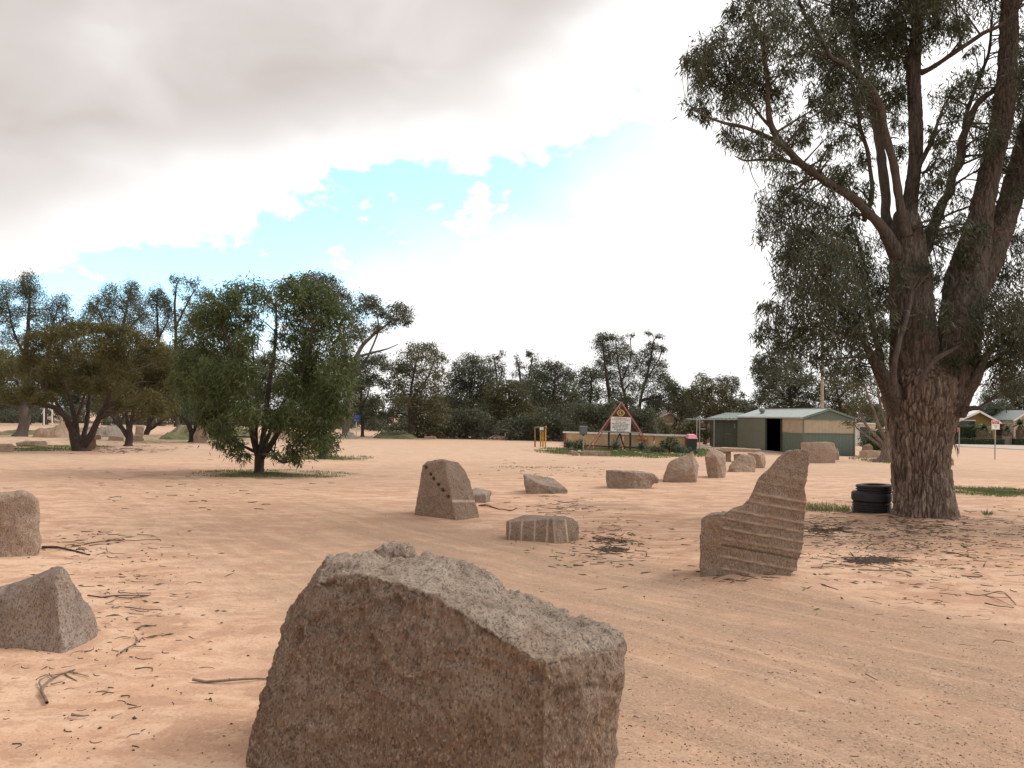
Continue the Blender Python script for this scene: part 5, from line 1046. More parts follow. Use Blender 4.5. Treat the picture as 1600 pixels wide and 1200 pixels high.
M_YELLOW = mat_plain('yellow_pipe', (0.50, 0.30, 0.055), 0.45, 0.12, 9, dirt=(0.22, 0.13, 0.07))
M_BROWNP = mat_plain('rusty_pipe', (0.20, 0.125, 0.075), 0.6, 0.2, 9)
M_RUBBER = mat_plain('tyre_rubber', (0.026, 0.026, 0.027), 0.65, 0.2, 14, 0.3, dirt=(0.05, 0.042, 0.036))
M_OLIVE = mat_plain('olive_gable', (0.17, 0.125, 0.035), 0.6, 0.08, 2)
M_HOUSEW = mat_plain('house_white', (0.60, 0.57, 0.53), 0.6, 0.05)
M_HOUSEP = mat_plain('house_pale', (0.46, 0.37, 0.29), 0.7, 0.08)
M_ROOFW = mat_plain('white_roof', (0.70, 0.69, 0.67), 0.35, 0.05, spec=0.5)
M_ROOFG = mat_plain('grey_green_roof', (0.20, 0.24, 0.22), 0.4, 0.07, spec=0.5)
M_GLASS = mat_plain('dark_glass', (0.03, 0.03, 0.035), 0.12, 0.05, spec=0.6)
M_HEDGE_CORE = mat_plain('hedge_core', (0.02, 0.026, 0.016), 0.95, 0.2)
M_ROADG = mat_plain('road_surface', (0.42, 0.36, 0.32), 0.9, 0.06, 0.5)
M_WOOD = mat_plain('pole_wood', (0.34, 0.29, 0.23), 0.8, 0.2, 5)
M_PALMT = mat_plain('palm_skirt', (0.17, 0.13, 0.09), 0.95, 0.25, 9)
M_DIRT = mat_plain('dirt_heap', (0.33, 0.235, 0.165), 0.95, 0.15, 1.2, dirt=(0.22, 0.155, 0.11))
M_GREYDIRT = mat_plain('grey_dirt_heap', (0.24, 0.20, 0.165), 0.95, 0.2, 1.2, dirt=(0.15, 0.125, 0.10))
M_BANK = mat_plain('grassy_bank', (0.12, 0.12, 0.055), 0.95, 0.3, 0.8, dirt=(0.36, 0.26, 0.18))
M_STICK = mat_plain('dry_stick', (0.20, 0.145, 0.105), 0.9, 0.3, 20)
M_STICKD = mat_plain('dark_litter', (0.085, 0.058, 0.044), 0.9, 0.3, 20)

def sheet(name, a, b, z0, z1, mat, parent, pitch=0.2, depth=0.006, z0b=None, z1b=None, th=0.004):
    """ribbed cladding sheet from ground point a to b, z0..z1 (ends may differ)"""
    a, b = Vector(a), Vector(b); d = (b - a); L = d.length; d.normalize(); nrm = Vector((d.y, -d.x, 0))
    z0b = z0 if z0b is None else z0b; z1b = z1 if z1b is None else z1b
    n = max(1, int(round(L / pitch))); p = L / n; prof = []
    for i in range(n): prof += [(i * p, 0), (i * p + p * .55, 0), (i * p + p * .66, depth), (i * p + p * .89, depth)]
    prof.append((L, 0)); V, F = [], []
    for s, o in prof:
        t = s / L; q = a + d * s + nrm * o
        V += [(q.x, q.y, z0 + (z0b - z0) * t), (q.x, q.y, z1 + (z1b - z1) * t)]
    for i in range(len(prof) - 1): F.append((2 * i, 2 * i + 2, 2 * i + 3, 2 * i + 1))
    return MB().add(V, F).build(name, mat, parent)
def roof_sheet(name, e0, e1, r0, r1, mat, parent, pitch=0.25, depth=0.03):
    """ribbed roof sheet: eave e0-e1, ridge r0-r1"""
    e0, e1, r0, r1 = map(Vector, (e0, e1, r0, r1)); n = max(2, int((e1 - e0).length / pitch)); nrm = (e1 - e0).cross(r0 - e0).normalized()
    if nrm.z < 0: nrm = -nrm
    V, F = [], []; m = 0
    for i in range(n):
        for f, o in ((0, 0), (.6, 0), (.7, depth), (.9, depth)):
            t = (i + f) / n; V += [e0.lerp(e1, t) + nrm * o, r0.lerp(r1, t) + nrm * o]; m += 1
    V += [e1, r1]; m += 1
    for i in range(m - 1): F.append((2 * i, 2 * i + 2, 2 * i + 3, 2 * i + 1))
    return MB().add(V, F).build(name, mat, parent)
def text_part(name, s, at, size, mat, parent, rot, align='CENTER', width=None):
    cu = bpy.data.curves.new(name, 'FONT'); cu.body = s; cu.size = size; cu.align_x = align; cu.align_y = 'CENTER'; cu.extrude = 0.002
    o = bpy.data.objects.new(name, cu); COL.objects.link(o); bpy.context.view_layer.update()
    me = bpy.data.meshes.new_from_object(o.evaluated_get(DG())); bpy.data.objects.remove(o); bpy.data.curves.remove(cu)
    w = max((v.co.x for v in me.vertices), default=1) - min((v.co.x for v in me.vertices), default=0)
    k = width / w if width else 1.0
    m = Matrix.Translation(Vector(at)) @ rot @ Matrix.Diagonal((k, 1, 1, 1)); me.transform(m)
    base = parent.location if parent.parent is None else Vector(parent.location) + parent.parent.location
    me.transform(Matrix.Translation(-Vector(base))); me.materials.clear(); me.materials.append(mat)
    q = bpy.data.objects.new(name, me); COL.objects.link(q); q.parent = parent
    return q
def print_line(c, width, h, mat, parent, seed, tilt=0.0):
    """a line of print too small to read: short dashes of word length"""
    rg = random.Random(seed); m = MB(); x = -width / 2; c = Vector(c)
    while x < width / 2 - h:
        l = min(rg.uniform(1.2, 4.2) * h, width / 2 - x); m.box(c + Vector((x + l / 2, 0, (x + l / 2) * tilt)), (l, .004, h * rg.uniform(.55, .8))); x += l + h * .55
    return m.build('print_line', mat, parent)
FACE = lambda az: Matrix.Rotation(az, 4, 'Z') @ Matrix.Rotation(R(90), 4, 'X')     # text facing -Y, turned by az
UPZ = Vector((0, 0, 1))

# ------------------------------------------------------------------ the shed and its annex
def build_shed():
    B = G(1255, 711.3); B.z = float(zt(B.x, B.y)); ph = R(6.5)
    e = Vector((math.cos(ph), math.sin(ph), 0)); f = Vector((-math.sin(ph), math.cos(ph), 0)); z = B.z; H = 2.15; LW, LL = 3.08, 9.7
    A = B + e * LW; C = B + f * LL; D = A + f * LL
    t = thing('shed', B, 'green and cream steel shed with an open dark doorway and low gable roof', 'shed')
    zm, zc = z + 1.26, z + 2.02
    at = lambda k: B + f * k
    # long wall (from the far end to the near corner), with the doorway
    d0, d1 = 2.75, 4.95
    sheet('wall_sheet', C, at(d1), z, z + H, M_GREEN, t)
    sheet('wall_sheet', at(d0), B, z, zm, M_GREEN2, t); sheet('wall_sheet', at(d0), B, zm, z + H, M_CREAM, t)
    sheet('wall_sheet', at(d1), at(d0), z + H - 0.07, z + H, M_GREEN2, t)
    # gable wall
    sheet('wall_sheet', B, A, z, zm, M_GREEN2, t); sheet('wall_sheet', B, A, zm, zc, M_CREAM, t)
    ap = (A + B) / 2; zr = z + H + 0.50
    m = MB(); n = 15
    for i in range(n):
        p, q = B.lerp(A, i / n), B.lerp(A, (i + 1) / n); hp, hq = (zr - 0.02 - (0.50) * abs(2 * i / n - 1)), (zr - 0.02 - 0.50 * abs(2 * (i + 1) / n - 1)); o = -f * (0.004 if i % 2 else 0.012)
        m.hexa([p + o + UPZ * (zc + .05 - z), q + o + UPZ * (zc + .05 - z), q + f * .02 + UPZ * (zc + .05 - z), p + f * .02 + UPZ * (zc + .05 - z)], [p + o + UPZ * (hp - z), q + o + UPZ * (hq - z), q + f * .02 + UPZ * (hq - z), p + f * .02 + UPZ * (hp - z)])
    m.build('gable_sheet', M_GREEN2, t)
    MB().beam(B - f * .02 + UPZ * (zc + .025 - z), A - f * .02 + UPZ * (zc + .025 - z), .03, .05).build('trim', M_ROOF2, t)
    MB().beam(B - f * .022 + UPZ * (zm - z), A - f * .022 + UPZ * (zm - z), .02, .03).build('trim', M_GREEN2, t)
    for k, p in enumerate((B, A)): MB().beam(p - f * .012 + UPZ * 0.0, p - f * .012 + UPZ * (H if k else H), .07, .05).build('corner_trim', M_GREEN2, t)
    sheet('wall_sheet', A, D, z, z + H, M_GREEN2, t); sheet('wall_sheet', D, C, z, z + H, M_GREEN2, t)
    # roof in two pitches, with barge boards and gutter
    ov = -f * .10; ov2 = f * .1
    for p, q, s in ((B, C, -1), (A, D, 1)):
        eo = e * (s * .08)
        roof_sheet('roof', p + ov + eo + UPZ * (H + .01), q + ov2 + eo + UPZ * (H + .01), ap + ov + UPZ * (H + .53), ap + f * LL + ov2 + UPZ * (H + .53), M_ROOF, t)
        MB().beam(p + ov + eo + UPZ * (H - .03), ap + ov + UPZ * (H + .49), .03, .11).build('barge_board', M_ROOF2, t)
    MB().beam(B - e * .10 + ov + UPZ * (H - .02), C - e * .10 + UPZ * (H - .02), .09, .07).build('gutter', M_ROOF, t)
    MB().beam(ap + ov + UPZ * (H + .56), ap + f * LL + UPZ * (H + .56), .16, .03).build('ridge_cap', M_ROOF, t)
    # raised skylight sheets seen as two pale strips
    # door frame, open leaf and interior
    for k in (d0, d1): MB().beam(at(k) - e * .03, at(k) - e * .03 + UPZ * (H - .07), .09, .06).build('door_jamb', M_DGREEN, t)
    MB().box(at(d1 + .9) - e * .07 + UPZ * (H / 2), (.04, 1.7, H - .14), ph).build('sliding_door', M_GREEN, t)
    MB().box(at((d0 + d1) / 2) + e * 1.5 + UPZ * .012, (2.9, LL - .6, .02), ph).build('inner_floor', M_INSIDE, t)
    MB().box(at(LL / 2) + e * 2.95 + UPZ * 1.0, (.02, LL - .4, 2.0), ph).build('inner_lining', M_INSIDE, t)
    for k in (.3, LL - .3): MB().box(at(k) + e * 1.5 + UPZ * 1.0, (2.8, .02, 2.0), ph).build('inner_lining', M_INSIDE, t)
    MB().box(at(LL / 2) + e * 1.5 + UPZ * 2.06, (2.8, LL - .7, .02), ph).build('inner_lining', M_INSIDE, t)
    MB().box(at(LL / 2) - e * .01 - e * .15 + UPZ * .03, (.5, LL, .06), ph).build('footing', mat_plain('concrete', (.36, .33, .29), .9), t)
    # spinning roof vent
    v = at(6.9) + e * .55; v.z = z + H + .16
    MB().lathe(v, [(.12, -.06), (.12, .16), (.17, .20), (.20, .28), (.19, .36), (.13, .43), (.03, .46)], 16).build('roof_vent', M_ROOF2, t)
    # something round just inside the door: a hose reel on the floor
    w = thing('hoop', at(d0 + .35) + e * .35, 'thin grey hoop shape standing just inside the dark shed doorway', 'hoop')
    c = w.location + UPZ * .16; pts = [c + e * (.15 * math.cos(a)) * 0 + f * (.15 * math.cos(a)) + UPZ * (.15 * math.sin(a)) for a in np.linspace(0, 2 * math.pi, 22)]
    V, F = tube_np(pts, [.012] * 22, 6); mesh_np('ring', V, F, M_GALV, w)
    # annex: lower, darker, left of the shed
    N0 = GX(1166, C.y + .9); q = thing('annex', N0, 'low dark green annex with hipped roof and pale gutter, left of the shed', 'shed')
    L0 = GX(1109, C.y + 1.8); R0 = GX(1160, C.y + 1.1); h = 1.98; dd = (R0 - L0).normalized(); bk = Vector((-dd.y, dd.x, 0)) * 3.2; zz = L0.z
    sheet('wall_sheet', L0, R0, zz, zz + h, M_DGREEN, q); sheet('wall_sheet', L0 + bk, L0, zz, zz + h, M_DGREEN, q)
    rl, rr = L0 + dd * .95 + bk * .5, R0 + bk * .5
    o = -bk.normalized() * .25
    roof_sheet('roof', L0 + o - dd * .2 + UPZ * (h + .06), R0 + o + UPZ * (h + .06), rl + UPZ * (h + .46), rr + UPZ * (h + .46), M_ROOF2, q)
    MB().add([L0 + o - dd * .2 + UPZ * (h + .06), L0 + bk - dd * .2 + UPZ * (h + .06), rl + UPZ * (h + .46)], [(0, 1, 2)]).build('roof', M_ROOF2, q)
    MB().beam(L0 + o * 1.2 - dd * .2 + UPZ * h, R0 + o * 1.2 + UPZ * h, .1, .11).build('gutter', M_WHITE if False else M_GALV, q)
    MB().box(L0 + dd * 1.25 - bk.normalized() * .03 + UPZ * 1.93, (.1, .08, .09)).build('wall_lamp', M_WHITE, q)
    for k in (.55, 1.7):
        m = MB(); c = L0 + dd * k - bk.normalized() * .045 + UPZ * 1.5
        m.box(c, (.10, .02, .30)); m.box(c - UPZ * .02, (.05, .03, .12)); m.build('wall_switch' if k < 1 else 'door_fitting', M_DGREEN if k < 1 else M_GALV, q)
    MB().box(L0 + dd * 1.25 - bk.normalized() * .04 + UPZ * .95, (.12, .03, .05)).build('door_handle', M_GALV, q)
    MB().beam(L0 + dd * .95 - bk.normalized() * .03, L0 + dd * .95 - bk.normalized() * .03 + UPZ * 1.95, .03, .02).build('door_edge', M_DGREEN, q)
    # open frame verandah
    vr = thing('verandah', GX(1090, 54), 'bare galvanised post and rail verandah frame beside the annex', 'frame'); zt_ = vr.location.z
    p = [GX(1115.5, 54.6), GX(1093, 54.2), GX(1088.5, 52.5), GX(1074, 55)]
    for a in p[:3]: MB().tube(a, a + UPZ * 1.92, .03, 8).build('post', M_GALV, vr)
    MB().beam(GX(1071, 54.5) + UPZ * 1.95, GX(1150, 55.0) + UPZ * 1.95, .06, .05).build('rail', M_GALV, vr); MB().beam(GX(1075, 52.5) + UPZ * 1.96, GX(1116, 54.3) + UPZ * 1.93, .05, .05).build('rail', M_GALV, vr)
    MB().tube(p[1] + UPZ * 1.3, GX(1102, 54.6) + UPZ * 1.3, .018, 6).build('rail', M_GALV, vr)
    # tall timber pole behind the shed
    g = GX(1283.5, 62); pl = thing('power_pole', g, 'tall pale timber pole rising behind the shed roof into the gum leaves', 'pole')
    top = P(1285.5, 520, 62); MB().tube(g - UPZ * .2, top, .13, 12, .10).build('shaft', M_WOOD, pl); MB().box(top - UPZ * .5, (1.6, .1, .1)).build('cross_arm', M_WOOD, pl)
build_shed()

# ------------------------------------------------------------------ the sign garden
def build_sign():
    L0, R0 = GX(882, 52.7), GX(1073, 48.0); d = (R0 - L0); Lw = d.length; d.normalize(); nf = Vector((d.y, -d.x, 0)); az = math.atan2(d.y, d.x)
    t = thing('wall', (L0 + R0) / 2, 'long low cream wall with white capping and red end posts behind the sign', 'wall')
    z = L0.z; H = 1.02
    n = 4
    for i in range(n):
        a, b = L0 + d * (Lw * i / n + .03), L0 + d * (Lw * (i + 1) / n - .03)
        MB().hexa([a + UPZ * .22, b + UPZ * .22, b - nf * .08 + UPZ * .22, a - nf * .08 + UPZ * .22], [a + UPZ * (H - .09), b + UPZ * (H - .09), b - nf * .08 + UPZ * (H - .09), a - nf * .08 + UPZ * (H - .09)]).build('panel', M_WALL, t)
        MB().hexa([a - nf * .02, b - nf * .02, b - nf * .08, a - nf * .08], [a - nf * .02 + UPZ * .16, b - nf * .02 + UPZ * .16, b - nf * .08 + UPZ * .16, a - nf * .08 + UPZ * .16]).build('plinth', M_HOUSEP, t)
    MB().beam(L0 + UPZ * .19 + nf * .01, R0 + UPZ * .19 + nf * .01, .07, .055).build('lower_rail', M_BLACKP, t)
    MB().beam(L0 - d * .1 + UPZ * (H - .04) - nf * .02, R0 + d * .06 + UPZ * (H - .04) - nf * .02, .2, .10).build('capping', M_WHITE, t)
    for k in (0.02, Lw - .05): MB().beam(L0 + d * k, L0 + d * k + UPZ * (H - .10), .13, .16).build('end_post', M_REDP, t)
    MB().beam(L0 + d * (Lw * .75) + nf * .012 + UPZ * .62, L0 + d * (Lw * .75) + nf * .012 + UPZ * (H - .1), .07, .03).build('cover_strip', M_REDP, t)
    MB().tube(L0 + d * (Lw * .62) + nf * .04 + UPZ * .72, L0 + d * (Lw * .70) + nf * .04 + UPZ * .72, .09, 12, .09).build('stained_pipe', M_YELLOW, t)
    # the triangular sign
    Ys = 49.4; c = GX(969, Ys); s = thing('sign', c, 'red triangular frame sign with round emblem and white caravan park notice board', 'sign'); zg = c.z
    Qp = lambda px, py: P(px, py, Ys)
    ap = Qp(971, 628.5)
    def foot(px, py):
        q = Qp(px, py); return ap + (q - ap) * ((ap.z - zg + .05) / (ap.z - q.z))
    fl, fr = foot(920, 698), foot(1012.5, 692)
    MB().beam(ap, fl, .075, .075).build('frame_leg', M_PINKP, s); MB().beam(ap + Vector((0.02, .01, -.03)), fr, .075, .075).build('frame_leg', M_PINKP, s)
    MB().beam(ap + Vector((0, .06, -.12)), foot(926, 698) + Vector((0, .06, 0)), .05, .05).build('inner_leg', M_REDP, s); MB().beam(ap + Vector((0.02, .06, -.12)), foot(1007, 692) + Vector((0, .06, 0)), .05, .05).build('inner_leg', M_REDP, s)
    MB().beam(Qp(937, 673.6), Qp(1000, 676), .06, .06).build('cross_bar', M_GALV, s)
    for px in (952, 985.5):
        a = Qp(px, 651); MB().beam((a.x, a.y + .1, zg), a + Vector((0, .1, 0)), .11, .08).build('sign_post', M_BLACKP, s)
    for q in ((957.5, 697.5), (977, 702)): MB().beam(Qp(968.5, 677) + Vector((0, .05, 0)), (Qp(*q).x, Ys + .05, zg), .08, .06).build('stay', M_BLACKP, s)
    tri = [Qp(957, 650.5), Qp(985, 651.5), Qp(971, 635)]
    # board
    c4 = [Qp(954.3, 674.3), Qp(985.3, 675.2), Qp(986.3, 652.3), Qp(954.3, 650.8)]; off = Vector((0, .05, 0))
    bd = MB().hexa([c4[0], c4[1], c4[1] + off, c4[0] + off], [c4[3], c4[2], c4[2] + off, c4[3] + off]).build('board', M_SIGNW, s)
    ctr = sum(c4, Vector()) / 4; w = (c4[1] - c4[0]).length; h = (c4[3] - c4[0]).length; ux = (c4[2] - c4[3]).normalized(); rot = Matrix.Rotation(-math.atan2(-(ux.z), ux.x) * 1.0, 4, 'Y') if False else Matrix.Identity(4)
    tilt = math.atan2(ux.z, ux.x); rot = Matrix.Rotation(-tilt, 4, 'Y') @ FACE(0)
    top = (c4[3] + c4[2]) / 2
    def line(nm, txt, frac, size, mat, wd): text_part(nm, txt, top + (((c4[0] + c4[1]) / 2) - top) * frac + Vector((0, -.012, 0)), size, mat, s, rot, width=wd)
    line('heading', 'WIRRULLA', .085, .105, M_RED, w * .62); line('heading', 'CARAVAN PARK', .195, .105, M_RED, w * .90); line('price_line', '$10 per night', .345, .10, M_INK, w * .52)
    for i, k in enumerate((.92, .76, .84, .88, .66, .42)): print_line(top + (((c4[0] + c4[1]) / 2) - top) * (.47 + .092 * i) + Vector((0, -.006, 0)), w * k, .045, M_INK, s, 20 + i, math.tan(tilt))
    # emblem: a ringed roundel with side lobes and a letter
    ec = Qp(970, 645.2) + Vector((0, -.03, 0)); r = 5.4 * Ys / FPX
    def disc(nm, rad, y, mat, ri=0.0, n=28, lob=False):
        V, F = [], []
        for k in range(n):
            a = 2 * math.pi * k / n; q = rad * (1 + (.12 * max(0, math.cos(2 * a)) ** 3 if lob else 0))
            for dy in (0, .02):
                V += [(ec.x + q * math.cos(a), ec.y + y + dy, ec.z + q * math.sin(a)), (ec.x + ri * math.cos(a), ec.y + y + dy, ec.z + ri * math.sin(a))]
        for k in range(n):
            a, b = 4 * k, 4 * ((k + 1) % n); F += [(a, b, b + 1, a + 1), (a + 2, a + 3, b + 3, b + 2), (a, a + 2, b + 2, b)]
        return MB().add(V, F).build(nm, mat, s)
    disc('emblem_ring', r, 0, M_GOLD, r * .72, lob=True); disc('emblem_disc', r * .74, .012, M_NAVY); disc('emblem_ring', r * .5, -.004, M_GOLD, r * .42); text_part('emblem_letter', 'L', (ec.x, ec.y - .012, ec.z), r * 1.05, M_SIGNW, s, FACE(0))
    for sg in (-1, 1): MB().box((ec.x + sg * r * .98, ec.y, ec.z), (r * .34, .03, r * .62)).build('emblem_lobe', M_GOLD, s)
    MB().add([tri[0] + off * .5, tri[1] + off * .5, tri[2] + off * .5, tri[0] + off, tri[1] + off, tri[2] + off], [(0, 1, 2), (5, 4, 3), (0, 3, 4, 1), (1, 4, 5, 2), (2, 5, 3, 0)]).build('back_panel', mat_plain('maroon_panel', (.085, .035, .028), .6), s)
    # meter box on a post
    g = GX(911.5, 47.6); m = thing('meter_box', g, 'grey steel meter box on a thin galvanised post in front of the wall', 'box')
    MB().tube(g - UPZ * .1, P(911.5, 679, 47.6), .035, 10).build('post', M_GALV, m)
    a, b = P(906, 679, 47.6), P(917, 666.5, 47.6); cc = (a + b) / 2; MB().box(cc, (b.x - a.x, .3, b.z - a.z), R(8)).build('case', M_GREYBOX, m, bevel=.02); MB().box(cc + UPZ * ((b.z - a.z) / 2 + .012), (b.x - a.x + .05, .36, .03), R(8)).build('lid', M_GALV, m); MB().box(cc + Vector((.02, -.165, 0)), (.3, .012, .36), R(8)).build('door', M_GREYBOX, m); MB().tube(P(911.5, 681, 47.6), P(911.5, 679, 47.6), .06, 8).build('collar', M_BLACKP, m)
    # wheelie bin with pink lid
    Yb = 47.2; g = GX(1080.5, Yb); bn = thing('wheelie_bin', g, 'dark wheelie bin with a faded pink lid at the right end of the wall', 'bin'); k = Yb / FPX; w = 14.5 * k
    MB().hexa([g + Vector((-w * .40, -.24, .05)), g + Vector((w * .40, -.24, .05)), g + Vector((w * .40, .22, .05)), g + Vector((-w * .40, .22, .05))], [g + Vector((-w * .48, -.3, .86)), g + Vector((w * .48, -.3, .86)), g + Vector((w * .48, .3, .86)), g + Vector((-w * .48, .3, .86))]).build('body', M_BIN, bn)
    MB().hexa([g + Vector((-w * .53, -.36, .83)), g + Vector((w * .53, -.36, .83)), g + Vector((w * .53, .34, .86)), g + Vector((-w * .53, .34, .86))], [g + Vector((-w * .40, -.2, 1.06)), g + Vector((w * .36, -.2, 1.06)), g + Vector((w * .40, .3, 1.10)), g + Vector((-w * .42, .3, 1.10))]).build('lid', M_PINK, bn, bevel=.02)
    for sx in (-1, 1): MB().tube(g + Vector((sx * w * .42, .24, .1)), g + Vector((sx * w * .36, .24, .1)), .1, 14).build('wheel', M_RUBBER, bn)
    MB().tube(g + Vector((-w * .4, .38, .95)), g + Vector((w * .4, .38, .95)), .018, 8).build('handle', M_BIN, bn)
build_sign()

# plants of the garden
def aloe(label, px, py, r_px, n, seed, Y=None, h=1.0):
    Y = Y or G(px, py).y; g = GX(px, Y); t = thing('aloe', g, label, 'plant', 'aloes in the sign garden'); rg = np.random.default_rng(seed); r = r_px * Y / FPX
    for i in range(n):
        a = 2.4 * i + rg.normal() * .2; el = R(18 + 62 * (i / n)) ; L = r * rg.uniform(.8, 1.15) * (1.05 - .2 * i / n); V, F = [], []
        out = np.array((math.cos(a), math.sin(a), 0)); sd = np.array((-math.sin(a), math.cos(a), 0)); w0 = L * .11
        for k in range(5):
            q = k / 4; p = np.array(g) + (0, 0, .12 * h) + out * L * (q * math.cos(el)) * (1 + .12 * q) + np.array((0, 0, 1)) * L * (q * math.sin(el) - .22 * q * q * math.cos(el)) * h
            w = w0 * (1 - q) ** .7 * (1 if k else .8) + .002
            V += [p + sd * w, p - sd * w, p - np.array((0, 0, w * .5)) - out * w * .3]
        for k in range(4):
            b = 3 * k; F += [(b, b + 1, b + 4, b + 3), (b + 1, b + 2, b + 5, b + 4), (b + 2, b, b + 3, b + 5)]
        ti = rg.uniform(.2, .9); mesh_np('leaf', V, np.array(F), LEAF_AGAVE, t, attrs={'tint': np.full(len(V), ti), 'warm': np.full(len(V), .25 * (rg.random() < .15))})
    return t
aloe('spiky aloe at the left end of the wall beside the meter box', 888, 703, 17, 34, 1, 49.3, 1.1)
aloe('blue green aloe before the two sloping black stays of the sign', 962, 705, 17, 38, 2, 48.2, 1.15)
aloe('blue green aloe at the foot of the right red frame leg', 1002, 706, 17, 38, 3, 47.6, 1.1)
aloe('small pale aloe in front of the wheelie bin', 1078, 709, 12, 26, 4, 45.6, 1.0)
aloe('aloe tucked under the bin beside the pointed boulder', 1088, 713, 10, 22, 5, 44.6, .8)
def shrub(label, px, py, Y, blobs, mat, leaf=(0.09, 0.045), cover=2.2, **k):
    return tree('shrub', label, Y, [[(px, py, 1.5), (px, py - 5, 1), (px + 1, py - 9, .5)]], blobs, leaf, cover, mat, MBARK_DARK, 0.1, hd=.35, cat='shrub', group='shrubs in the sign garden', sub=16, twigs=False, **k)
shrub('glossy dark shrub with pale leaf tips between aloe and meter box', 904, 704, 48.3, [(897,695,6,5),(904,691,8,5),(910,696,6,6),(902,699,8,5)], LEAF_SHRUB, cover=1.8)
shrub('big round dark green shrub against the right part of the wall', 1046, 706, 47.4, [(1036,694,7,6),(1046,688,9,5),(1055,694,7,6),(1042,700,9,6),(1054,702,7,6)], LEAF_SHRUB, warm=.12)
shrub('low blue grey shrub in front of the wall, left of the big round one', 1026, 710, 46.4, [(1018,701,7,5),(1027,703,8,6),(1034,706,7,5),(1022,707,8,4)], LEAF_FAR)
shrub('soft grey shrub right of the big round dark one', 1062, 709, 46.4, [(1060,700,7,5),(1068,701,6,5),(1062,706,8,4)], LEAF_AGAVE, leaf=(.07, .02))

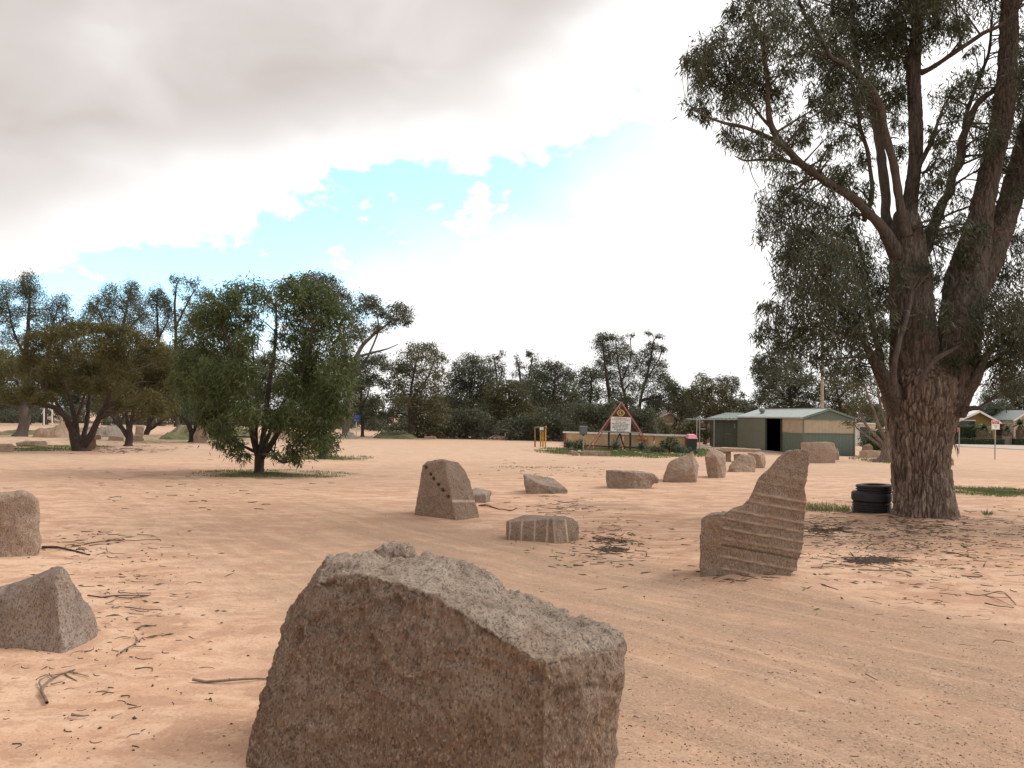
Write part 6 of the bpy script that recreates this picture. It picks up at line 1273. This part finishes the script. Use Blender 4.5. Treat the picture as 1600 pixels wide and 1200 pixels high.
# ------------------------------------------------------------------ small furniture of the park
def build_furniture():
    # yellow pipe frame round a small box
    Y = 53; g = GX(845, Y); t = thing('pipe_frame', g, 'yellow pipe guard frame with four posts round a white faced power box', 'frame')
    tops = {836: 667.5, 844.8: 670, 848.3: 669, 852.3: 668}
    for i, (px, ty) in enumerate(tops.items()):
        y = Y + (.5 if i in (1,) else 0); MB().tube(GX(px, y) - UPZ * .1, P(px, ty, y), .05, 10).build('post', M_BROWNP if i == 0 else M_YELLOW, t)
    MB().tube(P(835.4, 667.8, Y), P(853.4, 667.8, Y), .048, 10).build('top_rail', M_BROWNP, t)
    MB().tube(P(852.3, 667.5, Y), P(854, 667.5, Y), .09, 10).build('cap', M_YELLOW, t)
    MB().box(P(846, 671, Y - .05), (.30, .22, .26)).build('power_box', M_GREYBOX, t, bevel=.01); MB().box(P(846.3, 669.8, Y - .17), (.24, .012, .16)).build('face_plate', M_WHITE, t); MB().box(P(847, 670, Y - .178), (.08, .006, .03)).build('red_mark', M_RED, t)
    # blue sign
    Y = 67; g = GX(556.5, Y); t = thing('sign', g, 'blue information sign with faint white lettering on a white post, by the tree line', 'sign')
    MB().beam(g - UPZ * .1, P(557, 650, Y), .075, .06).build('post', M_WHITE, t)
    c = P(557, 653.4, Y - .06); MB().box(c, (.63, .02, .56)).build('board', M_BLUE, t)
    print_line(c + Vector((.02, -.013, .18)), .34, .07, M_GALV, t, 3); print_line(c + Vector((-.06, -.013, .06)), .3, .08, M_GALV, t, 4)
    m = MB(); m.box(c + Vector((-.08, -.014, -.15)), (.2, .006, .1)); m.tube(c + Vector((.12, -.010, -.17)), c + Vector((.12, -.017, -.17)), .05, 12); m.build('symbol', M_GALV, t)
    # red and white sign at the right
    g = G(1554.5, 718); Y = g.y; t = thing('sign', g, 'white notice with a red heading on a grey steel post before the road', 'sign')
    MB().tube(g - UPZ * .1, P(1555.2, 657, Y), .032, 10).build('post', M_GALV, t)
    a, b = P(1548.6, 670.9, Y), P(1561, 656.8, Y); c = (a + b) / 2; c.y -= .05; w, h = b.x - a.x, b.z - a.z
    MB().box(c, (w, .015, h)).build('board', M_SIGNW, t); MB().box(c + Vector((0, -.011, h * .27)), (w * .86, .005, h * .36)).build('heading_panel', M_RED, t)
    for i, (zz, k, mt) in enumerate(((h * .34, .7, M_SIGNW), (h * .2, .55, M_SIGNW), (-.03, .5, M_INK), (-.09, .35, M_INK), (-.15, .25, M_INK))): print_line(c + Vector((0, -.015 if i < 2 else -.010, zz)), w * k, .045 if i < 2 else .022, mt, t, 40 + i)
    g = G(1498.3, 709); Y = g.y; t = thing('sign', g, 'short grey post with a dark tilted plate, just right of the great gum trunk', 'sign')
    MB().tube(g - UPZ * .1, P(1498.7, 671, Y), .028, 10).build('post', M_GALV, t); MB().box(P(1497.5, 671.5, Y), (.34, .02, .30), R(35)).build('plate', M_REDP, t)
    # tyres
    base = G(1362, 806.5); Yt = base.y + .33; k = Yt / FPX
    def tyre(label, cx, cz, Ro, w, grooves, tilt=0.0, seed=0):
        c = P(cx, 780, Yt); loc = Vector((c.x, Yt, cz)); t = thing('tyre', loc, label, 'tyre', 'old tyres stacked by the gum')
        hw = w / 2; prof = [(Ro * .60, -hw * .82), (Ro * .66, -hw * .98), (Ro * .80, -hw * 1.02), (Ro * .93, -hw * .93), (Ro * .985, -hw * .72)]
        zs = np.linspace(-hw * .7, hw * .7, 4 * grooves + 3)
        for i, zz in enumerate(zs): prof.append((Ro * (1.0 - .006 * (zz / hw) ** 2 * 4) - (.03 if grooves and i % 4 in (2, 3) else 0), zz))
        prof += [(Ro * .985, hw * .72), (Ro * .93, hw * .93), (Ro * .80, hw * 1.02), (Ro * .66, hw * .98), (Ro * .60, hw * .82), (Ro * .60, hw * .55), (Ro * .88, hw * .62), (Ro * .93, 0), (Ro * .88, -hw * .62), (Ro * .60, -hw * .55)]
        n = 56; V, F = [], []; m = len(prof)
        for r_, zz in prof:
            for j in range(n):
                a = 2 * math.pi * j / n; V.append((r_ * math.cos(a), r_ * math.sin(a), zz))
        for i in range(m):
            i2 = (i + 1) % m
            for j in range(n): F.append((i * n + j, i * n + (j + 1) % n, i2 * n + (j + 1) % n, i2 * n + j))
        V = (np.array(V) @ np.array(Matrix.Rotation(tilt, 3, 'Y')).T) + np.array(loc)
        ns = m - 10; tread = F[5 * n:(5 + len(zs)) * n]; side = F[:5 * n] + F[(5 + len(zs)) * n:]
        b = MB().add(V, tread).build('tread', M_RUBBER, t); b2 = MB().add(V, side).build('side_wall', M_RUBBER, t)
        for q in (b, b2): q.data.polygons.foreach_set('use_smooth', np.ones(len(q.data.polygons), bool)); q.data.validate()
        bm = bmesh.new()
        for q in (b, b2):
            bm.from_mesh(q.data); bmesh.ops.delete(bm, geom=[v for v in bm.verts if not v.link_faces], context='VERTS'); bm.to_mesh(q.data); bm.clear()
        bm.free()
        return t
    z = base.z
    tyre('wide ribbed tyre at the bottom of the stack beside the gum trunk', 1362, z + .125, .345, .23, 4)
    tyre('smooth balding tyre in the middle of the stack beside the gum trunk', 1361.5, z + .325, .35, .185, 0, .02)
    tyre('hollow narrower tyre on top of the stack beside the gum trunk', 1366, z + .475, .325, .155, 2, -.035)
build_furniture()

# ------------------------------------------------------------------ road, houses and hedge at the right
def build_right():
    far_e = [G(px, py) for px, py in ((1250, 690.5), (1400, 693.3), (1500, 695.0), (1600, 697.0), (1750, 699.5), (2100, 705))]
    near_e = [G(px, py) for px, py in ((1250, 691.8), (1400, 695.2), (1500, 698.0), (1600, 703.2), (1750, 711), (2100, 730))]
    V, F = [], []
    for a, b in zip(far_e, near_e): V += [(a.x, a.y, a.z + .03), (b.x, b.y, b.z + .03)]
    for i in range(len(far_e) - 1): F.append((2 * i, 2 * i + 1, 2 * i + 3, 2 * i + 2))
    tag(MB().add(V, F).build('road', M_ROADG), kind='structure')
    def hedge(label, x0, x1, y0, y1, Y, dep=.9, mat=LEAF_SHRUB):
        a, b = GX(x0, Y), GX(x1, Y); h = P(x0, y0, Y).z - a.z; c = (a + b) / 2; t = thing('hedge', c, label, 'hedge')
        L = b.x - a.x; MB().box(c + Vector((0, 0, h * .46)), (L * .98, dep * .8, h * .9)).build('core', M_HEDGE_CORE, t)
        n = int(L * h * 330); q = np.stack([RNG.uniform(-L / 2, L / 2, n), RNG.uniform(-dep / 2, dep / 2, n), RNG.uniform(0, h, n)], 1); top = RNG.random(n) < .3; q[~top, 1] = -dep / 2 + RNG.normal(size=(~top).sum()) * .05; q[top, 2] = h + RNG.normal(size=top.sum()) * .04
        tag(leaf_mesh('leaves', q + np.array(c), droop_dir(n, .1), .1, .05, mat, t), kind='stuff')
    Yh = 75.5
    hedge('clipped low dark hedge left of the grey gate across the road', 1470, 1567, 684, 696, Yh)
    hedge('clipped low dark hedge right of the grey gate across the road', 1580.5, 1660, 684, 697, Yh)
    hedge('tall dark hedge under the olive gable, behind the low hedge', 1494, 1528, 664, 686, Yh + 3.5, 1.2)
    g = GX(1573.5, Yh); t = thing('gate', g, 'narrow grey gate standing between the two low hedges', 'gate')
    for i in range(7): MB().box(g + Vector((-.32 + i * .107, 0, .38)), (.098, .03, .76)).build('paling', M_GALV if False else mat_gate, t)
    for sx in (-.4, .4): MB().box(g + Vector((sx, 0, .42)), (.07, .07, .84)).build('post', mat_gate, t)
    for zz in (.15, .65): MB().box(g + Vector((0, .03, zz)), (.74, .03, .05)).build('rail', mat_gate, t)
    def palm(label, px, Y, y_top, y_bot, w_px, rf):
        g = GX(px, Y); t = thing('palm', g, label, 'palm', 'palms before the houses'); k = Y / FPX; h = P(px, y_top, Y).z - g.z
        MB().lathe(g, [(w_px * k * .36, 0), (w_px * k * .46, h * .3), (w_px * k * .42, h * .6), (w_px * k * .25, h * .85), (w_px * k * .1, h)], 16).build('trunk', M_PALMT, t)
        n = 150; a = RNG.random(n) * 6.28; zz = RNG.random(n) * h * .9; r = w_px * k * .45; C = np.array(g) + np.stack([np.cos(a) * r * .9, np.sin(a) * r * .9, zz + .1], 1)
        tag(leaf_mesh('dead_fronds', C, np.stack([np.cos(a) * .3, np.sin(a) * .3, -np.ones(n)], 1), .5, .07, M_PALMT, t), kind='stuff')
        for i in range(22):
            a = 2.4 * i; el = R(-25 + 90 * i / 22); L = rf * k * RNG.uniform(.8, 1.1); o = np.array((math.cos(a), math.sin(a), 0)); V, F = [], []
            for s in range(6):
                q = s / 5; p = np.array(g) + (0, 0, h) + o * L * q * math.cos(el) + np.array((0, 0, 1)) * L * (q * math.sin(el) - .35 * q * q); sd = np.array((-math.sin(a), math.cos(a), 0)) * L * .16 * math.sin(math.pi * min(1, .15 + q * .85)) + .004
                V += [p + sd - (0, 0, .05 * L), p, p - sd - (0, 0, .05 * L)]
            for s in range(5): b = 3 * s; F += [(b, b + 1, b + 4, b + 3), (b + 1, b + 2, b + 5, b + 4)]
            mesh_np('frond', V, np.array(F), LEAF_SHRUB, t, attrs={'tint': np.full(18, RNG.random()), 'warm': np.full(18, .1)})
    palm('palm with a fat skirted trunk before the olive gable', 1538, 77, 668, 684, 24, 15)
    palm('smaller palm partly behind the red and white notice', 1574, 77.5, 670, 684, 15, 11)
    palm('ragged browned palm at the right edge before the end gable', 1594, 78, 662, 684, 10, 16)
    def gable(label, px0, pxa, px1, ye0, ya, ye1, Y, mw, mr, depth=8, slope_side=None, lowdark=True):
        a, b, c = P(px0, ye0, Y), P(pxa, ya, Y), P(px1, ye1, Y); z0 = float(zt(a.x, Y)); t = thing('house', Vector(((a.x + c.x) / 2, Y, z0)), label, 'house'); dv = Vector((0, depth, 0)); lo = lambda p: Vector((p.x, p.y, z0))
        wall = [lo(a), lo(c), c - UPZ * .05, b - UPZ * .05, a - UPZ * .05]; bk = [p + dv for p in wall]; n = 5
        MB().add(wall + bk, [tuple(range(n)), tuple(range(2 * n - 1, n - 1, -1))] + [(i, i + n, (i + 1) % n + n, (i + 1) % n) for i in range(n)]).build('wall', mw, t)
        for p, q in ((a, b), (c, b)):
            o = (p - q).normalized() * .35; MB().hexa([p + o - Vector((0, .4, 0)), q - Vector((0, .4, 0)), q + dv, p + o + dv], [p + o + Vector((0, -.4, .08)), q + Vector((0, -.4, .08)), q + dv + UPZ * .08, p + o + dv + UPZ * .08]).build('roof', mr, t)
            MB().beam(p + o - Vector((0, .42, .05)), q - Vector((0, .42, .05)), .04, .16).build('barge_board', M_WHITE, t)
        return t, z0
    h1, z0 = gable('house with an olive gable and white roof behind palms and hedge', 1497, 1527.5, 1556, 656, 642.5, 658, 82, M_OLIVE, M_ROOFW)
    p = P(1510, 668, 82); MB().box((p.x, 81.95, p.z), (1.6, .06, 1.4)).build('window', M_GLASS, h1); MB().box((p.x, 81.93, p.z + .72), (1.75, .05, .08)).build('window_frame', M_WHITE, h1)
    h2, z0 = gable('end house with a brown gable at the right edge of the view', 1584, 1603, 1625, 654, 642, 652, 84, M_HOUSEP, M_ROOFG)
    p = P(1597, 680, 84); MB().box((p.x, 83.95, p.z), (1.2, .06, 1.0)).build('window', M_GLASS, h2); MB().box((p.x, 83.93, p.z), (.06, .05, 1.0)).build('window_frame', M_WHITE, h2)
    # middle wing with grey roof
    a, b = P(1548, 661, 86), P(1592, 664, 86); z0 = float(zt(a.x, 86)); t = thing('house', Vector(((a.x + b.x) / 2, 86, z0)), 'long house wing with a grey roof and white gutter between the two gables', 'house')
    MB().hexa([(a.x, 86, z0), (b.x, 86, z0), (b.x, 91, z0), (a.x, 91, z0)], [(a.x, 86, a.z), (b.x, 86, a.z), (b.x, 91, a.z), (a.x, 91, a.z)]).build('wall', M_OLIVE, t)
    roof_sheet('roof', (a.x - .3, 85.5, a.z + .02), (b.x + .3, 85.5, a.z + .02), (a.x - .3, 89, a.z + .78), (b.x + .3, 89, a.z + .78), M_ROOFG, t); MB().beam((a.x - .3, 85.45, a.z), (b.x + .3, 85.45, a.z), .1, .13).build('gutter', M_WHITE, t)
    for px in (1562, 1578): p = P(px, 674, 86); MB().box((p.x, 85.95, p.z), (.9, .06, .8)).build('window', M_GLASS, t)
    # pale houses behind the park
    t, z0 = gable('pale house with a rendered gable showing between trees behind the wall', 1022, 1046, 1067, 655, 643.5, 658, 88, M_HOUSEP, M_HOUSEP)
    p = P(1056, 655.5, 88); MB().box((p.x, 87.95, p.z), (.30, .06, .45)).build('window', M_GLASS, t); MB().beam(P(1037, 662.5, 87.9), P(1056, 662, 87.9), .1, .12).build('awning', M_WHITE, t)
    t, z0 = gable('cream house gable peeping above the shed roof left of the great gum', 1312, 1324, 1338, 638, 631, 640, 90, M_CREAM, M_HOUSEW)
    g = P(1352, 680, 66); z0 = float(zt(g.x, 66)); t = thing('house', Vector((g.x, 66, z0)), 'white house wall with a dark carport opening, right of the shed', 'house')
    a, b = P(1330, 661, 66), P(1368, 661, 66); MB().hexa([(a.x, 66, z0), (b.x, 66, z0), (b.x, 70, z0), (a.x, 70, z0)], [(a.x, 66, a.z), (b.x, 66, a.z + .02), (b.x, 70, a.z), (a.x, 70, a.z)]).build('wall', M_HOUSEW, t)
    p = P(1350.5, 675, 66); MB().box((p.x, 65.97, p.z), (.72, .06, .78)).build('window', M_GLASS, t); MB().beam((a.x, 65.8, a.z), (b.x, 65.8, a.z), .5, .08).build('roof', M_ROOFW, t)
    p0 = GX(1098, 68); z0 = p0.z; t = thing('house', p0, 'low reddish brick house wall behind the verandah frame', 'house')
    a, b = GX(1097, 68), GX(1112, 68); MB().hexa([a, b, b + Vector((0, 3, 0)), a + Vector((0, 3, 0))], [a + UPZ * 1.5, b + UPZ * 1.5, b + Vector((0, 3, 1.5)), a + Vector((0, 3, 1.5))]).build('wall', mat_plain('red_brick', (.25, .13, .10), .85, .2, 3), t); MB().beam(a + UPZ * .45 - Vector((0, .03, 0)), b + UPZ * .45 - Vector((0, .03, 0)), .05, .25).build('band', M_HOUSEP, t)
    # concrete slab before the verandah
    a, b, c, d = (GX(x, y) for x, y in ((1090, 56.5), (1112, 56), (1112, 58), (1086, 58.5)))
    tag(MB().hexa([q + UPZ * -.05 for q in (a, b, c, d)], [q + UPZ * .07 for q in (a, b, c, d)]).build('pavement', mat_plain('pale_concrete', (.45, .42, .38), .9)), kind='structure')
mat_gate = mat_plain('gate_grey', (0.17, 0.16, 0.14), 0.6, 0.1)
build_right()

# ------------------------------------------------------------------ heaps, banks and posts at the left
def heap(name, px0, px1, py_top, py_base, mat, seed, depth=None, n=80, peaks=3, flat=0.6):
    a, b = G(px0, py_base), G(px1, py_base); Y = (a.y + b.y) / 2; a, b = GX(px0, Y), GX(px1, Y); w = b.x - a.x; h = P(px0, py_top, Y + w * .15).z - a.z; dp = depth or w * .45; rg = np.random.default_rng(seed)
    U, Vv = np.meshgrid(np.linspace(-1, 1, n), np.linspace(-1, 1, n)); u, v = U.ravel(), Vv.ravel()
    e = np.clip(1 - (np.abs(u) ** 2.4 + np.abs(v) ** 2.4), 0, 1) ** flat
    x = (a.x + b.x) / 2 + u * w / 2; y = Y + dp * .9 + v * dp
    q = np.stack([x, y, 0 * x], 1); z = h * e * (0.72 + 0.75 * fbm(q * 4.0 / max(w, 2) + seed, 4, seed)) + 0.55 * h * np.sqrt(e) * fbm(q * 1.3, 6, seed + 2, .65) - .06 * (e < .01) - .03
    i = np.arange(n - 1)[:, None] * n; k = np.arange(n - 1)[None]; F = np.stack([i + k, i + k + 1, i + n + k + 1, i + n + k], -1).reshape(-1, 4)
    return tag(mesh_np(name, np.stack([x, y, zt(x, y) + z], 1), F, mat, smooth_sh=True), kind='structure')
heap('dirt_mound', 38, 122, 660, 684, M_DIRT, 1); heap('gravel_mound', 92, 186, 661.5, 683, M_GREYDIRT, 2); heap('grassy_bank', 225, 345, 662, 687, M_BANK, 3, 6)
heap('dirt_mound', 518, 556, 672, 686, M_GREYDIRT, 4); heap('grassy_bank', 575, 655, 675.5, 685.5, M_BANK, 5, 4); heap('grassy_bank', -60, 34, 672, 680, M_BANK, 6, 6); heap('dirt_mound', 395, 470, 671, 686, M_DIRT, 7)
for k, (px, yb, yt, lb) in enumerate(((68.7, 661, 638, 'first tall white post, left of two, seen under the umbrella tree'), (81.5, 661, 640, 'slimmer white post right of the tall one under the umbrella tree'))):
    Y = G(px, yb + 3).y; g = GX(px, Y); t = thing('goal_post', g, lb, 'post'); MB().tube(g, P(px, yt, Y), .09, 8).build('upright', M_WHITE, t)
    MB().tube(P(px, yt + 3, Y), P(px - 4 + 8 * k, yt + 9, Y), .04, 6).build('brace', M_WHITE, t)
for px, yb, yt, lb in ((96, 663, 650, 'thick grey timber fence post on the pale sand beyond the heaps'), (43, 676, 652, 'thin wooden stake at the left end of the dirt heap')):
    Y = G(px, yb).y; g = GX(px, Y); t = thing('fence_post', g, lb, 'post'); MB().tube(g - UPZ * .1, P(px, yt, Y), .012 * Y * .12, 8).build('stake', M_WOOD, t); MB().tube(P(px, yt, Y), P(px, yt, Y) + UPZ * .05, .012 * Y * .13, 8).build('cap', M_WOOD, t)

# ------------------------------------------------------------------ grass and litter
def grass(label, patches, n, h, warm=.15, w=.012):
    xs, ys = [], []
    for cx, cy, a, b in patches:
        k = int(n * a * b); an = RNG.random(k) * 6.283; r = 1.3 * RNG.random(k) ** .75; xs.append(cx + a * r * np.cos(an)); ys.append(cy + b * r * np.sin(an))
    x, y = np.concatenate(xs), np.concatenate(ys); keep = fbm(np.stack([x * 1.6, y * 1.6, 0 * x], 1), 3, 77) > RNG.uniform(-.35, .3, len(x)); x, y = x[keep], y[keep]; m = len(x); z = ground_z(x, y)
    D = unit(m) * .55; D[:, 2] = 1; o = leaf_mesh('grass', np.stack([x, y, z - .01], 1), D, h * RNG.uniform(.4, 1.3, m), w, GRASS, tint=RNG.random(m), warm=(RNG.random(m) < warm) * RNG.random(m), loc=(0, 0, 0))
    return tag(o, label, kind='stuff')
grass('thin green grass round the bright green tree', [TURF[0]], 3800, .07, .15); grass('dark grass ring under the sparse shrub', [TURF[1]], 2600, .12, .02); grass('grass strip below the umbrella acacia', [TURF[2]], 1100, .09, .15, .03)
grass('green grass patch on the sand right of the great gum', [TURF[3], TURF[4]], 5200, .07, .05); grass('grass and weeds of the sign garden', [TURF[6], TURF[7], TURF[5]], 900, .14, .12, .03)
grass('yellowing grass tufts left of the tyres', [TURF[8], gpatch(1290, 797, .5, .4)], 1900, .12, .7); grass('weeds at the foot of the leaning pale tree', [TURF[9]], 700, .16, .1, .02)
grass('dry tuft of grass on open sand', [gpatch(850, 731, 1.6, .5)], 900, .06, .7, .02)
t = thing('weed', G(1543, 806), 'single spiky dark weed on the sand right of the gum trunk', 'plant'); n = 26
D = unit(n); D[:, 2] = np.abs(D[:, 2]) + .6; tag(leaf_mesh('blades', np.array(t.location) + RNG.normal(size=(n, 3)) * (.03, .03, 0), D, RNG.uniform(.08, .2, n), .014, LEAF_SHRUB, t), kind='stuff')

def gp(px, py, dz=0.0):
    g = G(px, py); return (g.x, g.y, float(ground_z([g.x], [g.y])[0]) + dz)
def stick(label, runs, mat=None, name='fallen_stick', group='dry sticks fallen on the sand'):
    """runs: traced polylines [(px,py)...], radius in m; the first is the stem, others its side shoots"""
    t = None
    for i, (pts, r) in enumerate(runs):
        q = [(*gp(a, b), r * .72) for a, b in pts]; sp = spline(q, .06); m = len(sp); sp[:, 3] *= np.linspace(1.15, .55, m)
        sp[:, 2] = ground_z(sp[:, 0], sp[:, 1]) + sp[:, 3] * .7 + .02 * np.abs(vnoise(sp[:, :3] * 3 + i, 5)); sp[:, :2] += .012 * np.stack([vnoise(sp[:, :3] * 9, 6), vnoise(sp[:, :3] * 9, 7)], 1)
        V, F = tube_np(sp[:, :3], sp[:, 3] * (1 + .25 * vnoise(sp[:, :3] * 25, 8)), 6)
        if t is None: t = thing(name, tuple(sp[0, :3]), label, 'stick', group)
        mesh_np('stem' if i == 0 else 'side_shoot', V, F, mat or M_STICK, t, smooth_sh=True)
stick('forked grey stick with broken shoots before the tent shaped boulder', [([(72,1100),(66,1080),(85,1062),(100,1054),(117,1050)], .012), ([(66,1082),(62,1068),(80,1060)], .007), ([(85,1064),(70,1058),(58,1064)], .006), ([(100,1056),(112,1062),(120,1066)], .006), ([(78,1074),(98,1070)], .007), ([(108,1052),(136,1060)], .006)])
stick('small three pronged dry stick between the forked one and the big boulder', [([(188,1027),(218,1009)], .008), ([(218,1009),(210,998)], .006), ([(220,1008),(224,1000),(230,1004)], .005), ([(206,1017),(226,1018)], .006)])
stick('long straight pale stick pointing at the left side of the biggest boulder', [([(300,1066),(345,1066),(400,1062),(425,1060)], .011)])
stick('dark knotty stick lying by the blocky boulder at the left edge', [([(66,857),(90,858),(115,862),(140,868)], .018), ([(118,862),(138,861)], .01)], M_STICKD)
stick('thin dark twig crossing the wheel lane, topmost of the left twigs', [([(132,852),(180,849),(245,845)], .008), ([(165,850),(190,843)], .005)], M_STICKD)
stick('short pale twig just above the dark crossing one', [([(214,838),(240,840)], .009)])
stick('dark flat twig right of the tent shaped boulder top', [([(138,935),(175,937),(232,936)], .008), ([(178,937),(200,940),(235,935)], .006)], M_STICKD)
stick('thin twig under the long pale gravel ridge', [([(190,930),(210,934),(236,932)], .006)])
stick('slender curved twig below the middle of the left gravel', [([(195,956),(236,960)], .006)], M_STICKD)
stick('short brown stick low at the left, below the forked one', [([(112,1120),(128,1122),(140,1120)], .010)])
stick('curved bark stick trailing from the boulder with drill holes', [([(748,792),(765,793),(780,797),(800,799),(808,795)], .016), ([(752,791),(765,789)], .01)], M_STICKD)
stick('bent twig beside the squared block at its right', [([(895,884),(912,885)], .012)], M_STICKD)
stick('long grey stick among bark litter before the gum', [([(1340,893),(1372,894),(1408,893),(1425,899)], .009), ([(1372,892),(1400,888)], .007)])
stick('dark twig right of the main bark pile before the gum', [([(1470,862),(1490,864),(1520,870)], .009), ([(1478,864),(1505,862)], .006)], M_STICKD)
stick('thin curved stick near the right edge, below the others', [([(1510,928),(1530,931),(1565,926),(1588,944)], .007), ([(1540,930),(1585,949)], .005)])
stick('low bent twig at the right with a raised tip', [([(1538,945),(1560,949),(1586,950)], .007)], M_STICKD)
stick('short straight twig between standing slab and bark pile', [([(1268,892),(1290,890),(1318,892)], .007)])
stick('small twig at the right foot of the standing slab', [([(1284,921),(1310,926)], .008)], M_STICKD)
stick('small pale stick on the brown gravel at the right front', [([(1353,1053),(1362,1058),(1371,1062)], .006)])
def build_litter():
    X, Y, L, TH, Rr = [], [], [], [], []
    def field(n, px, py, sx, sy, l0, l1, r0, r1):
        for _ in range(n):
            a, b = RNG.normal(px, sx), RNG.normal(py, sy)
            if b < 690 or b > 1190: continue
            g = G(a, b); X.append(g.x); Y.append(g.y); L.append(RNG.uniform(l0, l1)); TH.append(RNG.normal(0, .5) if RNG.random() < .6 else RNG.uniform(0, 6.28)); Rr.append(RNG.uniform(r0, r1))
    field(330, 1380, 838, 95, 22, .03, .22, .0015, .0045); field(190, 1480, 880, 90, 40, .03, .22, .0015, .004); field(160, 1300, 815, 35, 18, .05, .25, .002, .006); field(150, 1365, 876, 22, 3.5, .08, .3, .003, .007)
    field(120, 1290, 828, 18, 5, .08, .25, .003, .007); field(140, 955, 850, 45, 22, .04, .2, .002, .006); field(80, 955, 843, 14, 3, .06, .16, .003, .006); field(90, 955, 858, 10, 3, .06, .16, .003, .006); field(90, 880, 790, 35, 10, .05, .25, .003, .007)
    field(110, 180, 925, 75, 60, .02, .15, .0015, .004); field(60, 150, 1060, 120, 60, .015, .08, .0015, .004); field(45, 150, 848, 45, 12, .05, .24, .003, .006); field(110, 1300, 1050, 260, 80, .01, .05, .0015, .003)
    field(90, 200, 702, 40, 4, .1, .4, .006, .012); field(60, 850, 735, 60, 8, .06, .2, .004, .008); field(120, 1560, 830, 60, 30, .05, .3, .002, .006); field(80, 1450, 822, 40, 6, .08, .3, .003, .008); field(60, 300, 760, 120, 25, .05, .25, .004, .008); field(50, 1150, 905, 40, 10, .05, .2, .003, .006)
    X, Y, L, TH, Rr = map(np.array, (X, Y, L, TH, Rr)); z = ground_z(X, Y); V, F, n = [], [], 0
    for x, y, zz, l, th, r in zip(X, Y, z, L, TH, Rr):
        k = 4; t = np.linspace(-.5, .5, k); b = RNG.normal() * .6 * l; p = np.stack([x + np.cos(th) * t * l - np.sin(th) * b * t * t * 2, y + np.sin(th) * t * l + np.cos(th) * b * t * t * 2, np.full(k, zz + r * .8)], 1)
        v, f = tube_np(p, np.linspace(r, r * .5, k), 4); V.append(v); F.append(f + n); n += len(v)
    o = mesh_np('leaf_litter', np.concatenate(V), np.concatenate(F), M_STICKD, loc=(0, 0, 0)); tag(o, 'scattered dark twigs and bark scraps strewn over the sand', kind='stuff')
    k = 900; x, y = GV(np.concatenate([RNG.normal(1400, 110, 600), RNG.normal(200, 90, 120), RNG.normal(940, 60, 180)]), np.concatenate([812 + np.abs(RNG.normal(0, 42, 600)), RNG.uniform(830, 1000, 120), RNG.normal(845, 22, 180)]))
    D = unit(k); D[:, 2] *= .15; tag(leaf_mesh('fallen_leaves', np.stack([x, y, ground_z(x, y) + .008], 1), D, RNG.uniform(.05, .13, k), .018, LEAF_GUM, loc=(0, 0, 0), tint=RNG.random(k), warm=RNG.random(k)), label='fallen gum leaves scattered on the sand', kind='stuff')
    # gum nuts, clods and pebbles
    def specks(name, label, n, gen, s0, s1, mat):
        x, y = gen(n); n = len(x); z = ground_z(x, y); s = s0 * (s1 / s0) ** (RNG.random(n) ** 2.2)
        oc = np.array([(1, 0, 0), (0, 1, 0), (-1, 0, 0), (0, -1, 0), (0, 0, .8), (0, 0, -.6)], float); fc = np.array([(0, 1, 4), (1, 2, 4), (2, 3, 4), (3, 0, 4), (1, 0, 5), (2, 1, 5), (3, 2, 5), (0, 3, 5)])
        V = (oc[None] * RNG.uniform(.6, 1.25, (n, 6, 1)) + RNG.normal(size=(n, 6, 3)) * .12) * s[:, None, None] + np.stack([x, y, z + s * .3], 1)[:, None]
        F = (fc[None] + (np.arange(n) * 6)[:, None, None]).reshape(-1, 3)
        o = mesh_np(name, V.reshape(-1, 3), F, mat, loc=(0, 0, 0)); tag(o, label, kind='stuff')
    def nuts(n):
        u = RNG.random(n); a = np.where(u < .45, RNG.normal(1420, 130, n), np.where(u < .72, RNG.normal(160, 110, n), RNG.uniform(0, 1600, n)))
        b = np.where(u < .45, 810 + np.abs(RNG.normal(0, 70, n)), np.where(u < .72, RNG.uniform(830, 1185, n), RNG.uniform(760, 1190, n))); return GV(a, b)
    specks('gum_nuts', 'dark gum nuts and bark crumbs dotted over the sand', 380, nuts, .004, .014, M_STICKD)
    def lane_pt(n):
        x, y = GV(RNG.uniform(-50, 1650, n * 4), 1195 - 430 * RNG.random(n * 4) ** 1.6); gr = ground_fields(x, y)[2]
        k = RNG.random(n * 4) < gr * .95 + .04; return x[k][:n], y[k][:n]
    specks('gravel', 'fine brown gravel strewn along the wheel lane', 5500, lane_pt, .0022, .009, mat_plain('gravel_stone', (.42, .295, .205), .9, .25, 40))
build_litter()
